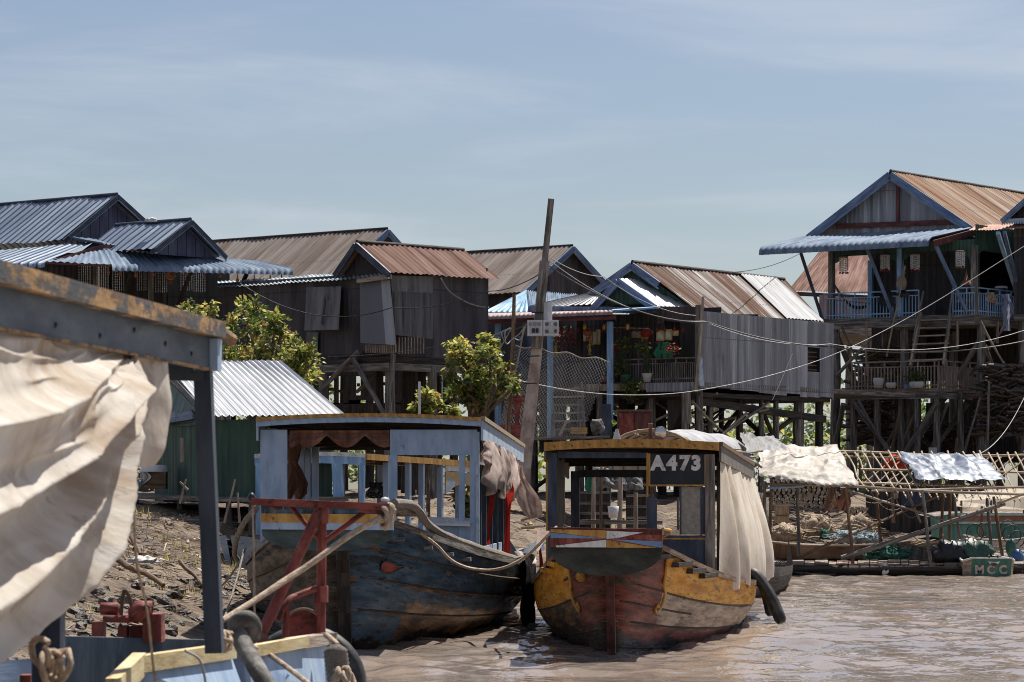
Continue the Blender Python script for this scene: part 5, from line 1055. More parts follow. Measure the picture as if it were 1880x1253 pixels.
# cream curtain on the side: hangs in pleats and bulges out at the bottom
NQ, NV = 90, 26; rows = []
for j in range(NV+1):
    v = j / NV; r = []
    for i in range(NQ+1):
        q = c0 + .12 + (8.9)*(i/NQ); ph = 4.4*q + 2.2*math.sin(q*1.1) + .8*math.sin(v*3 + q); am = (.03 + .085*v) * (.6 + .4*math.sin(q*2.1)); 
        l = hw(q)*1.02 + .02 + .34*math.sin(v*2.2)*(.5 + .5*(i/NQ)**.5) * (.55+.45*v) * min(1, i/8) + am*math.sin(ph + .5*v)
        zb_ = .58 + .1*math.exp(-(q-c0)/2)*1.5 + .05*math.sin(q*3.1); z = zr(q) - .2 + (zb_ - zr(q) + .2) * v
        r.append(bA.at(q, l, z))
    rows.append(r)
MB().grid(rows).build('curtain', m_cream, ba)
for lab, q, l0 in (('thick black rubber tube hanging off the yellow boat nearer its bow', 8.6, 1.62), ('shorter black rubber tube behind the other on the yellow boat', 11.6, 1.62)):
    p0 = bA.pt(1, q, 0, .02) + ZUP*.12; p1 = p0 + V((.36, -.25, -.68)) if q < 10 else p0 + V((.2, -.2, -.62))
    f_ = thing('rubber_fender', lab, 'fender', p0, 'rubber fenders on the yellow boat'); pts = smooth_path([p0 + V((-.14, .05, .02)), p0, p0.lerp(p1, .5) + V((.03, 0, .03)), p1], 5)
    MB().tube(pts, [.05 + .04*min(1, i/4) for i in range(len(pts)-1)] + [.06], 12).build('tube', m_rubber, f_); MB().tube([p0 + V((-.2, .05, .12)), p0 + V((-.05, 0, .05)), p0 + V((.06, -.03, -.02))], .025, 6).build('lashing', m_rope, f_)
# lamp and red stand on the roof
ls = thing('roof_lamp', 'round chrome searchlight on the yellow boat roof', 'lamp', bA.at(5.2, .42, 2.62)); p = bA.at(5.25, .37, 2.77)
MB().lathe(p + bA.a*.1, [(.001,0),(.05,.01),(.085,.06),(.095,.11),(.09,.13)], 18, axis=-bA.a).build('shell', m_black, ls); MB().lathe(p - bA.a*.025, [(.088,0),(.06,.02),(.001,.028)], 18, axis=-bA.a).build('lens', M('lamp_lens', [(.6,.58,.52),(.72,.7,.66)], (3,3,3), rough=.12, metal=.7, bump=0), ls)
MB().tube([p + V((0,0,-.08)), p + V((0,0,-.17))], .02, 8).build('stem', m_maroon, ls)
rs_ = thing('roof_stand', 'rusty red chain post on a base plank on the yellow boat roof', 'stand', bA.at(5.2, .2, 2.62)); MB().beam(bA.at(5.2, .05, 2.645), bA.at(5.2, .62, 2.645), .12, .05, up=ZUP).build('base_plank', m_redpaint, rs_)
m = MB()
for k in range(9): m.lathe(bA.at(5.2, .24, 2.67 + k*.026), [(.022,0),(.036,.008),(.036,.016),(.022,.024)], 10)
m.build('post', m_rustcloth, rs_)
tag(MB().grid([[bA.at(5.3 + .02*j, -.3 + .05*i*(1-j*.25) + .02*j, 2.62 + .07*j) + V((0, .02*math.sin(i*2+j), 0)) for i in range(4)] for j in range(4)]).build('white_rag', m_sack), 'scrap of white cloth caught upright at the yellow boat roof edge', 'cloth')
# ================================================================ the dark blue boat
bB = Boat(-2.1, 40.3, 1.6, 2.1, 1.66, .72, 5.0, 8.5, .8); bb = thing('river_boat', 'dark blue river boat with pale blue cabin and a red eye on its bow', 'boat', bB.at(6, 0, 0), 'moored river boats')
def pickB(q, t, side):
    n = noise.noise(V((q*.5, t*3, side*3))) + .35*noise.noise(V((q*3, t*9, side))) + .3*noise.noise(V((q*4, t*40, side)))
    for sm in (.17, .36, .56):
        if side > 0 and -.01 < t - sm < .02 and noise.noise(V((q*1.3, sm*9, 2))) > .0: return 2
    if side < 0: return 3 if t < .5 + .1*n else 1
    if t > .72 + .1*n: return 1
    if t > .5 + .07*n and q > 1.5: return 2  # brown lower band paints light reflected up from the water
    if q > 6.5 and t > .1: return 3 if n > .1 else 1
    return 0
for side in (-1, 1): bB.hull(side, None, pickB, 170, 70).build('hull_side', [m_h_navy, m_h_dark, m_h_scar_sheen, m_h_tan], bb)
planking(bB, bb, [(1,.17,.1,14,0),(1,.36,.1,14,0),(1,.56,.1,9,0),(-1,.2,.1,14,0),(-1,.42,.1,14,0)], M('seam_rust', [(.03,.02,.015),(.11,.065,.035)], (5,5,5), rough=.9, bump=.1), .014)
keelstem(bB, bb, m_darktimber, .16); gunwale(bB, bb, m_timber, .4, 15, .1, .06); deck(bB, bb, .2, 4.8, .1, m_timber); deck(bB, bb, 4.8, 15, .0, m_timber)
# red eye with its pale brow
e = [bB.pt(1, q, t, .02) for q, t in ((.42,.25),(.4,.275),(.43,.3),(.54,.315),(.7,.305),(.86,.27),(1.0,.245),(.82,.25),(.66,.24),(.52,.235))]
m = MB(); c = sum(e, V((0,0,0)))/len(e); m.add([c + (c-bB.at(1.5,0,c.z)).normalized()*.0] + e, [(0, i+1, (i+1) % len(e) + 1) for i in range(len(e))], [(p.x, p.z) for p in [c]+e]); m.build('painted_eye', M('eye_red', [(.2,.03,.02),(.32,.07,.045)], (12,12,12), rough=.6, bump=.2, stain=((.4,.33,.25),(20,20,20),.62,.68,.8)), bb)
MB().tube(e + [e[0]], .013, 6).build('eye_outline', m_black, bb)
# bow platform
pw, s0 = .79, -1.3
A_ = lambda l, z, s=s0: bB.at(s, l - .07, z)
for nm, z0, z1, mat, ds in (('bow_board', 1.72, 1.83, m_h_navy, 0), ('bow_band', 1.615, 1.72, m_ochre, -.012), ('bow_band', 1.53, 1.615, m_boatblue, -.004)):
    MB().slab([A_(-pw, z0, s0+ds), A_(pw, z0 - .01, s0+ds), A_(pw, z1 - .01, s0+ds), A_(-pw, z1, s0+ds)], bB.a*.06).build(nm, mat, bb)
MB().slab([A_(-pw, 1.83), A_(pw, 1.82), bB.at(1.4, pw + .2, 1.72), bB.at(1.4, -pw - .2, 1.72)], (0, 0, -.06)).build('bow_platform', m_timber, bb)
arc = [A_(pw*math.cos(math.pi*k/20), 1.53 - (.26*math.sin(math.pi*k/20)**.7), s0 + .06) for k in range(21)]
MB().slab(arc, bB.a*.06).build('bow_apron', M('dark_teal_board', [(.02,.035,.035),(.04,.065,.065),(.07,.1,.1)], (5,2,2), rough=.6, bump=.2, stain=((.14,.09,.04),(5,2,3),.58,.7,.8)), bb)
for side in (1, -1):
    for k in range(4): q = .7 + k*.9; p = bB.pt(side, q, .08, .02); MB().beam(p, p + bB.a*.6, .16, .05).build('side_step', m_timber, bb)
# padded rope along the gunwale
MB().tube(smooth_path([A_(pw, 1.84, -1.1), bB.at(0, pw + .1, 1.8), bB.pt(1, 2.0, 0, -.03) + ZUP*.14, bB.pt(1, 4.4, 0, -.05) + ZUP*.1, bB.pt(1, 7.5, 0, -.04) + ZUP*.06], 7), .055, 9, wob=.25).build('padded_rope', m_oldrope, bb)
# cabin
c0, c1 = 4.7, 17
hw = lambda q: 1.5 + (q - 4.7) * .02
zr = lambda q, l=0: 2.93 - max(0, q - 4.7)*.017 + .06*(1 - (l/1.5)**2)
rows = [[bB.at(c0 - .12 + (c1+.2-c0)*j/10, hw(c0 + (c1-c0)*j/10)*1.03*(i/6 - 1), zr(c0 + (c1-c0)*j/10, hw(c0)*(i/6-1)) + .05) for i in range(13)] for j in range(11)]
m = MB().grid(rows); m.grid([[p - ZUP*.05 for p in r][::-1] for r in rows]); roofB = m.build('roof', m_brownwood, bb)
m = MB(); m2 = MB()
for i in range(12):
    a, b = rows[0][i], rows[0][i+1]; m.slab([a - ZUP*.035, b - ZUP*.035, b + ZUP*.014, a + ZUP*.014], bB.a*-.05); m2.slab([a - ZUP*.11, b - ZUP*.11, b - ZUP*.036, a - ZUP*.036], bB.a*-.03)
m.build('roof_edge', m_ochre, roofB); m2.build('head_beam', m_boatblue, bb)
for side, k in ((1, 12), (-1, 0)):
    m, m2 = MB(), MB()
    for j in range(10):
        m.slab([rows[j][k] - ZUP*.3, rows[j+1][k] - ZUP*.28, rows[j+1][k] - ZUP*.03, rows[j][k] - ZUP*.03], bB.r*.03); m2.slab([rows[j][k] - ZUP*.029, rows[j+1][k] - ZUP*.029, rows[j+1][k] + ZUP*.03, rows[j][k] + ZUP*.03], bB.r*.06)
    m.build('side_fascia', m_paleblue, bb); m2.build('roof_edge', m_bamboo, roofB)
def rect(q, l0, l1, z0, z1, d, mat, name, par=None, z0b=None): return MB().slab([bB.at(q, l0, z0), bB.at(q, l1, z0b if z0b is not None else z0), bB.at(q, l1, z1), bB.at(q, l0, z1)], bB.a*d).build(name, mat, par or bb)
rect(c0, -1.5, -1.13, .85, 2.83, .05, m_boatblue, 'corner_panel'); rect(c0, .29, 1.44, 2.48, 2.83, .04, m_boatblue, 'upper_panel')
for l, z0, z1, w_, mat in ((1.44, .85, 2.83, .1, m_boatblue), (1.5, 1.0, 2.8, .05, m_paleblue), (.33, 1.55, 2.48, .12, m_boatblue), (1.28, 1.2, 2.5, .08, m_boatblue)): post(bb, bB, c0 + (.02 if l != 1.5 else -.02), l, z0, z1, w_, mat, d=.08)  # the narrow pale post paints the sunlit right edge
rect(c0 - .01, .78, 1.42, 1.1, 1.52, .04, m_boatblue, 'lower_panel'); rect(c0 - .015, .92, 1.42, .88, 1.095, .04, m_boatblue, 'lower_panel')
MB().slab([bB.at(c0 - .12, .74, 1.52), bB.at(c0 - .12, 1.4, 1.5), bB.at(c0 + .1, 1.4, 1.58), bB.at(c0 + .1, .8, 1.6)], (0, 0, .03)).build('sill', m_whitepaint, bb)
MB().tube(smooth_path([bB.at(c0 - .35, .62, 1.36), bB.at(c0 - .15, .74, 1.53), bB.at(c0 - .1, 1.0, 1.56)], 4), .02, 6).build('sill_trim', m_paleblue, bb)
for q in (5.9, 7.2, 8.5, 9.8, 11.2, 12.6, 14.5): post(bb, bB, q, -1.42*hw(q)/1.5, .8, zr(q) - .1, .11, m_boatblue, d=.14)
for q in (6.0, 7.4, 9.0, 10.6, 12.4, 14.5): post(bb, bB, q, 1.42*hw(q)/1.5, .75, zr(q) - .1, .11, m_navy, d=.16)
for q in (5.9, 7.6, 9.3, 11, 12.8, 14.6, 16.5): MB().beam(bB.at(q, -hw(q)+.03, zr(q) - .05), bB.at(q, hw(q)-.03, zr(q) - .05), .06, .09).build('roof_beam', m_darktimber, bb)
m = MB()
for side in (-1, 1): m.slab([bB.at(c0 + .1, side*1.47, .75), bB.at(15, side*1.6, .7), bB.at(15, side*1.6, 1.15), bB.at(c0 + .1, side*1.47, 1.2)], bB.r*.03)
m.build('side_board', m_boatblue, bb)
# swag of rust cloth across the front opening, tied curtains on the far side
m = MB(); rows = []
for j in range(9):
    v = j/8; r = []
    for i in range(61):
        t = i/60; x = -1.1 + 1.38*t; ph = abs(math.sin(math.pi*(t*2.62 + .02))); drop = .05 + .17*ph**1.0*(1 if t > .1 else .6 + .8*(1 - t/.1)*.5)
        if t < .12: drop += .16*(1 - t/.12)
        r.append(bB.at(c0 + .05 - .05*math.sin(v*9 + ph*2)*ph - .03*v, x, 2.82 - v*drop - .015*math.sin(v*14)))
    rows.append(r)
m.grid(rows).build('swag_curtain', m_rustcloth, bb)
for k, (q, l) in enumerate(((5.6, -1.38), (6.9, -1.36), (8.3, -1.38))):
    m = MB(); m.lathe(bB.at(q, l + .06, 1.85), [(.03,0),(.1,.1),(.115,.25),(.08,.45),(.03,.55),(.06,.62),(.09,.85)], 11); 
    for i, v in enumerate(m.v): n_ = noise.noise(V(v)*7) + .6*noise.noise(V((v[0]*22, v[1]*22, v[2]*5))); m.v[i] = (v[0] + n_*.06 + .03*math.sin(v[2]*8 + k*2), v[1] + n_*.05, v[2])
    m.build('tied_curtain', m_rustcloth, bb)
# gathered pink curtain along the right side and red strips
NQ, NV = 170, 18; rows = []
for j in range(NV+1):
    v = j/NV; r = []
    for i in range(NQ+1):
        q = c0 + .1 + 9.5*(i/NQ); d = .42 + .26*abs(math.sin(q*1.15 + .4)) + .12*math.sin(q*2.3); l = hw(q) + .05 + (.03 + .05*v)*math.sin(q*7.5 + 2*v*math.sin(q*1.15)) + .1*math.sin(v*2.6)*abs(math.sin(q*1.15 + .4)) + .06*noise.noise(V((q*2.2, v*1.6, 3))) + .03*(1 - abs(noise.noise(V((q*5, v*3 + q, 8)))))**4
        r.append(bB.at(q + .12*math.sin(v*5), l, zr(q) - .26 - d*v))
    rows.append(r)
MB().grid(rows).build('side_curtain', m_pinkcloth, bb)
def strip(name, mat, par, pts, w, n=5, amp=.02, lab=None):
    pts = smooth_path(pts, 6); rows = [[p + V((w*(i/n-.5)*(1 - .3*math.sin(k*.6)), amp*math.sin(i*2.2 + k*.5), 0)) for i in range(n+1)] for k, p in enumerate(pts)]
    return MB().grid(rows).build(name, mat, par)
strip('red_curtain_strip', m_redcloth, bb, [bB.at(8.6, 1.5, 2.35), bB.at(8.7, 1.56, 1.9), bB.at(8.6, 1.5, 1.4), bB.at(8.7, 1.53, 1.0)], .07)
strip('red_curtain_strip', m_redcloth, bb, [bB.at(11.5, 1.66, 2.4), bB.at(11.3, 1.75, 2.05), bB.at(11.4, 1.72, 1.7), bB.at(11.2, 1.7, .8)], .11, 5, .05)
strip('pink_curtain_tail', m_pinkcloth, bb, [bB.at(13.5, 1.75, 2.4), bB.at(13.5, 1.95, 1.95), bB.at(13.4, 2.1, 1.55)], .3, 6, .07)
# black plastic and tangled ropes over the side between the two boats
bk = MB()
rows = [[bB.pt(1, 7.6 + 1.6*i/10, 0, .06 + .05*math.sin(i*1.9 + j*.6)) + ZUP*(.15 - .105*j + .02*math.sin(i*2.3)*(j > 8)) for i in range(11)] for j in range(11)]
tag(bk.grid(rows).build('black_sheet', m_blackcloth), 'black plastic sheet hung over the side of the dark blue boat', 'sheet')
strip('red_ribbon', m_redcloth, None, [bB.pt(1, 8.6, 0, .14) + ZUP*.5, bB.pt(1, 8.6, 0, .2), bB.pt(1, 8.6, 0, .18) - ZUP*.45, bB.pt(1, 8.6, 0, .18) - ZUP*.62], .05, 3, .01)
tag(bpy.data.objects['red_ribbon'], 'red ribbon hanging to the water between the two boats', 'ribbon')
for k, lab in enumerate(('dark rope looped over the blue boat gunwale near the black sheet', 'second dark rope tied from the blue boat post to its gunwale')):
    pts = sag(bB.at(c0 + .1 + k*.3, 1.52, 1.12 - .1*k), bB.pt(1, 7.8, 0, .05) + ZUP*(.12 - .05*k), .06 + .05*k); tag(MB().tube(pts, .018, 6).build('mooring_rope', m_oldrope), lab, 'rope')
# mooring rope joining the two bows
q0 = P(770, 978, 41.5); pts = smooth_path([q0, P(800, 1000, 42), P(830, 1030, 42.6), P(870, 1045, 43.5), P(915, 1045, 43), P(960, 1026, 41), P(1005, 984, 38.8), P(1022, 968, 38.7)], 7)
tag(MB().tube(pts, .02, 7, wob=.2).build('mooring_rope', m_rope), 'tan rope slung from the blue boat bow across to the yellow boat bow', 'rope')
tag(MB().grid([[P(985 + 24*i/4 - 8*j/5*i, 975 + 60*j/5, 41 - .1*j) for i in range(5)] for j in range(6)]).build('grey_cloth_strip', m_pinkcloth), 'pale cloth strip hanging beside the left post of the yellow boat', 'cloth')
# ================================================================ third boat behind
bC = Boat(-5.0, 57.6, 20, 1.35, 1.2, .6, 4.5, 6, .6, 14); bc = thing('river_boat', 'small light blue cabin boat seen through the open blue cabin', 'boat', bC.at(5, 0, 0), 'moored river boats')
for side in (-1, 1): bC.hull(side, None, lambda q, t, s: 0 if t < .5 else 1, 30, 12).build('hull_side', [m_boatblue, m_h_dark], bc)
gunwale(bC, bc, m_timber, .3, 12, .08, .05); deck(bC, bc, .2, 12, .05, m_timber)
s0, s1 = 3.6, 10.5
rows = [[bC.at(s0 + (s1-s0)*j/6, 1.12*(i/4-1), 2.66 - .02*j + .04*(1-(i/4-1)**2)) for i in range(9)] for j in range(7)]
m = MB().grid(rows); m.grid([[p - ZUP*.05 for p in r][::-1] for r in rows]); rC_ = m.build('roof', m_brownwood, bc)
m = MB()
for j in range(6): m.slab([rows[j][8] - ZUP*.1, rows[j+1][8] - ZUP*.1, rows[j+1][8] + ZUP*.015, rows[j][8] + ZUP*.015], bC.r*.04)
m.build('roof_edge', m_ochre, rC_); m = MB(); m2 = MB()
for i in range(8): m.slab([rows[0][i] - ZUP*.06, rows[0][i+1] - ZUP*.06, rows[0][i+1] + ZUP*.015, rows[0][i] + ZUP*.015], bC.a*-.04); m2.slab([rows[0][i] - ZUP*.2, rows[0][i+1] - ZUP*.2, rows[0][i+1] - ZUP*.061, rows[0][i] - ZUP*.061], bC.a*-.03)
m.build('roof_edge', m_whitepaint, rC_); m2.build('head_beam', m_litblue, bc)
for q, l, w_ in ((s0, 1.05, .1), (s0, .55, .2), (s0, -.2, .09), (s0, -1.05, .1)): MB().beam(bC.at(q, l + (.1 if w_ > .15 else 0), .6), bC.at(q, l, 2.5), w_, .07, up=bC.a).build('post', m_litblue, bc)
for q in (4.8, 5.9, 6.6, 7.6, 8.6, 9.6): post(bc, bC, q, 1.05, .6, 2.52, .1, m_boatblue); post(bc, bC, q, -1.05, .6, 2.52, .1, m_boatblue)
q0_, q1_ = 7.7, 9.6
MB().slab([bC.at(q0_, 1.1, 2.38), bC.at(q1_, 1.1, 2.34), bC.at(q1_, 1.1, 2.56), bC.at(q0_, 1.1, 2.58)], bC.r*.03).build('side_panel', m_whitepaint, bc)
pb_ = [bC.at(q0_ + (q1_-q0_)*k/10, 1.1, 2.02 - .1 + .2*math.sin(math.pi*k/10)) for k in range(11)]
MB().slab(pb_ + [bC.at(q1_, 1.1, 2.33), bC.at(q0_, 1.1, 2.37)], bC.r*.03).build('side_panel', M('blue_and_ochre_panel', [(.2,.32,.46),(.26,.38,.5),(.5,.3,.08),(.55,.36,.12)], (2.2,3,2), lo=.42, hi=.56, rough=.6, bump=.1), bc)
MB().slab([bC.at(s0 + .2, 1.06, .55), bC.at(s1, 1.06, .5), bC.at(s1, 1.06, 1.1), bC.at(s0 + .2, 1.06, 1.1)], bC.r*.03).build('side_board', m_boatblue, bc)
for k in range(5): MB().beam(bC.at(s0 + .6 + k*1.3, -1.05, 2.55), bC.at(s0 + .6 + k*1.3, 1.05, 2.55), .05, .08).build('roof_beam', m_brownwood, bc)
tag(strip('spotted_cloth', M('black_white_spotted_cloth', [(.03,.03,.03),(.05,.05,.05),(.4,.38,.36)], (26,26,10), lo=.5, hi=.62, rough=.9, bump=.1), None, [P(690, 886, 63), P(692, 900, 62.9), P(690, 915, 63)], .32, 8, .05), 'dark spotted cloth draped inside the small light blue boat', 'cloth')
# ================================================================ the near boat at lower left
fo = V((-1.385, 14.3, 0)); ff = V((math.sin(math.radians(5.6)), math.cos(math.radians(5.6)), 0)); fr_ = V((ff.y, -ff.x, 0))
nb = thing('river_boat', 'blurred near boat at lower left with grey-blue beam, yellow-edged bow and cream side cloth', 'boat', fo - fr_*1 + ZUP*.0, 'moored river boats')
N_ = lambda f, r, z: fo + ff*f + fr_*r + ZUP*z
zt = 2.74
m_oldedge = M('rusty_ochre_roof_edge', [(.1,.08,.06),(.3,.17,.06),(.4,.24,.1)], (9,2.2,3), rough=.75, bump=.2, stain=[((.045,.055,.065),(9,4,3),.47,.56,.95),((.12,.06,.03),(16,10,3),.55,.62,.8),((.5,.45,.38),(14,9,3),.68,.73,.7)])
m_beamblue = M('grey_blue_beam', [(.032,.048,.068),(.05,.07,.095),(.07,.092,.118)], (5,1.2,3), rough=.6, bump=.1, stain=[((.015,.018,.024),(8,5,3),.62,.7,.8),((.45,.47,.5),(9,7,3),.7,.735,.7)])
MB().slab([N_(.18, .04, zt), N_(-6, .04, zt), N_(-6, -2.4, zt + .05), N_(.18, -2.4, zt + .05)], (0, 0, -.04)).build('roof', m_oldedge, nb)
MB().beam(N_(.16, .065, zt - .033), N_(-6, .065, zt - .033), .08, .072).build('roof_edge', m_oldedge, nb)
MB().beam(N_(.14, .02, zt - .138), N_(-6, .02, zt - .138), .06, .136).build('side_beam', m_beamblue, nb)
MB().beam(N_(.12, .03, zt - .215), N_(.12, .03, zt - .075), .11, .1, up=ff).build('beam_end', m_boatblue, nb)
MB().beam(N_(.1, .045, zt - .209), N_(-6, .045, zt - .209), .02, .012).build('beam_strip', m_oldedge, nb)
for f in (-.35, -.9, -1.5, -2.1, -2.8): MB().lathe(N_(f, .05, zt - .14 + .03*math.sin(f*7)), [(.011,0),(.011,.006),(.001,.009)], 8, axis=fr_).build('bolt', m_black, nb)
MB().tube([N_(.15, .02, zt - .01), N_(.33, .1, zt - .07)], [.04, .03], 8).build('roof_knob', m_oldedge, nb)
MB().beam(N_(.12, .01, zt - .21), N_(.16, .055, 1.28), .075, .07, up=ff).build('post', M('navy_worn_post', [(.022,.034,.055),(.035,.05,.075),(.06,.08,.11)], (6,1.2,3), rough=.5, bump=.1, stain=((.25,.27,.28),(14,4,3),.68,.73,.6)), nb)
MB().beam(P(92, 700, 12.6), P(88, 1400, 12.6), .11, .09, up=ff).build('post', m_navy, nb)
MB().beam(N_(.1, .02, zt - .2), N_(.1, -2.3, zt - .16), .06, .12).build('front_beam', m_beamblue, nb)
MB().beam(N_(.1, -2.3, .9), N_(.1, -2.3, zt - .1), .1, .1).build('post', m_navy, nb)
# hull: an upswept bow ahead of the cabin
m = MB(); rows = []
prof = [(-8, .12, 1.0), (-4, .16, 1.02), (0, .17, 1.06), (1.5, .1, 1.04), (2.8, -.05, 1.03), (3.7, -.3, 1.04), (4.25, -.62, 1.04), (4.4, -1.05, 1.03)]
cn = -1.15
for f, r, z in prof: rows.append([N_(f, r, z), N_(f - .05, r - .06, z*.55), N_(f - .25, r*.85 - .22, 0), N_(f - .7, cn + (r - cn)*.35, -.4), N_(f - .8, cn, -.45)])
for f, r, z in reversed(prof): r2 = 2*cn - r; rows.append([N_(f, r2, z), N_(f - .05, r2 + .06, z*.55), N_(f - .25, r2 + .2, 0), N_(f - .7, cn - (r - cn)*.35, -.4), N_(f - .8, cn, -.45)])
m.grid(rows); m.build('hull', m_boatblue, nb)
MB().grid([[N_(f, r, z - .22) for f, r, z in prof], [N_(f, 2*cn - r, z - .22) for f, r, z in prof]], smooth=False).build('deck', m_timber, nb)
m_trim = M('pale_yellow_trim', [(.4,.3,.13),(.55,.43,.22),(.63,.53,.32)], (7,2,3), rough=.65, bump=.15, stain=((.2,.12,.06),(7,4,3),.6,.7,.6))
def bar(a, b, w, h, mat, name): return MB().beam(P(*a), P(*b), w, h).build(name, mat, nb)
bar((207, 1268, 13.6), (256, 1219, 14.6), .06, .1, m_trim, 'coaming_trim'); bar((250, 1220, 14.5), (424, 1195, 16.0), .06, .075, m_trim, 'coaming_trim')
bar((455, 1197, 16.6), (560, 1178, 17.6), .05, .06, m_trim, 'coaming_trim'); bar((535, 1182, 17.5), (605, 1172, 18.2), .09, .06, m_palewood, 'coaming_trim')
MB().slab([P(252, 1226, 14.52), P(424, 1203, 16.02), P(470, 1330, 16.0), P(240, 1330, 14.5)], (-.03, .04, 0)).build('coaming_panel', m_boatblue, nb)
MB().slab([P(455, 1203, 16.62), P(600, 1182, 18.1), P(625, 1300, 18.1), P(470, 1330, 16.6)], (-.03, .04, 0)).build('coaming_panel', m_boatblue, nb)
MB().slab([P(96, 1168, 17.2), P(372, 1175, 18.6), P(480, 1172, 19.4), P(480, 1290, 19.4), P(96, 1300, 17.2)], (0, .05, 0)).build('bulwark', m_beamblue, nb)
# the cloth pulled along the side: folds swing down from the gather under the beam
def poly_at(pts, t):
    n = len(pts)-1; k = min(int(t*n), n-1); f = t*n - k; a, b = pts[k], pts[k+1]; return tuple(a[i]+(b[i]-a[i])*f for i in range(len(a)))
def crom(pts, t):
    n = len(pts)-1; k = min(int(t*n), n-1); f = t*n-k; p0, p1, p2, p3 = pts[max(k-1,0)], pts[k], pts[k+1], pts[min(k+2,n)]
    return [.5*((2*p1[i]) + (p2[i]-p0[i])*f + (2*p0[i]-5*p1[i]+4*p2[i]-p3[i])*f*f + (3*p1[i]-p0[i]-3*p2[i]+p3[i])*f**3) for i in range(len(p1))]
Bd = [(229, 652, 12.85), (222, 745, 12.9), (205, 850, 12.85), (172, 970, 12.6), (112, 1092, 12.2), (25, 1205, 11.7), (-110, 1330, 11.0)]
Up = [(229, 648, 12.85), (195, 641, 12.55), (150, 630, 12.15), (95, 617, 11.7), (35, 603, 11.25), (-60, 582, 10.6), (-180, 560, 9.9)]
NK, NT = 170, 90; rows = []
for i in range(NK+1):
    k = i/NK; r = []
    for j in range(NT+1):
        t = j/NT; b = crom(Bd, t); u = crom(Up, t); kk = k
        px = u[0] + (b[0]-u[0])*kk; py = u[1] + (b[1]-u[1])*kk; Y = u[2] + (b[2]-u[2])*kk - .5*math.sin(math.pi*k)*w_*(.4+.6*t)
        w_ = min(1, t*3.2) ; ph = 2*math.pi*(4.6*k**1.1 + .25*math.sin(t*4 + 1)) ; s_ = math.sin(ph)
        sharp = 1.9*(1 - abs(math.sin(ph/2)))**1.5 - .55
        n1 = noise.noise(V((t*2.6, k*4.2, 1))); n2 = noise.noise(V((t*7, k*10, 4)))
        dep = w_ * (.065*sharp*min(1, .25 + k*1.4) + .12*n1*min(1, k*2.5) + .012*n2 + .02*(1 - abs(noise.noise(V((t*5 + k*3, k*9 - t*4, 2)))))**6) + .05*(1-w_)*math.sin(k*22)*k + .12*math.sin(k*3)*w_
        p = P(px, py + 7*w_*math.sin(ph)*min(1, k*2)*(1 - k**5), Y) + fr_*dep; r.append(p)
    rows.append(r)
MB().grid(rows).build('side_cloth', m_nearcloth, nb)
Bd2 = [(232, 652), (240, 700), (244, 760), (240, 820), (238, 866)]; Bd3 = [(300, 662), (306, 705), (308, 760), (292, 815), (262, 850)]
rows = []
for i in range(41):
    v = i/40; l, r = crom(Bd2, v), crom(Bd3, v); row = []
    for j in range(41):
        u = j/40; row.append(P(l[0] + (r[0]-l[0])*u, l[1] + (r[1]-l[1])*u, 12.95 + .55*u) + fr_*(.05*math.sin(u*8 + v*2.2 + .5)*(.35 + v) + .03*noise.noise(V((u*3, v*3, 7)))))
    rows.append(row)
MB().grid(rows).build('cloth_tail', m_nearcloth, nb)
strip('cloth_tie', M('brown_stained_cloth', [(.12,.08,.04),(.24,.17,.1),(.36,.28,.2)], (8,3,3), rough=.9, bump=.2), nb, [P(231, 652, 12.75), P(238, 720, 12.75), P(232, 800, 12.8), P(226, 880, 12.8), P(234, 945, 12.8)], .05, 5, .015)
for a in (((62, 560), 12.3), ((60, 590), 12.3)): pass
MB().tube(smooth_path([P(238, 800, 12.9), P(252, 830, 13), P(246, 862, 13), P(238, 868, 13)], 4), .004, 5).build('cord', m_rope, nb)
tag(MB().tube(smooth_path([P(242, 890, 13), P(246, 960, 13.2), P(252, 1040, 13.5), P(270, 1120, 13.8), P(282, 1230, 14), P(290, 1260, 14)], 5), .006, 5).build('cord', m_rope, nb))
# red engine on the near bow
en = thing('engine', 'small dull red engine winch on the near boat, behind the bulwark', 'engine', P(240, 1180, 18))
E = lambda x, y, d=0: P(x, y, 18 + d)
def ebox(x0, y0, x1, y1, d0, d1, name, mat=m_redpaint): a, b = E(x0, y1, d0), E(x1, y0, d0); MB().box((a.x, a.y, a.z), (b.x, a.y + d1, b.z)).build(name, mat, en)
ebox(190, 1130, 262, 1143, 0, .3, 'frame_bar'); ebox(168, 1142, 190, 1182, .05, .12, 'side_block'); ebox(216, 1150, 232, 1185, .03, .15, 'leg'); ebox(262, 1128, 296, 1180, .02, .2, 'housing'); ebox(238, 1150, 266, 1182, .1, .2, 'housing')
for x, r in ((200, .035), (262, .045)): MB().lathe(E(x, 1118, .05), [(r*.6,-.05),(r,-.045),(r,.05),(r*.6,.055)], 12, axis=(1,0,0)).build('drum', m_redpaint, en)
MB().lathe(E(206, 1128, .1), [(.0,.0),(.06,.01),(.065,.04),(.03,.06),(.02,.09)], 12).build('cap', m_brownwood, en)
MB().tube(smooth_path([E(222, 1130), E(228, 1085), E(238, 1098), E(244, 1130)], 4), .012, 6).build('lever', m_brownwood, en)
MB().tube([E(190, 1136, -.03), E(238, 1138, -.05)], .02, 8).build('shaft', m_redpaint, en)
MB().lathe(E(258, 1122, -.02), [(.01,-.06),(.05,-.05),(.05,.03),(.02,.06)], 12, axis=(.6,-.6,.3)).build('pulley', m_redpaint, en)
for x in (196, 222): ebox(x - 160, 1240, x - 140, 1262, -3.5, .1, 'foot')
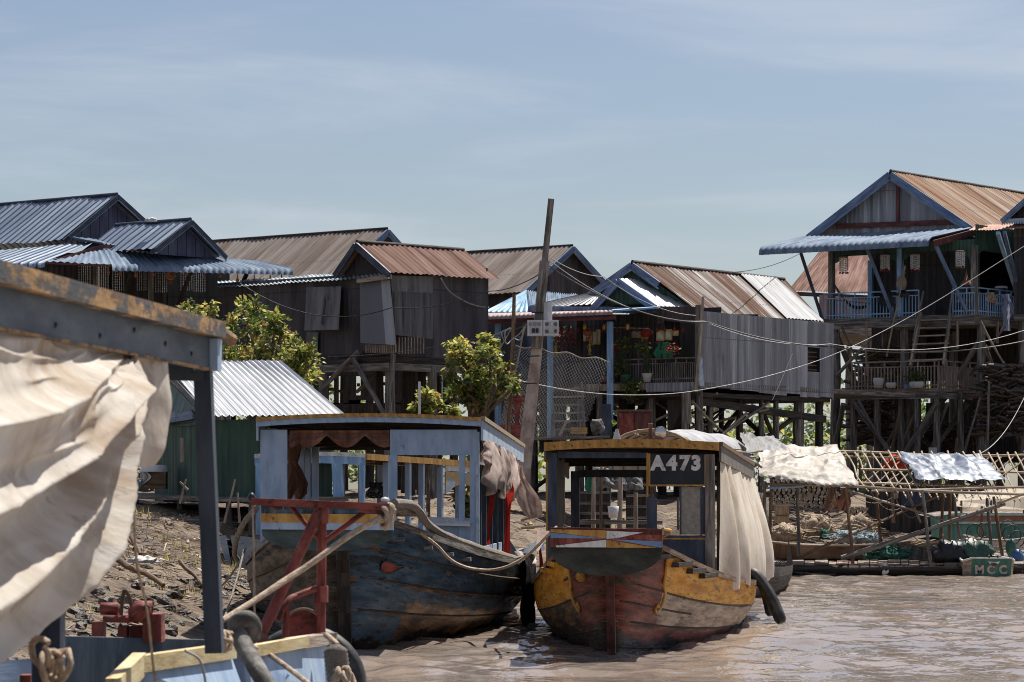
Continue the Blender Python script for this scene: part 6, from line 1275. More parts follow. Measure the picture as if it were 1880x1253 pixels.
# red T-shaped bracket on the bow
tb = thing('bow_bracket', 'red welded T-shaped bow bracket with slanting tube and rope knot at its right end', 'bracket', P(560, 1175, 18.5))
Tt = lambda x, y, d=0: P(x, y, 18.5 + d)
MB().beam(Tt(462, 921), Tt(716, 931), .1, .04).build('top_bar', m_redpaint, tb)
MB().beam(Tt(466, 916.5), Tt(700, 926), .085, .005).build('worn_edge', m_whitepaint, tb)
MB().beam(Tt(496, 929), Tt(520, 932), .07, .03).build('gusset', m_redpaint, tb); MB().beam(Tt(660, 936), Tt(704, 940), .06, .03).build('gusset', m_redpaint, tb)
MB().tube([Tt(591, 930, .02), Tt(589, 1190, .02)], .027, 12).build('post', m_redpaint, tb); MB().tube([Tt(591, 929, .02), Tt(591, 962, .02)], .04, 12).build('sleeve', m_redpaint, tb); MB().tube([Tt(589, 1076, .02), Tt(589, 1106, .02)], .042, 12).build('sleeve', m_redpaint, tb)
MB().tube([Tt(586, 938, -.05), Tt(474, 1178, -.35)], .031, 12).build('slanting_tube', m_redpaint, tb)
MB().tube([Tt(529, 925, .02), Tt(585, 990, .02)], .013, 8).build('brace', m_redpaint, tb); MB().tube([Tt(676, 935, .02), Tt(596, 994, .02)], .016, 8).build('brace', m_redpaint, tb)
MB().tube(smooth_path([Tt(510, 1140, -.15), Tt(528, 1104, -.1), Tt(545, 1094, -.05), Tt(583, 1084, 0), Tt(583, 1130, 0)], 3), .018, 8).build('handle', m_redpaint, tb); MB().tube([Tt(527, 1106, -.1), Tt(524, 1170, -.1)], .02, 8).build('handle_leg', m_redpaint, tb)
disc = [Tt(556 + 36*math.cos(a), 1158 - 38*math.sin(a), .05) for a in [math.pi*k/16 for k in range(17)]]
MB().slab(disc + [Tt(520, 1180, .05), Tt(592, 1180, .05)], (0, .02, 0)).build('guard_plate', m_redpaint, tb)
MB().tube([Tt(557 + 38*math.cos(a), 1158 - 40*math.sin(a), .03) for a in [math.pi*k/16 for k in range(17)]], .008, 6).build('guard_rim', m_palewood, tb)
MB().lathe(Tt(462, 916), [(.001,-.02),(.02,-.01),(.024,.01),(.012,.03),(.001,.035)], 10).build('end_knob', m_black, tb); MB().lathe(Tt(707, 921), [(.02,0),(.026,.01),(.018,.02),(.001,.025)], 10).build('end_bolt', m_whitepaint, tb)
MB().tube([Tt(480, 1168, -.35), Tt(470, 1185, -.38)], .05, 10).build('foot_collar', m_rustcloth, tb)
tag(MB().tube(smooth_path([P(408, 1140, 17.6), P(470, 1101, 17.9), P(560, 1042, 18.2), P(640, 985, 18.4), P(700, 950, 18.45)], 6), .018, 8, wob=.2).build('taut_rope', m_rope), 'thick tan rope pulled taut from the near bow up to the red bracket', 'rope')
def knot(lab, c, r, n, th, seed, mat=m_rope):
    rr = random.Random(seed); m = MB()
    for k in range(n):
        ax = V((rr.gauss(1,.5), rr.gauss(0,.5), rr.gauss(0,.5))).normalized(); u = ax.orthogonal().normalized(); w_ = ax.cross(u); cc = V(c) + V((rr.uniform(-r,r)*.8, rr.uniform(-r,r)*.3, rr.uniform(-r,r)*.5))
        m.tube([cc + (u*math.cos(a) + w_*math.sin(a))*r*rr.uniform(.75,.95) + ax*r*.3*a/6.28 for a in [6.28*q/12 for q in range(13)]], th, 6)
    return tag(m.build('rope_knot', mat), lab, 'knot')
knot('bulky tan rope knot at the right end of the red bracket', Tt(704, 946, -.02), .055, 6, .016, 3)
knot('tan rope wound round the foot of the near post', P(400, 1168, 14.6), .05, 4, .012, 5); knot('rope wound round the blurred dark post at the bottom left corner', P(92, 1215, 11.2), .06, 4, .012, 8)
tag(MB().tube(sag(Tt(464, 920, -.02), Tt(468, 1178, -.1), .0), .007, 6).build('thin_rope', m_rope), 'thin rope hanging straight down from the left end of the red bracket', 'rope')
tag(MB().tube(smooth_path([P(470, 1185, 17), P(520, 1220, 16.8), P(575, 1262, 16.5)], 5), .014, 7).build('deck_rope', m_rope), 'tan rope running down across the near blue bow panel', 'rope')
tag(MB().tube(smooth_path([P(380, 1172, 14.7), P(420, 1162, 14.9), P(455, 1182, 15.2), P(470, 1190, 15.6)], 5), .012, 7).build('deck_rope', m_rope), 'tan rope stretched from the near post to the bent grey hose', 'rope')
tag(MB().tube(smooth_path([P(340, 1195, 14), P(365, 1210, 14.1), P(375, 1240, 14.1), P(378, 1262, 14.1)], 5), .006, 6).build('cord', m_palewire, nb))
tag(MB().tube(smooth_path([P(500, 1275, 14.6), P(474, 1232, 14.7), P(450, 1190, 14.9), P(436, 1160, 15), P(438, 1142, 15), P(455, 1138, 15), P(464, 1152, 15.02), P(462, 1168, 15.05)], 6), .043, 12).build('bent_hose', m_hose), 'thick grey rubber hose bent over like a hook on the near bow', 'hose')
fd = thing('rope_fender', 'pale rope-wrapped fender hanging at the tip of the near bow', 'fender', P(618, 1255, 17.6)); m = MB()
m.lathe(P(624, 1262, 17.6), [(.05,-.1)] + [(.062 + .006*(k % 2), -.08 + k*.012) for k in range(24)] + [(.04,.22),(.02,.235)], 14, axis=(-.12,0,1)); m.build('wrap', m_oldrope, fd); MB().tube(smooth_path([P(620, 1185, 17.6), P(606, 1172, 17.7), P(598, 1166, 17.8)], 3), .016, 6).build('lashing', m_rope, fd)
knot('tan rope knot under the rope-wrapped fender', P(628, 1240, 17.5), .055, 4, .014, 12)
ty = MB(); cc = P(560, 1262, 18.9); ty.tube([cc + V((math.cos(a)*.3, .05*math.sin(a), math.sin(a)*.3)) for a in [2*math.pi*k/32 for k in range(33)]], .06, 12, cap=False); tag(ty.build('tyre_fender', m_rubber), 'black rubber tyre round the outer tip of the near bow', 'tyre')
# ropes from the blue bow to the bank
tag(MB().tube(smooth_path([P(470, 935, 39.2), P(452, 955, 40), P(436, 985, 41), P(430, 1015, 42), P(438, 1030, 43)], 6), .035, 7, wob=.3).build('old_rope_coil', m_oldrope), 'old grey rope hung in a loop at the left of the blue bow', 'rope')
for lab, q0, q1 in (('thin dark rope from the blue bow down to the bank', (452, 1005, 40.5), (408, 1075, 42)), ('second thin dark rope from the blue bow down to the bank', (448, 1010, 40.6), (410, 1140, 38))): tag(MB().tube(sag(P(*q0), P(*q1), .05), .014, 6).build('mooring_rope', m_oldrope), lab, 'rope')
# ================================================================ floating pontoon at right
pt = thing('pontoon', 'long low floating deck of weathered planks along the right bank', 'pontoon', P(1600, 1057, 77))
za = .27
def PG(px, Y, z=0.0): return V(((px - CX)/F*Y, Y, z))
m = MB(); x = 1392
while x < 1905:
    w_ = R.uniform(14, 26); dz = R.uniform(-.02, .02); m.slab([PG(x, 76.6 + R.uniform(-.12, .12), za + dz), PG(x + w_ - 1.5, 76.6 + R.uniform(-.12, .12), za + dz), PG(x + w_ - 1.5, 81, za + dz), PG(x, 81, za + dz)], (0, 0, -.04)); x += w_
m.build('deck', m_palewood, pt)
for k, (px0, px1, z, Y) in enumerate(((1385, 1770, .17, 76.5), (1395, 1905, .06, 76.7), (1860, 1905, .18, 76.5))):
    pts, rs = stick(PG(px0, Y, z), PG(px1, Y, z - .02), .07, .004, 8); MB().tube(pts, rs, 8, wob=.2).build('edge_log', m_darktimber, pt)
for px in range(1395, 1905, 34): MB().box(tuple(PG(px, 76.9, -.3)), tuple(PG(px + R.uniform(24, 31), 78.2, .16))).build('float_block', R.choice((m_darktimber, m_black, m_darktimber, m_timber)), pt)
MB().box(tuple(PG(1483, 76.75, -.1)), tuple(PG(1538, 77.0, .15))).build('float_block', m_brownwood, pt)
MB().slab([PG(1395, 81.5, .33), PG(1905, 81.5, .36), PG(1905, 86, .6), PG(1395, 86, .55)], (0, 0, -.05)).build('rear_planks', m_timber, pt)
# ---------------------------------------------------------------- bamboo rack with lattice roof
rk = thing('bamboo_rack', 'open bamboo drying rack with a slanting lattice roof above the pontoon', 'rack', PG(1600, 78.5, za))
fr0 = [(1395, 889), (1560, 893), (1700, 902), (1880, 908), (1960, 910)]; bk0 = [(1545, 829), (1650, 833), (1760, 837), (1866, 836), (1960, 832)]
FY, BY = 77.4, 81.0
fl_ = [P(x, y, FY) for x, y in fr0]; bl_ = [P(x, y, BY) for x, y in bk0]
def tb_(pts, r, name, mat=m_bamboo, par=rk, n=7): return MB().tube(pts, r, n, wob=.12).build(name, mat, par)
tb_(smooth_path(fl_, 4), .035, 'front_rail', m_palewood); tb_(smooth_path([P(1440, 832, BY)] + bl_, 4), .03, 'back_rail')
tb_([P(1470, 884, 78.2), P(1900, 896, 78.2)], .03, 'rail'); tb_([P(1580, 862, 79.2), P(1900, 868, 79.4)], .028, 'rail'); tb_([P(1400, 897, FY-.1), P(1475, 893, FY)], .03, 'front_rail', m_litblue)
tb_([P(1600, 902, 77.6), P(1900, 894, 77.5)], .028, 'rail', m_palewood); tb_([P(1545, 838, 80.9), P(1790, 845, 80.9)], .02, 'rail')
for k in range(24):
    x0 = 1553 + k*15.5 + R.uniform(-3, 3); x1 = x0 + 46 + R.uniform(-4, 4); y1 = 897 + (x1-1560)*.055 + R.uniform(2, 12)
    pts, rs = stick(P(x0, 831 + R.uniform(-4, 2), BY - .05), P(x1, y1, FY - .12), .021, .03, 5); tb_(pts, rs, 'lattice_stick')
for k in range(12):
    x0 = 1640 + k*22; pts, rs = stick(P(x0, 840, 80.8), P(x0 - 62, 893, 77.9), .018, .03, 4); tb_(pts, rs, 'lattice_stick', m_brownwood)
POSTS = [((1400, 1035), (1404, 884), 77.2), ((1413, 1030), (1416, 880), 77.8), ((1466, 1022), (1464, 892), 78.3), ((1566, 1046), (1554, 896), 76.9), ((1618, 1008), (1608, 898), 80), ((1640, 960), (1638, 896), 83), ((1711, 1052), (1693, 900), 76.9), ((1726, 998), (1732, 903), 80), ((1742, 1005), (1744, 905), 80.5), ((1763, 1000), (1750, 903), 81.2), ((1800, 995), (1803, 930), 82), ((1822, 1030), (1812, 915), 78.5), ((1842, 1032), (1824, 912), 78.2), ((1640, 900), (1644, 838), 80.9)]
for a, b, Y in POSTS: pts, rs = stick(P(*a, Y), P(*b, Y + .1), .042, .012, 5); tb_(pts, rs, 'post', R.choice((m_brownwood, m_timber, m_brownwood)))
for a, b, Y0, Y1, r, mt in (((1470, 1022), (1740, 904), 76.9, 79, .035, m_brownwood), ((1545, 1025), (1845, 925), 76.8, 77.4, .06, m_timber), ((1556, 900), (1740, 958), 77.2, 79, .03, m_palewood), ((1660, 892), (1690, 960), 82, 82, .03, m_timber), ((1830, 925), (1885, 906), 77.3, 77.2, .03, m_bamboo)):
    pts, rs = stick(P(*a, Y0), P(*b, Y1), r, .012, 6); tb_(pts, rs, 'slanting_pole', mt)
# ---------------------------------------------------------------- tarpaulins
def draped(name, mat, quad, lab, nx=60, ny=34, amp=.09, fr=2.2, seed=0, hang=(0, 0), cat='tarpaulin', fold=None):
    """cloth lying over a slanting frame: quad = four (px, py, Y) corners from top-left clockwise"""
    rows = []; q = [P(*c) for c in quad]
    n_ = (q[1]-q[0]).cross(q[3]-q[0]).normalized(); n_ = n_ if n_.z > 0 else -n_
    for j in range(ny+1):
        v = j/ny; r = []
        for i in range(nx+1):
            u = i/nx; p = lerp(lerp(q[0], q[1], u), lerp(q[3], q[2], u), v); s = V((u*4*fr/2.2, v*3*fr/2.2, seed))
            h = amp * (2.2*max(0, .55 - abs(noise.noise(s*1.1)))**1.6 + 1.2*max(0, .5 - abs(noise.noise(s*2.1 + V((5,0,0)))))**1.6 + .5*noise.noise(s*.7) + .22*noise.noise(s*5) + 2.6*max(0, .5 - abs(noise.noise(s*.6 + V((2, 0, 9)))))**1.5) + .03
            if fold: h += fold(u, v)
            e = min(u, 1-u, v*1.2, (1-v)*1.2); r.append(p + n_*h*(.45 + .55*min(1, e*6)) + V((0, 0, -.05*max(0, noise.noise(V((u*9, v*9, seed+3)))))) + V((noise.noise(V((v*5, seed, u)))*.07, 0, noise.noise(V((u*6, seed+8, v)))*.05)) * (1 if e < .03 else .3))
        rows.append(r)
    for hh in range(hang[0]):
        rows.append([p + V((.01*math.sin(i*.9), -.02, -hang[1]*(1 + .5*math.sin(i*.7)))) for i, p in enumerate(rows[-1])])
    return tag(MB().grid(rows).build(name, mat), lab, cat)
draped('cream_tarp', m_tarp, ((1394, 820, 79.5), (1536, 822, 80.6), (1575, 897, 77.0), (1392, 876, 76.6)), 'crumpled cream tarpaulin thrown over the left end of the bamboo rack', 110, 64, .11, 1.5, 1, (2, .03))
m_stripe = M('blue_grey_striped_tarp', [(.1,.12,.17),(.21,.24,.29),(.34,.37,.41)], (2,2,2), rough=.4, bump=.15, spec=.6, seam_or_shade=(.52,.1,(.05,.065,.1)), stain=((.24,.27,.34),(2,2,2),.5,.62,.6))
draped('striped_tarp', m_stripe, ((1646, 835, 80.9), (1800, 838, 80.9), (1852, 885, 78.2), (1686, 884, 78)), 'shiny blue-grey tarpaulin with dark folds over the bamboo rack', 80, 40, .07, 1.8, 4, fold=lambda u, v: .07*max(0, math.sin(u*26 - v*7))*max(0, 1 - u*1.5))
# ---------------------------------------------------------------- grey mat-roofed boat
bm = Boat(3.0, 56, 8, 1.25, .9, .45, 4, 6, .5, 15); mb_ = thing('mat_roof_boat', 'long boat behind the yellow one with an arched silver-grey mat roof on bent bamboo', 'boat', bm.at(5, 0, 0), 'moored river boats')
for side in (-1, 1): bm.hull(side, None, lambda q, t, s: 0, 26, 10).build('hull_side', m_darktimber, mb_)
m_mat = M('silver_grey_mat', [(.2,.2,.21),(.28,.28,.29),(.36,.36,.365)], (3,.8,3), rough=.6, bump=.25, stain=((.05,.05,.055),(2.2,10,3),.63,.68,.85))
cn = lambda t: P(1185 + 160*t, 0, 58 + 12*t)
rows = []
for j in range(21):
    t = j/20; Y = 57.5 + 13*t; cx = 1195 + 115*t; r = []
    for i in range(25):
        a = math.pi*i/24; hwid = .88; zc = 2 - (872 - 900)/F*Y; top = P(cx, 789 + 6*t + 3*math.sin(t*9), Y); zlow = 2.3
        p = V((top.x - hwid*math.cos(a), Y, zlow + (top.z - zlow)*max(0, math.sin(a))**.8)); r.append(p + V((0, 0, .03*noise.noise(V((i*.5, j*.6, 2))))))
    rows.append(r)
MB().grid(rows[2:]).build('mat_roof', m_mat, mb_)
for j in (0, 1, 3, 6, 10, 15, 20): MB().tube([p + ZUP*(-.03 if j > 1 else 0) for p in rows[j][::2]], .022, 7).build('bamboo_arch', m_bamboo, mb_)
for i in (5, 9, 12, 15, 19): MB().tube([rows[0][i], rows[2][i] - ZUP*.03, rows[20][i] - ZUP*.04], .015, 6).build('bamboo_rib', m_bamboo, mb_)
for q in (2, 11): 
    for l in (-1, 1): p = rows[0 if q == 2 else 14][0 if l < 0 else 24]; MB().tube([V((p.x, p.y, .5)), p], .03, 6).build('roof_post', m_brownwood, mb_)
draped('grey_cloth', m_sheetgrey, ((1356, 800, 70), (1420, 806, 72), (1445, 826, 70), (1372, 835, 68)), 'loose grey cloth heaped at the end of the arched mat roof', 30, 20, .07, 1.3, 9, cat='cloth')
for k, (q0, q1) in enumerate((((1328, 832), (1400, 828)), ((1335, 842), (1392, 838)), ((1340, 830), (1398, 858)))): pts, rs = stick(P(*q0, 66), P(*q1, 67.5), .03, .05); tag(MB().tube(pts, rs, 6).build('loose_pole', m_timber), ('dark stick lying upper at the mat roof end', 'dark stick lying lower at the mat roof end', 'pale stick slanting at the mat roof end')[k], 'stick')
# ================================================================ things on and behind the pontoon
def blob(name, mat, c, r, lab, cat, seed=0, rough=.28, nseg=26, lump=2.2, par=None, cut=True):
    m = MB(); c = V(c); rows = []
    for j in range(nseg//2 + 1):
        ph = math.pi*j/(nseg//2); row = []
        for i in range(nseg + 1):
            th = 2*math.pi*i/nseg; d = V((math.sin(ph)*math.cos(th), math.sin(ph)*math.sin(th), math.cos(ph))); k = 1 + rough*noise.noise(d*lump + V((seed, 0, 0))) + rough*.5*noise.noise(d*lump*2.7 + V((seed, 4, 0))) + rough*.25*noise.noise(d*lump*6 + V((0, seed, 4)))
            p = V((d.x*r[0]*k, d.y*r[1]*k, d.z*r[2]*k)); p.z = max(p.z, -r[2]*.45) if cut else p.z; row.append(c + p)
        rows.append(row)
    m.grid(rows); o = m.build(name, mat, par); return tag(o, lab, cat) if lab else o
def netpile(name, mat, c, r, lab, seed, strands=60):
    """heap of netting with loose strands standing out of it"""
    t = thing(name, lab, 'net', V(c) - ZUP*r[2]*.4); blob('heap', mat, c, r, None, None, seed, .38, 30, 2.6, t); rr = random.Random(seed); m = MB()
    for k in range(strands):
        th, ph = rr.uniform(0, 6.28), rr.uniform(.1, 1.5); d = V((math.sin(ph)*math.cos(th)*r[0], math.sin(ph)*math.sin(th)*r[1], math.cos(ph)*r[2]*.9)); p = V(c) + d; e = V((rr.gauss(0, .16)*r[0]*2, rr.gauss(0, .1), rr.gauss(0, .1)*r[2]*2))
        m.tube(smooth_path([p - e, p + d*.10, p + e], 3), .011, 4, cap=False)
    m.build('strands', mat, t); return t
netpile('fishing_net', m_net, P(1440, 985, 81.5), (.5, .4, .26), 'long low mound of cream fishing net at the left of the brown punt', 2)
netpile('fishing_net', m_net, P(1500, 973, 82), (.42, .4, .34), 'taller round heap of cream fishing net in the brown punt', 3)
netpile('fishing_net', m_net, P(1575, 972, 82), (.42, .4, .32), 'heap of cream fishing net right of the pale blue net', 5)
netpile('fishing_net', m_bluenet, P(1560, 990, 81), (.42, .35, .2), 'low pile of pale blue fishing net between cream heaps', 7)
netpile('fishing_net', m_bluenet, P(1600, 992, 81.3), (.25, .3, .16), 'small pale blue net pile right of the cream heap', 8)
netpile('fishing_net', m_net, P(1395, 965, 80), (.25, .4, .2), 'small cream net heap beside the cream cabin curtain', 11)
netpile('fishing_net', m_greennet, P(1628, 1020, 77.6), (.5, .4, .2), 'teal green fishing net heaped on the pontoon edge', 9)
netpile('fishing_net', m_greennet, P(1514, 985, 81.4), (.12, .2, .16), 'scrap of green net tucked in the cream heap', 10, 20)
# brown punt holding the nets
def punt(name, lab, a, b, w, h, mat, mat2, cat='boat', grp='small boats along the bank', endh=.12):
    t = thing(name, lab, cat, (V(a)+V(b))/2, grp); a, b = V(a), V(b); d = (b-a); L = d.length; d.normalize(); r = d.cross(ZUP).normalized(); m = MB(); n = 16; rows = []
    for i in range(n+1):
        u = i/n; k = (1 - abs(2*u-1)**3.2)*.75 + .25; z = endh*abs(2*u-1)**2.5; p = a + d*L*u
        rows.append([p - r*w/2*k + ZUP*(h+z), p - r*w*.4*k + ZUP*.02, p + r*w*.4*k + ZUP*.02, p + r*w/2*k + ZUP*(h+z)])
    m.grid(rows, smooth=False); m.grid([[q[1] + ZUP*.06, q[2] + ZUP*.06] for q in rows], smooth=False); 
    m.slab(rows[0], d*.04); m.slab(rows[-1][::-1], d*-.04); m.build('hull', mat, t)
    for k in (0, 3): MB().tube([q[k] for q in rows], .028, 6).build('gunwale', mat2, t)
    for u in (.3, .65): p = a + d*L*u + ZUP*(h*.8); MB().beam(p - r*w*.46, p + r*w*.46, .16, .03, up=ZUP).build('thwart', mat2, t)
    return t
punt('wooden_punt', 'long brown wooden punt loaded with cream fishing nets', PG(1396, 80.6, .3), PG(1672, 80.2, .3), .95, .34, m_brownwood, m_palewood)
punt('wooden_punt', 'short weathered grey punt full of sticks right of the net punt', PG(1658, 79.6, .28), PG(1745, 80.4, .28), .8, .3, m_timber, m_palewood)
punt('wooden_punt', 'pale blue-grey skiff lying behind the dark bag', PG(1770, 81.5, .5), PG(1900, 81.0, .5), .9, .25, m_greymetal, m_palewood)
# boat marked MCC, seen from its square stern
mc = thing('dinghy', 'small dark green square-sterned dinghy lettered MCC', 'boat', PG(1815, 75.5, 0), 'small boats along the bank')
y0 = 75.2; zt0 = .42
def D_(px, z, dy=0): return PG(px, y0 + dy, z)
m = MB(); m.slab([D_(1783, .02), D_(1855, .0), D_(1858, .42), D_(1784, .43)], (0, .05, 0)); tr_ = m.build('transom', m_greenhull, mc)
m = MB(); rows = [[D_(1784, .43), D_(1783, -.1)], [D_(1768, .35, .7), D_(1769, -.1, .7)], [D_(1762, .38, 1.6), D_(1766, -.1, 1.6)], [D_(1775, .5, 3.0), D_(1780, -.1, 3.0)]]; m.grid(rows, smooth=False)
rows2 = [[D_(1858, .42), D_(1855, -.1)], [D_(1862, .36, .8), D_(1858, -.1, .8)], [D_(1850, .4, 1.8), D_(1846, -.1, 1.8)], [D_(1776, .5, 3.05), D_(1781, -.1, 3.05)]]; m.grid(rows2, smooth=False); m.build('hull', m_palewood, mc)
for rw in (rows, rows2): MB().tube([r[0] for r in rw], .025, 6).build('gunwale', m_whitepaint, mc)
MB().slab([D_(1783, .42, -.01), D_(1858, .41, -.01), D_(1858, .445, -.01), D_(1783, .455, -.01)], (0, .08, 0)).build('transom_rail', m_whitepaint, mc)
m_mcc = M('faded_pink_lettering', [(.4,.28,.22),(.55,.42,.35),(.62,.5,.43)], (14,14,14), coord='Object', rough=.7, bump=0)
for ch, px in (('M', 1790), ('C', 1812), ('C', 1834)): text_mesh(ch, 'painted_letter', m_mcc, tr_, D_(px, .075, -.004), (1, 0, 0), (0, 0, 1), .27, .012)
MB().slab([D_(1817, .3, -.006), D_(1833, .3, -.006), D_(1836, .36, -.006), D_(1825, .34, -.006), D_(1814, .36, -.006)], (0, .005, 0)).build('painted_emblem', m_whitepaint, tr_); MB().slab([D_(1821, .24, -.009), D_(1828, .24, -.009), D_(1830, .32, -.009), D_(1819, .32, -.009)], (0, .004, 0)).build('painted_emblem', m_rustcloth, tr_)
for px in (1816, 1832): MB().tube([D_(px, .44), D_(px, .5, -.02)], .02, 6).build('cleat', m_black, mc)
blob('rubbish_bag', m_blackcloth, PG(1742, 77.2, .45), (.42, .35, .36), 'large black rubbish bag on the pontoon left of the dinghy', 'bag', 21, .35)
blob('dark_bundle', m_greensheet, PG(1790, 77.3, .5), (.42, .35, .3), 'dark green bundle piled behind the dinghy', 'bundle', 22, .4)
blob('pale_heap', m_sack, PG(1775, 79.5, .6), (.45, .4, .2), 'pale grey heap of sheeting behind the black bag', 'sheeting', 23, .5)
blob('dark_jar', m_greenhull, PG(1856, 78, .62), (.13, .13, .22), 'dark green round jar at the right behind the dinghy', 'jar', 24, .06, cut=False)
blob('wood_bucket', m_bluebarrel, PG(1868, 77.4, .4), (.15, .15, .2), 'grey-blue tub at the right end of the pontoon', 'tub', 25, .1)
tag(strip('red_rag', m_redcloth, None, [PG(1525, 76.7, .31), PG(1545, 76.6, .33), PG(1562, 76.65, .3)], .16, 4, .02), 'faded red rag lying on the pontoon edge', 'cloth'); tag(strip('white_rag', m_sack, None, [PG(1625, 76.5, .3), PG(1626, 76.45, .12), PG(1624, 76.45, .02)], .12, 4, .02), 'white rag hanging over the pontoon edge', 'cloth')
for k in range(6): tag(MB().tube(smooth_path([PG(1420 + k*3, 77.1, .35), PG(1424 + k*12, 76.6, .2 - .03*k), PG(1434 + k*20, 76.4, .03)], 4), .011, 5).build('mooring_line', m_oldrope), 'thin mooring line fanning down from the left end of the pontoon', 'rope', 'thin mooring lines at the pontoon')
# tangle of bare bicycle-like frames and sticks at right
for k in range(5):
    c = PG((1790, 1806, 1858, 1868, 1850)[k], 80 + k*.2, (.95, 1.02, .9, .8, 1.05)[k]); rr_ = (.22, .18, .24, .2, .2)[k]
    tag(MB().tube([c + V((rr_*math.cos(a), .1*math.cos(a), rr_*math.sin(a))) for a in [6.2832*q/20 for q in range(21)]], .014, 5).build('wire_hoop', m_wire), 'dark wire hoop tangled behind the rack at right', 'hoop', 'dark wire hoops behind the rack')
sk = MB()
for k in range(430):
    px = R.choice((R.uniform(1660, 1740), R.uniform(1720, 1900), R.uniform(1610, 1700), R.uniform(1400, 1640), R.uniform(1400, 1640))); Y = R.uniform(79.8, 84) if px > 1640 else R.uniform(81.8, 86.6); z = ground_z((px-CX)/F*Y, Y, False); z = max(z, .45) + R.uniform(0, .25); a = R.gauss(0, .35); l = R.uniform(.3, 1.0)
    c = PG(px, Y, z); d = V((math.cos(a), R.uniform(-.5, .5), math.sin(a)*.5)); sk.beam(c - d*l/2, c + d*l/2, R.uniform(.02, .06), R.uniform(.012, .03), mi=R.choice((0, 1, 2, 3, 3)) if px < 1640 else R.choice((0, 0, 1, 2)))
tag(sk.build('loose_sticks', [m_palewood, m_bamboo, m_timber, m_darktimber]), 'loose sticks and planks strewn behind the pontoon', 'sticks', kind='stuff')
# long green boat with beige awning behind the rack
gb = thing('river_boat', 'green boat with a pale stripe and beige awning behind the bamboo rack at right', 'boat', P(1820, 985, 86), 'moored river boats')
a_ = [P(1708, 950, 83.5), P(1745, 944, 84.5), P(1910, 944, 87)]; b_ = [P(1710, 985, 83.5), P(1748, 992, 84.5), P(1910, 992, 87)]
MB().grid([a_, b_, [p + V((0, 3, -.1)) for p in b_]], smooth=False).build('hull', m_greenhull, gb)
MB().slab([P(1745, 943, 84.3), P(1910, 943, 86.8), P(1910, 947, 86.8), P(1745, 947, 84.3)], (0, .05, 0)).slab([P(1745, 958, 84.4), P(1910, 958, 86.9), P(1910, 962, 86.9), P(1745, 962, 84.4)], (0, .03, 0)).build('stripe', m_mint, gb); MB().slab([P(1722, 962, 83.9), P(1742, 958, 84.4), P(1742, 982, 84.4), P(1730, 984, 84)], (0, .03, 0)).slab([P(1745, 948, 84.42), P(1910, 948, 86.92), P(1910, 957, 86.92), P(1745, 957, 84.42)], (0, .02, 0)).build('stripe', m_terracotta, gb)
MB().grid([a_, [p + V((-.05, 2.2, .05)) for p in a_]], smooth=False).build('deck', m_timber, gb)
m_beige = M('beige_awning', [(.28,.23,.17),(.38,.32,.25),(.45,.39,.31)], (3,1,1), rough=.9, bump=.15, seam_or_shade=(.55,.03,(.1,.08,.06)))
MB().grid([[P(1760, 906, 86), P(1910, 892, 88)], [P(1756, 920, 85), P(1910, 912, 87)], [P(1752, 930, 84.6), P(1910, 938, 86.6)]], smooth=False).build('awning', m_beige, gb)
for px, Y in ((1765, 84.7), (1820, 85.5), (1880, 86.5)): MB().tube([P(px, 948, Y), P(px, 920, Y + .2)], .03, 6).build('awning_post', m_brownwood, gb)
# ---------------------------------------------------------------- log pile and firewood
log = MB(); log.tube([(0, 0, 0), (0, .6, 0)], [1, .96], 9, wob=.12)
m_logend = M('cut_log_end', [(.3,.22,.15),(.42,.33,.24),(.52,.42,.32)], (9,9,9), rough=.9, bump=.2)
lg = MB(); lg.tube([(0, 0, 0), (0, .62, 0)], 1, 9, cap=False, wob=.15)
lc_ = [V((math.cos(a)*.88, -.02, math.sin(a)*.88)) for a in [-2*math.pi*k/9 for k in range(9)]]; lg.add(lc_, [tuple(range(9))], [(.1*p.x, .1*p.z) for p in lc_], 1)
log0 = lg.build('log', [m_bark, m_logend]); logs = 0
tag(log0, 'one of the round cut logs stacked in the log pile behind the rack', 'log', 'logs in the log pile behind the rack')
y = 0
for row in range(15):
    x = 1418 + (row % 2)*4.5
    while x < 1600 - row*6*(1 if row > 5 else .2):
        r = R.uniform(.048, .066); p = P(x, 962 - row*5.6 + R.uniform(-1, 1), 87 + R.uniform(-.06, .06))
        if logs == 0: o = log0
        else: o = log0.copy(); COL.objects.link(o)
        o.location = p; o.scale = (r, 1, r); o.rotation_euler = (0, R.uniform(0, 6.28), R.uniform(-.06, .06)); logs += 1; x += R.uniform(8.2, 10.5)
        if logs >= 285: break
    if logs >= 285: break
def woodstack(name, lab, a, b, depth, h, n, seed):
    rr = random.Random(seed); a, b = V(a), V(b); m = MB()
    for k in range(n):
        t = rr.random(); z = rr.random()*h; c = a.lerp(b, t) + wv*rr.random()**2*depth + ZUP*z; al = rr.gauss(0, .25)
        d = (b-a).normalized()*math.cos(al) + ZUP*math.sin(al)*.7 + wv*rr.gauss(0, .35); l = rr.uniform(.3, 1.1)
        pts, rs = stick(c - d*l/2, c + d*l/2, rr.uniform(.025, .06), .06, 3); m.tube(pts, rs, 5, mi=rr.choice((0, 0, 1, 2)))
    return tag(m.build(name, [m_timber, m_brownwood, m_bark]), lab, 'firewood', kind='stuff')
ctr = lambda px, py, s: Fl.back(s).at(px, py)
woodstack('firewood_stack', 'big firewood stack under the right house beyond the grey landing', ctr(1795, 800, 1.2), ctr(1890, 800, .2), 1.4, 2.2, 420, 1)
woodstack('firewood_stack', 'firewood stacked under the landing left of the braces', ctr(1562, 815, .8), ctr(1600, 815, .8), 1.6, 2.0, 200, 2)
woodstack('firewood_stack', 'long branches stored on the upper level behind the landing', ctr(1580, 700, 3.6), ctr(1660, 690, 3.6), 1.2, 1.0, 150, 3)
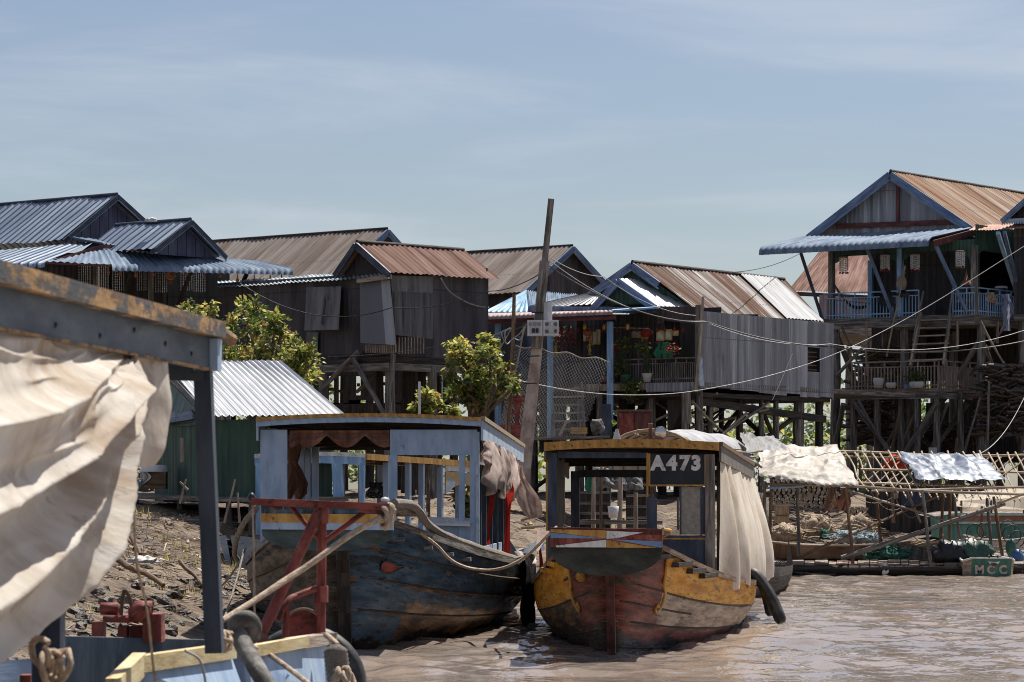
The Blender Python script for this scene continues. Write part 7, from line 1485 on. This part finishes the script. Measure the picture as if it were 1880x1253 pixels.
woodstack('firewood_stack', 'firewood heap low behind the landing stilts', ctr(1690, 850, 3.0), ctr(1760, 850, 3.0), 1.2, 1.2, 160, 4)
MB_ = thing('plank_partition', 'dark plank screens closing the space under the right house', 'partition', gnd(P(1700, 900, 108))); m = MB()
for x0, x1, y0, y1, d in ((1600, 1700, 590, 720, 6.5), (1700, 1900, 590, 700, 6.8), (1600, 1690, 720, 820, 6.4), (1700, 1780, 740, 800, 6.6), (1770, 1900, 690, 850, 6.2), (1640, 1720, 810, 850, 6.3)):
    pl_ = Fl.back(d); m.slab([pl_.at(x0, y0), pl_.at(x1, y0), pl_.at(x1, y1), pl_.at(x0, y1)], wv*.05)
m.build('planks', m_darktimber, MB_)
# ================================================================ small things on the houses and in between
# bead mobiles under the right house's awning
def mobile(lab, c, h, w_, src=None):
    t = thing('shell_mobile', lab, 'mobile', c, 'shell mobiles under the blue awning'); c = V(c); rr = random.Random(int(c.x*100))
    m = MB(); m.tube([c + V((w_*math.cos(a), w_*math.sin(a), 0)) for a in [6.2832*k/14 for k in range(15)]], .02, 5); m.tube([c, c + ZUP*.12], .008, 5); m.build('ring', m_rustcloth, t)
    for k in range(11):
        a = 6.2832*k/11; p = c + V((w_*math.cos(a), w_*math.sin(a), 0)); L = h*rr.uniform(.8, 1.05); n = 9; m = MB(); m.tube([p, p - ZUP*L], .004, 4)
        for q in range(n): z = p.z - L*(q+.7)/n; m.lathe((p.x, p.y, z), [(.001,-.026),(.03,0),(.001,.026)], 5, mi=0 if (q + k) % 3 else 1)
        m.build('shell_string', [m_white, m_sack], t)
    m = MB()
    for k in range(7): a = 6.2832*k/7; m.lathe(c + V((w_*math.cos(a), w_*math.sin(a), -h*1.0)), [(.001,-.05),(.03,-.02),(.02,.02)], 6)
    m.build('tassels', m_redlamp, t); return t
for lab, px, py, d in (('leftmost shell mobile, hanging against the orange rusted roof', 1549, 468, .3), ('second shell mobile, left of the blue porch post', 1625, 464, .2), ('third shell mobile, right of the blue porch post', 1680, 463, .2), ('rightmost shell mobile, by the wooden corner post', 1763, 458, .1)): mobile(lab, Fp.back(-.2).at(px, py + 4), .5, .13)
strip('lavender_cloth', m_bluecloth, None, [Fs.back(-.12).at(1846, 540), Fs.back(-.2).at(1850, 562), Fs.back(-.18).at(1848, 585), Fs.back(-.15).at(1846, 608)], .26, 8, .05)
tag(bpy.data.objects['lavender_cloth'], 'long lavender cloth hanging over the side porch railing', 'cloth')
tag(strip('loose_end', m_bluecloth, bpy.data.objects['lavender_cloth'], [Fs.back(-.15).at(1850, 545), Fs.back(-.3).at(1858, 562), Fs.back(-.28).at(1861, 578)], .1, 4, .03))
tag(strip('patterned_cloth', m_net, None, [Fs.back(-.1).at(1818, 537), Fs.back(-.16).at(1820, 548), Fs.back(-.13).at(1822, 556)], .3, 6, .05), 'brown patterned cloth over the side railing left of the lavender cloth', 'cloth')
dr = thing('striped_drum', 'navy drum with two white bands standing on the side porch', 'drum', Fs.back(.4).at(1838, 575)); c = V(Fs.back(.4).at(1838, 548)); c.z -= .35
MB().lathe(c, [(.001,0),(.2,0),(.2,.7),(.17,.72),(.001,.72)], 16).build('body', m_navy, dr); MB().lathe(c, [(.203,.14),(.205,.15),(.205,.2),(.203,.21)], 16).lathe(c, [(.203,.4),(.205,.41),(.205,.46),(.203,.47)], 16).lathe(c, [(.001,.74),(.18,.735),(.205,.7),(.205,.66)], 16).build('bands', m_white, dr)
sh_ = thing('spirit_house', 'little spirit house with a pointed red-brown roof on the porch corner', 'shrine', Fp.back(.5).at(1774, 560)); c = V(Fp.back(.5).at(1774, 556))
MB().beam(c, c + ZUP*.12, .5, .35, up=wv).build('shelf', m_brownwood, sh_); MB().beam(c + ZUP*.12, c + ZUP*.55, .28, .26, up=wv).build('box', m_black, sh_); MB().lathe(c + ZUP*.55, [(.26,-.02),(.24,.03),(.13,.14),(.1,.2),(.05,.28),(.02,.4),(.001,.5)], 4).build('roof', m_terracotta, sh_)
for lab, px, w_, h_ in (('dark shirt draped over the porch railing left of the strut', 1632, .6, .5), ('dark cloth on the porch railing right of the strut', 1660, .4, .2)):
    tag(strip('dark_cloth', m_blackcloth, None, [Fp.back(-.04).at(px, 533), Fp.back(-.1).at(px, 533 + h_*30), Fp.back(-.08).at(px + 2, 535 + h_*56)], w_, 8, .03), lab, 'cloth')
pts, rs = stick(Fp.back(-.3).at(1628, 655), Fp.back(-.3).at(1662, 488), .03, .01); tag(MB().tube(pts, rs, 6).build('long_pole', m_bamboo), 'long bamboo pole leaning up past the porch railing', 'pole')
tag(strip('brown_sack', m_net, None, [Fp.back(.1).at(1657, 500), Fp.back(0).at(1655, 515), Fp.back(.05).at(1654, 535)], .26, 6, .06), 'brown net sack hung on the blue porch post', 'sack')
rows = [[lerp(Fp.back(.5).at(1532, 528), Fp.back(1.6).at(1590, 566), i/12) + V((0, .18*(j/4 - .5)*2, -.3*math.sin(math.pi*i/12)*1.0 + .05*abs(j-2))) for i in range(13)] for j in range(5)]
tag(MB().grid(rows).build('hammock', m_black), 'dark hammock slung at the left end of the porch', 'hammock')
# pots on the landing
for k, (lab, px, w_, h_, mat) in enumerate((('tall white sack-like pot at left on the grey landing', 1613, .17, .32, m_sack), ('low white basin pot on the grey landing', 1636, .17, .17, m_sack), ('wide white pot with leafy plants on the grey landing', 1683, .24, .2, m_sack))):
    t = thing('plant_pot', lab, 'pot', Fl.back(-.3).at(px, 713), 'white pots along the grey landing'); c = V(Fl.back(-.18).at(px, 713)); MB().lathe(c, [(.001,0),(w_*.8,0),(w_,h_*.7),(w_*.95,h_),(w_*.85,h_),(w_*.8,h_*.8),(.001,h_*.8)], 14).build('pot', mat, t)
    if k == 2:
        lf = MB()
        for q in range(160): leaf(lf, c + V((R.gauss(0, .16), R.gauss(0, .1), h_ + abs(R.gauss(0, .18)))), .12, R.choice((0, 2)), -.3)
        lf.build('leaves', LM, t)
MB().box(tuple(Fl.back(-.25).at(1660, 714)), tuple(Fl.back(-.25).at(1676, 703) + V((0, .2, 0)))).build('crate', m_bluewood); tag(bpy.data.objects['crate'], 'small blue-grey box beside the wide pot on the landing', 'box')
# ---------------------------------------------------------------- lanterns, pictures and plants on the centre porch
def lantern(lab, c, r, mat):
    t = thing('paper_lantern', lab, 'lantern', c, 'paper lanterns on the centre porch'); m = MB(); n = 16
    m.lathe(c, [(r*.35,-r*.75)] + [(r*math.cos(a)*(1 + .0), r*.78*math.sin(a)) for a in [-1.1 + 2.2*k/10 for k in range(11)]] + [(r*.35,r*.75)], n); m.build('shade', mat, t); MB().lathe(c, [(r*.38,r*.72),(r*.38,r*.84)], n).lathe(c, [(r*.38,-r*.84),(r*.38,-r*.72)], n).build('rim', m_gold, t)
    g = MB()
    for k in range(8): a = 6.28*k/8; g.beam(V(c) + V((r*.3*math.cos(a), r*.3*math.sin(a), -r*.8)), V(c) + V((r*.3*math.cos(a), r*.3*math.sin(a), -r*1.7)), .01, .01, up=(0, 1, 0))
    g.build('tassel', mat, t); MB().tube([V(c) + ZUP*r*.8, V(c) + ZUP*(r*.8 + .2)], .006, 5).build('cord', m_wire, t)
lantern('orange paper lantern left of the blue post on the porch', Fpo.at(1079, 611), .14, m_terracotta); lantern('bright red paper lantern right of the blue post on the porch', Fpo.at(1187, 612), .17, m_redlamp)
def frame(lab, pl, px0, py0, px1, py1, inner):
    t = thing('picture_frame', lab, 'picture', pl.at((px0+px1)/2, py1), 'framed pictures hung on the centre porch'); a, b, c, d = (pl.at(px0, py1), pl.at(px1, py1), pl.at(px1, py0), pl.at(px0, py0))
    m = MB()
    for p, q in ((a, b), (d, c)): m.beam(p, q, .03, .03)
    for p, q in ((a, d), (b, c)): m.beam(p, q, .03, .03, up=wv)
    m.build('frame', m_gold, t); MB().slab([a, b, c, d], wv*.012).build('picture', inner, t)
m_pic = M('faded_print', [(.3,.36,.34),(.5,.52,.46),(.6,.58,.5)], (7,7,7), rough=.5, bump=0); m_picred = M('red_print', [(.4,.04,.03),(.5,.08,.05)], (7,7,7), rough=.5, bump=0)
Fq = Fpo.back(.02); Fr = Fpo.back(-.06)
for lab, pl, q, i in (('framed print under the orange lantern, left one', Fi.back(-.2), (1065, 612, 1076, 626), m_pic), ('red card below the orange lantern', Fi.back(-.22), (1077, 613, 1086, 625), m_picred), ('tall narrow print left of the blue post', Fi.back(-.2), (1087, 610, 1094, 632), m_pic), ('tall print nearest the blue post', Fi.back(-.2), (1096, 606, 1102, 632), m_pic),
                      ('framed print left of the red lantern', Fi.back(-.2), (1161, 609, 1176, 620), m_pic), ('framed print behind the red lantern', Fi.back(-.2), (1178, 610, 1198, 623), m_pic), ('larger gilt-framed certificate above the green cloth, left', Fr, (1206, 608, 1219, 625), m_pic), ('larger gilt-framed certificate above the green cloth, right', Fr, (1222, 606, 1233, 624), m_pic), ('small gilt-framed photograph right of the certificates', Fr, (1236, 608, 1245, 616), m_pic)): frame(lab, pl, *q, i)
tag(strip('green_cloth', m_greencloth, None, [Fq.back(.3).at(1217, 628), Fq.back(.25).at(1217, 645), Fq.back(.3).at(1219, 660)], .42, 9, .05), 'green cloth hanging beneath the framed certificates', 'cloth')
bulb = thing('light_bulb', 'small red light bulb hung under the pink awning', 'light bulb', (0, 0, 0), 'red bulbs strung along the centre porch'); MB().lathe((0, 0, 0), [(.001,-.06),(.035,-.04),(.042,-.01),(.022,.03),(.02,.06)], 9).build('glass', m_redlamp, bulb); MB().lathe((0, 0, .06), [(.02,0),(.02,.03),(.008,.05),(.006,.12)], 8).build('socket', m_black, bulb)
first = True
for px in (1045, 1062, 1079, 1106, 1112, 1133, 1150, 1169, 1180, 1206, 1220, 1238, 1254, 1030):
    p = Fpo.back(-.12).at(px, 606 + R.uniform(-3, 2))
    if first: bulb.location = p; first = False
    else: copy_thing(bulb, p)
bulb2 = thing('light_bulb', 'bare amber bulb hanging along the edge of the blue scalloped awning', 'light bulb', P(199, 498, 87.4), 'bulbs hung along the blue scalloped awning'); p = P(199, 498, 87.4); MB().lathe(p, [(.001,-.09),(.04,-.07),(.045,-.03),(.022,.02),(.02,.05)], 10).build('glass', m_terracotta, bulb2); MB().lathe(p + ZUP*.05, [(.02,0),(.02,.04),(.008,.06),(.006,.14)], 8).build('socket', m_gold, bulb2)
for px, py in ((220, 501), (249, 504), (281, 502), (309, 500), (342, 502), (375, 506), (404, 505), (436, 512), (467, 513), (496, 512), (517, 511)): copy_thing(bulb2, P(px, py, 87.4 + (px-199)/330*1.9))
# shell curtains in the dark porch at left
g0 = thing('bead_curtain', 'pale bead strings hanging in the dark porch under the blue scalloped awning', 'bead curtain', P(155, 490, 90.6), 'bead curtains in the left porch'); c = P(155, 490, 90.6)
for k in range(6):
    m = MB(); p = c + V(((k-2.5)*.06, .05*(k % 2), 0)); m.tube([p, p - ZUP*.68], .004, 4)
    for q in range(10): m.lathe(p - ZUP*(.07*q + R.random()*.02), [(.001,-.02),(.018,0),(.001,.02)], 5)
    m.build('bead_string', m_white, g0)
for px in (188, 217, 262, 296, 342, 366): copy_thing(g0, P(px, 492 + R.uniform(-3, 3), 90.4))
lantern('orange paper lantern in the dark porch at left', P(313, 506, 89.8), .15, m_terracotta); bpy.data.objects
# hanging greenery and figures on the centre porch
def plantthing(name, lab, c, r, n, L=.12, mats=LM, cat='plant', grp=None):
    t = thing(name, lab, cat, c, grp); m = MB(); c = V(c)
    for k in range(n):
        d = V((R.gauss(0, 1), R.gauss(0, 1), R.gauss(0, 1))).normalized()*r*R.random()**.5; leaf(m, c + V((d.x, d.y, d.z)), L*R.uniform(.6, 1.3), R.choices((0, 1, 2), (4, 1, 4))[0])
    m.build('leaves', mats, t); m = MB(); m.tube([c - ZUP*r*1.1, c], .015, 5); m.build('stem', m_brownwood, t); return t
plantthing('hanging_plant', 'trailing potted plant hanging below the porch rail right of the blue post', Fpo.back(-.2).at(1160, 715), .32, 420); plantthing('hanging_plant', 'flowering plant hung among the porch ornaments', Fpo.at(1145, 632), .25, 160); plantthing('hanging_plant', 'wreath-like plant beside the red lantern', Fpo.at(1182, 640), .22, 130)
plantthing('potted_plant', 'leafy plant on the porch rail beside the blue post', Fpo.back(-.1).at(1135, 675), .25, 200)
m_redflower = M('red_blossom', [(.4,.03,.03),(.5,.08,.06)], (5,5,5), rough=.8, bump=0)
for lab, c, r in (('mass of red paper flowers above the wire netting', Fi.back(-.3).at(1040, 620), .4), ('red blossoms hung near the right porch post', Fpo.at(1236, 640), .18), ('red blossoms among the hanging plants', Fpo.at(1128, 640), .15)):
    m = MB()
    for k in range(int(520*r)): 
        d = V((R.gauss(0, 1), R.gauss(0, .4), R.gauss(0, .7))).normalized()*r*R.random()**.5; leaf(m, V(c) + d, .1, 0 if R.random() < .7 else 1)
    tag(m.build('paper_flowers', [m_redflower, m_leafdark]), lab, 'flowers')  # loose mass of paper flowers in one mesh, no string
for lab, px, py, w_, h_, mat in (('white plant pot at the right end of the porch rail', 1188, 697, .14, .24, m_sack), ('terracotta pot left of the blue post on the porch', 1112, 698, .13, .16, m_terracotta), ('dark pot just right of the blue post on the porch', 1133, 698, .1, .26, m_black), ('teal pot on the porch beside the dark pot', 1150, 698, .14, .2, m_greenhull)):
    t = thing('plant_pot', lab, 'pot', Fpo.back(-.15).at(px, py), 'pots on the centre porch'); c = V(Fpo.back(-.12).at(px, 702)); MB().lathe(c, [(.001,0),(w_*.65,0),(w_,h_*.9),(w_*1.05,h_),(w_*.85,h_),(.001,h_*.85)], 14).build('pot', mat, t)
    m = MB()
    for k in range(40): a = R.uniform(0, 6.28); m.beam(c + ZUP*h_*.85, c + V((math.cos(a)*.12, math.sin(a)*.1, h_ + R.uniform(.2, .6))), .012, .008, up=(0, 1, 0))
    m.build('stems', m_leafdark, t)
for lab, px, py in (('small gilded dancer figure left, behind the wire netting', 1021, 645), ('small gilded dancer figure right, near the middle of the netting', 1083, 642)):
    c = V(Fpo.back(.4).at(px, py + 10)); t = thing('figurine', lab, 'figurine', c, 'gilded figurines on the centre porch')
    MB().lathe(c, [(.062,0),(.062,.019),(.031,.031),(.053,.124),(.028,.223),(.046,.285),(.037,.310),(.012,.329),(.025,.360),(.022,.391),(.012,.409),(.007,.459),(.001,.484)], 10).tube([c + V((.037, 0, .291)), c + V((.087, -.012, .236)), c + V((.093, -.019, .310))], .010, 5).tube([c + V((-.037, 0, .291)), c + V((-.081, -.012, .223)), c + V((-.050, -.019, .174))], .010, 5).build('body', m_gold, t)
tag(MB().beam(Fpo.back(-.1).at(1106, 601), Fpo.back(-.1).at(1192, 604), .03, .03).build('hanging_rail', m_palewood), 'pale rail hung with ornaments across the porch', 'rail')
for k, px in enumerate((1074, 1110, 1120, 1152)): tag(MB().lathe(Fpo.back(-.1).at(px, 600), [(.03,-.1),(.06,-.06),(.06,.04),(.03,.08)], 10).build('tinsel_ornament', m_gold), ('gold tinsel ornament at the left of the porch', 'gold tinsel ornament just left of the blue post', 'gold tinsel ornament just right of the blue post', 'gold tinsel ornament in mid porch')[k], 'ornament')
# ---------------------------------------------------------------- wire netting hung in front of the stair
nf = [( (1004, 630, 84), (1106, 662, 84), (1195, 680, 84) ), ((985, 835, 80), (1040, 835, 80), (1075, 835, 80))]
m = MB(); nU, nV_ = 30, 42; top = lambda u: P(945 + 175*u if u < 1 else 1120, 634 + 30*u + 3*math.sin(u*20), 83); bot = lambda u: P(905 + 150*u, 838, 80)
pt_ = lambda u, v: lerp(top(u), bot(u), v) + V((0, .25*math.sin(v*3 + u*4), 0))
for k in range(-nV_//2, nU + 1):
    for s in (0, 1):
        pts = []
        for j in range(nV_ + 1):
            u = (k + j*.62)/nU if s == 0 else (nU - (k + j*.62))/nU
            if 0 <= u <= 1: pts.append(pt_(u, j/nV_))
        if len(pts) > 1:
            for p, q in zip(pts[::1], pts[1::1]): m.beam(p, q, .008, .008, up=(0, 1, 0))
wn_ = thing('wire_netting', 'sagging diamond wire netting hung before the stair of the centre house', 'netting', P(1000, 838, 80)); m.build('mesh', M('dark_wire_mesh', [(.13,.12,.11),(.2,.19,.18)], (5,5,5), rough=.6, bump=0), wn_); MB().tube([top(k/20) for k in range(21)], .02, 6, wob=.4).build('edge_rope', m_oldrope, wn_)
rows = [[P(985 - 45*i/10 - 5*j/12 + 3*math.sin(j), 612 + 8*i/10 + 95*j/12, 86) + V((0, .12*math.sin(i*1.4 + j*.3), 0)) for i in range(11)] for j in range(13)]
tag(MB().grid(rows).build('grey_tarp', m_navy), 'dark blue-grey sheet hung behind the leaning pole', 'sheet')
# things on the ground below the centre house
def blk(name, lab, cat, px0, py0, px1, py1, Y, d, mat, extra=None):
    a, b = P(px0, py1, Y), P(px1, py0, Y); return a, b
a, b = P(1134, 828, 85), P(1196, 756, 85); t = thing('cabinet', 'maroon cabinet with two panelled doors under the centre porch', 'cabinet', a); MB().box((a.x, a.y, a.z), (b.x, a.y + .5, b.z)).build('body', m_maroon, t); MB().box((a.x - .04, a.y - .05, b.z), (b.x + .04, a.y + .55, b.z + .05)).build('top', m_brownwood, t)
mid = (a.x + b.x)/2
for x0, x1 in ((a.x + .03, mid - .015), (mid + .015, b.x - .03)): MB().box((x0, a.y - .025, a.z + .1), (x1, a.y - .003, b.z - .05)).build('door', m_redpaint if x0 < mid else m_maroon, t)
a = P(1143, 825, 84); t = thing('red_frame_stand', 'carved red wooden stand beside the thin brown pole', 'stand', P(950, 800, 75)); S_ = lambda x, y: P(x, y, 75)
MB().slab([S_(940, 726), S_(962, 726), S_(955, 752), S_(951, 790), S_(946, 790), S_(944, 752)], (0, .06, 0)).build('carved_leg', m_redpaint, t); MB().beam(S_(930, 735), S_(970, 735), .06, .08).build('top_rail', m_redpaint, t); MB().beam(S_(918, 792), S_(960, 792), .08, .3).build('base', m_redpaint, t); MB().tube(smooth_path([S_(930, 745), S_(942, 760), S_(934, 775)], 4), .015, 5).tube(smooth_path([S_(970, 745), S_(958, 760), S_(964, 775)], 4), .015, 5).build('scroll', m_redpaint, t)
blob('white_sack', m_hose, P(1097, 785, 82), (.17, .18, .22), 'white plastic sack on the platform before the cabinet', 'sack', 31, .3, cut=False)
a, b = P(1048, 797, 81), P(1078, 785, 81); t = thing('yellow_crate', 'yellow striped crate on the platform below the netting', 'crate', a); MB().box((a.x, a.y, a.z), (b.x, a.y + .35, b.z)).build('box', m_ochre, t); m = MB()
for k in range(3): z = a.z + (b.z-a.z)*(k+.5)/3; m.beam((a.x - .005, a.y - .012, z), (b.x + .005, a.y - .012, z), .02, .02)
m.build('slats', m_gold, t)
tag(MB().slab([P(1106, 742, 84), P(1122, 742, 84), P(1124, 800, 84), P(1103, 800, 84)], (0, .08, 0)).build('dark_board', m_navy), 'dark board standing left of the maroon cabinet', 'board')
t = thing('jetty', 'rough plank platform on short posts in front of the centre house', 'platform', P(1000, 850, 79.5)); m = MB()
for k in range(5): m.slab([P(905, 806 + k*.2, 79 + k*.7), P(1120, 800 + k*.2, 79 + k*.7), P(1120, 800 + k*.2, 79.6 + k*.7), P(905, 806 + k*.2, 79.6 + k*.7)], (0, 0, -.06))
m.build('planks', m_timber, t)
for px in (915, 970, 1034, 1092, 1117): p = P(px, 806, 79.3); pts, rs = stick(gnd(p), p, .06, .02); MB().tube(pts, rs, 7).build('post', m_timber, t)
MB().beam(P(1028, 800, 78.8), P(1040, 772, 78.9), .05, .05).build('post', m_palewood, t)
# bank level clutter seen through the yellow boat's cabin
for lab, px, y0, y1, Y, r in (('grey post seen through the yellow cabin at left', 1090, 965, 862, 74, .05), ('grey post in the middle of the yellow cabin opening', 1138, 955, 862, 74, .06), ('short post wound with rope inside the yellow cabin opening', 1167, 972, 905, 72, .05)): pts, rs = stick(P(px, y1 + (y0-y1)*1.25, Y), P(px, y1, Y), r, .015); tag(MB().tube(pts, rs, 8, wob=.15).build('bank_post', m_palewood), lab, 'post', 'posts on the bank behind the yellow boat')
tag(MB().beam(P(1065, 958, 73.5), P(1216, 960, 73.5), .25, .09).build('bank_plank', m_timber), 'thick plank walkway seen through the yellow cabin', 'plank')
t = thing('bucket', 'white bucket seen through the yellow cabin', 'bucket', P(1126, 950, 73)); c = P(1126, 951, 73); MB().lathe(c, [(.001,0),(.1,0),(.125,.26),(.115,.26),(.09,.03),(.001,.03)], 14).build('pail', m_white, t); MB().tube([c + V((.12*math.cos(a), -.02, .26 + .1*math.sin(a))) for a in [math.pi*k/8 for k in range(9)]], .006, 5).build('handle', m_wire, t)
tag(draped('dark_net_sheet', m_hose, ((1088, 862, 77), (1180, 866, 77), (1180, 905, 76.6), (1090, 900, 76.6)), 'x', 20, 12, .12, 2, 14), 'grey netting sheet hung behind the yellow cabin opening', 'netting')
tag(strip('green_cloth', m_greencloth, None, [P(1085, 868, 74.5), P(1084, 890, 74.5), P(1086, 905, 74.5)], .22, 5, .05), 'green cloth hung on a post inside the yellow cabin opening', 'cloth')
t = thing('blue_barrel', 'blue plastic barrel between the blue and yellow boats', 'barrel', P(972, 942, 66)); c = P(974, 944, 66); MB().lathe(c, [(.001,0),(.15,0),(.165,.05),(.16,.1),(.17,.14),(.16,.18),(.17,.22),(.16,.28),(.15,.32),(.12,.32),(.001,.31)], 16).build('barrel', m_bluebarrel, t); MB().lathe(c, [(.165,.31),(.17,.32),(.165,.335)], 16).build('rim', m_wire, t)
tag(blob('yellow_rag', m_ochre, P(972, 968, 64), (.1, .1, .09), 'yellow rag on the mud between the two boats', 'cloth', 41, .4))
rg = random.Random(5)
for k, lab in enumerate(('pale driftwood branch lying on the mud between the boats', 'forked driftwood lying lower on the mud between the boats')): pts, rs = stick(P(958, 955 + k*14, 63.5 - k), P(1000, 946 + k*20, 63 - k), .03, .08, 6); tag(MB().tube(pts, rs, 6).build('driftwood', m_palewood), lab, 'driftwood')
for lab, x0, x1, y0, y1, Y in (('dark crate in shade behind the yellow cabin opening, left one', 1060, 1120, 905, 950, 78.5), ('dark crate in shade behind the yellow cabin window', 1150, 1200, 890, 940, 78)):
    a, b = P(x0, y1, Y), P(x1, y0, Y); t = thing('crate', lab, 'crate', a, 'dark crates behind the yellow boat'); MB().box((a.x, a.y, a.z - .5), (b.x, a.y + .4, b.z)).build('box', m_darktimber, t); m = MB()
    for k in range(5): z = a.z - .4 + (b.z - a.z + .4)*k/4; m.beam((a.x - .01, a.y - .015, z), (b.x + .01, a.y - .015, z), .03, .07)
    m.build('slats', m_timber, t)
# clutter left of the log pile, under the cream tarp
t = thing('wooden_box', 'ochre wooden box with a lid beside the log pile', 'box', P(1434, 962, 82.5)); a, b = P(1424, 960, 82.5), P(1449, 930, 82.5); MB().box((a.x, a.y, a.z), (b.x, a.y + .35, b.z)).build('body', m_bamboo, t); MB().box((a.x - .03, a.y - .03, b.z), (b.x + .03, a.y + .38, b.z + .06)).build('lid', m_palewood, t); MB().box((a.x + .02, a.y - .015, a.z + .16), (b.x - .02, a.y - .002, a.z + .2)).build('strap', m_brownwood, t)
m_flower = M('pink_green_print_cloth', [(.25,.42,.36),(.5,.55,.48),(.55,.12,.16)], (7,5,5), lo=.38, hi=.66, rough=.9, bump=.1, trans=.2)
tag(MB().grid([[P(1388 + 16*i/6 + 2*j, 905 + 62*j/8, 79.5 + .1*math.sin(i*2)) + V((0, .06*math.sin(i*1.7 + j*.4), 0)) for i in range(7)] for j in range(9)]).build('printed_cloth', m_flower), 'pink and green printed cloth hanging behind the yellow boat curtain', 'cloth')
for lab, px, mt in (('brown patterned sarong, left of the pair hung under the rack', 1527, m_net), ('darker brown patterned sarong, right of the pair hung under the rack', 1551, m_rustcloth)): tag(strip('hanging_sarong', M('sarong_' + str(px), [(.2,.12,.08),(.32,.21,.15),(.12,.07,.05)], (9,9,9), rough=.9, bump=.1, trans=.15) if mt is m_net else mt, None, [P(px + 1, 896, 79), P(px, 918, 79), P(px - 5, 937, 79)], .27, 8, .05), lab, 'cloth', 'sarongs hung under the rack')
for lab, px in (('small pale pulley hanging under the cream tarp, left', 1474), ('small pale tag hanging under the cream tarp, right', 1486), ('small white tag hanging below the lattice roof', 1645)): p = P(px, 905, 78); tag(MB().tube([p + ZUP*.25, p], .006, 4).box(tuple(p + V((-.05, -.02, -.14))), tuple(p + V((.05, .02, 0)))).build('hanging_tag', m_palewood), lab, 'tag')
tag(blob('red_cloth_bundle', m_redcloth, P(1643, 853, 81.2), (.3, .25, .22), 'bright red cloth bundle lying behind the lattice roof', 'cloth', 44, .45))
for k in range(3): tag(MB().tube(sag(P(1560 + 40*k, 905, 78), P(1650 + 30*k, 905 - 4*k, 79), .25 + .2*k), .01, 5).build('slack_cord', m_oldrope), 'slack grey cord looping below the lattice roof', 'cord', 'slack cords below the lattice roof')
t = thing('dark_backdrop', 'dark plank sheet added to darken the shadowed ground behind the rack at right', 'shed', gnd(P(1680, 900, 92))); m = MB(); m.slab([P(1590, 893, 90), P(1765, 893, 90), P(1765, 985, 90), P(1590, 985, 90)], (0, .08, 0)); m.build('planks', m_darktimber, t); MB().slab([P(1655, 905, 89.9), P(1706, 905, 89.9), P(1706, 930, 89.9), P(1655, 930, 89.9)], (0, .03, 0)).build('dark_panel', m_navy, t)  # sheet added as a dark backdrop where shadow lies behind the rack
# white basin and cloth-covered box by the green shed
t = thing('covered_box', 'box under an upturned white basin and hanging plastic by the green shed', 'box', P(280, 898, 65.5)); c = P(283, 898, 65.5); MB().box((c.x - .24, c.y - .1, c.z), (c.x + .24, c.y + .3, c.z + .34)).build('box', m_brownwood, t)
MB().lathe(c + V((0, .1, .34)), [(.3,0),(.31,.03),(.25,.11),(.22,.14),(.001,.145)], 18).build('basin', m_white, t); MB().grid([[c + V((-.27 + .1*math.sin(j*.8)*(i/6), -.12 + .04*math.sin(i*2), .34 - .3*j/6)) + V((i*.022, 0, 0)) for i in range(7)] for j in range(7)]).build('plastic_flap', m_sack, t)
t = thing('pale_bucket', 'small pale bucket left of the covered box', 'bucket', P(255, 898, 65)); c = P(254, 899, 65); MB().lathe(c, [(.001,0),(.07,0),(.09,.2),(.085,.2),(.001,.19)], 12).build('pail', m_bluenet, t); MB().lathe(c, [(.088,.19),(.096,.2),(.09,.215)], 12).build('rim', m_white, t)
# litter with a shape of its own on the bank
blob('plastic_bag', m_sack, P(262, 1030, 46), (.22, .2, .06), 'crumpled white and green plastic bag on the mud bank', 'bag', 51, .6)
for k, (q0, q1, Y, r) in enumerate((((190, 962), (245, 1000), 50, .03), ((205, 1020), (300, 1075), 44, .04), ((182, 1005), (205, 1030), 45, .03), ((330, 1030), (372, 1075), 46, .03), ((240, 985), (258, 1018), 48, .035))): 
    pts, rs = stick(P(*q0, Y + .6), P(*q1, Y), r, .06, 6); tag(MB().tube(pts, rs, 6).build('dead_branch', m_brownwood), ('dark branch near the top of the bank', 'long pale broken branch across the mid bank', 'short dark branch at the left of the bank', 'branch beside the near dark post', 'curved dark branch above the plastic bag')[k], 'branch', 'branches on the mud bank')
# dragonfly-small details: the object resting on the left house ridge
blob('white_lump', m_sack, P(277, 405, 88.5), (.16, .12, .07), 'pale lump resting on the ridge between the two blue roofs', 'bundle', 55, .4)
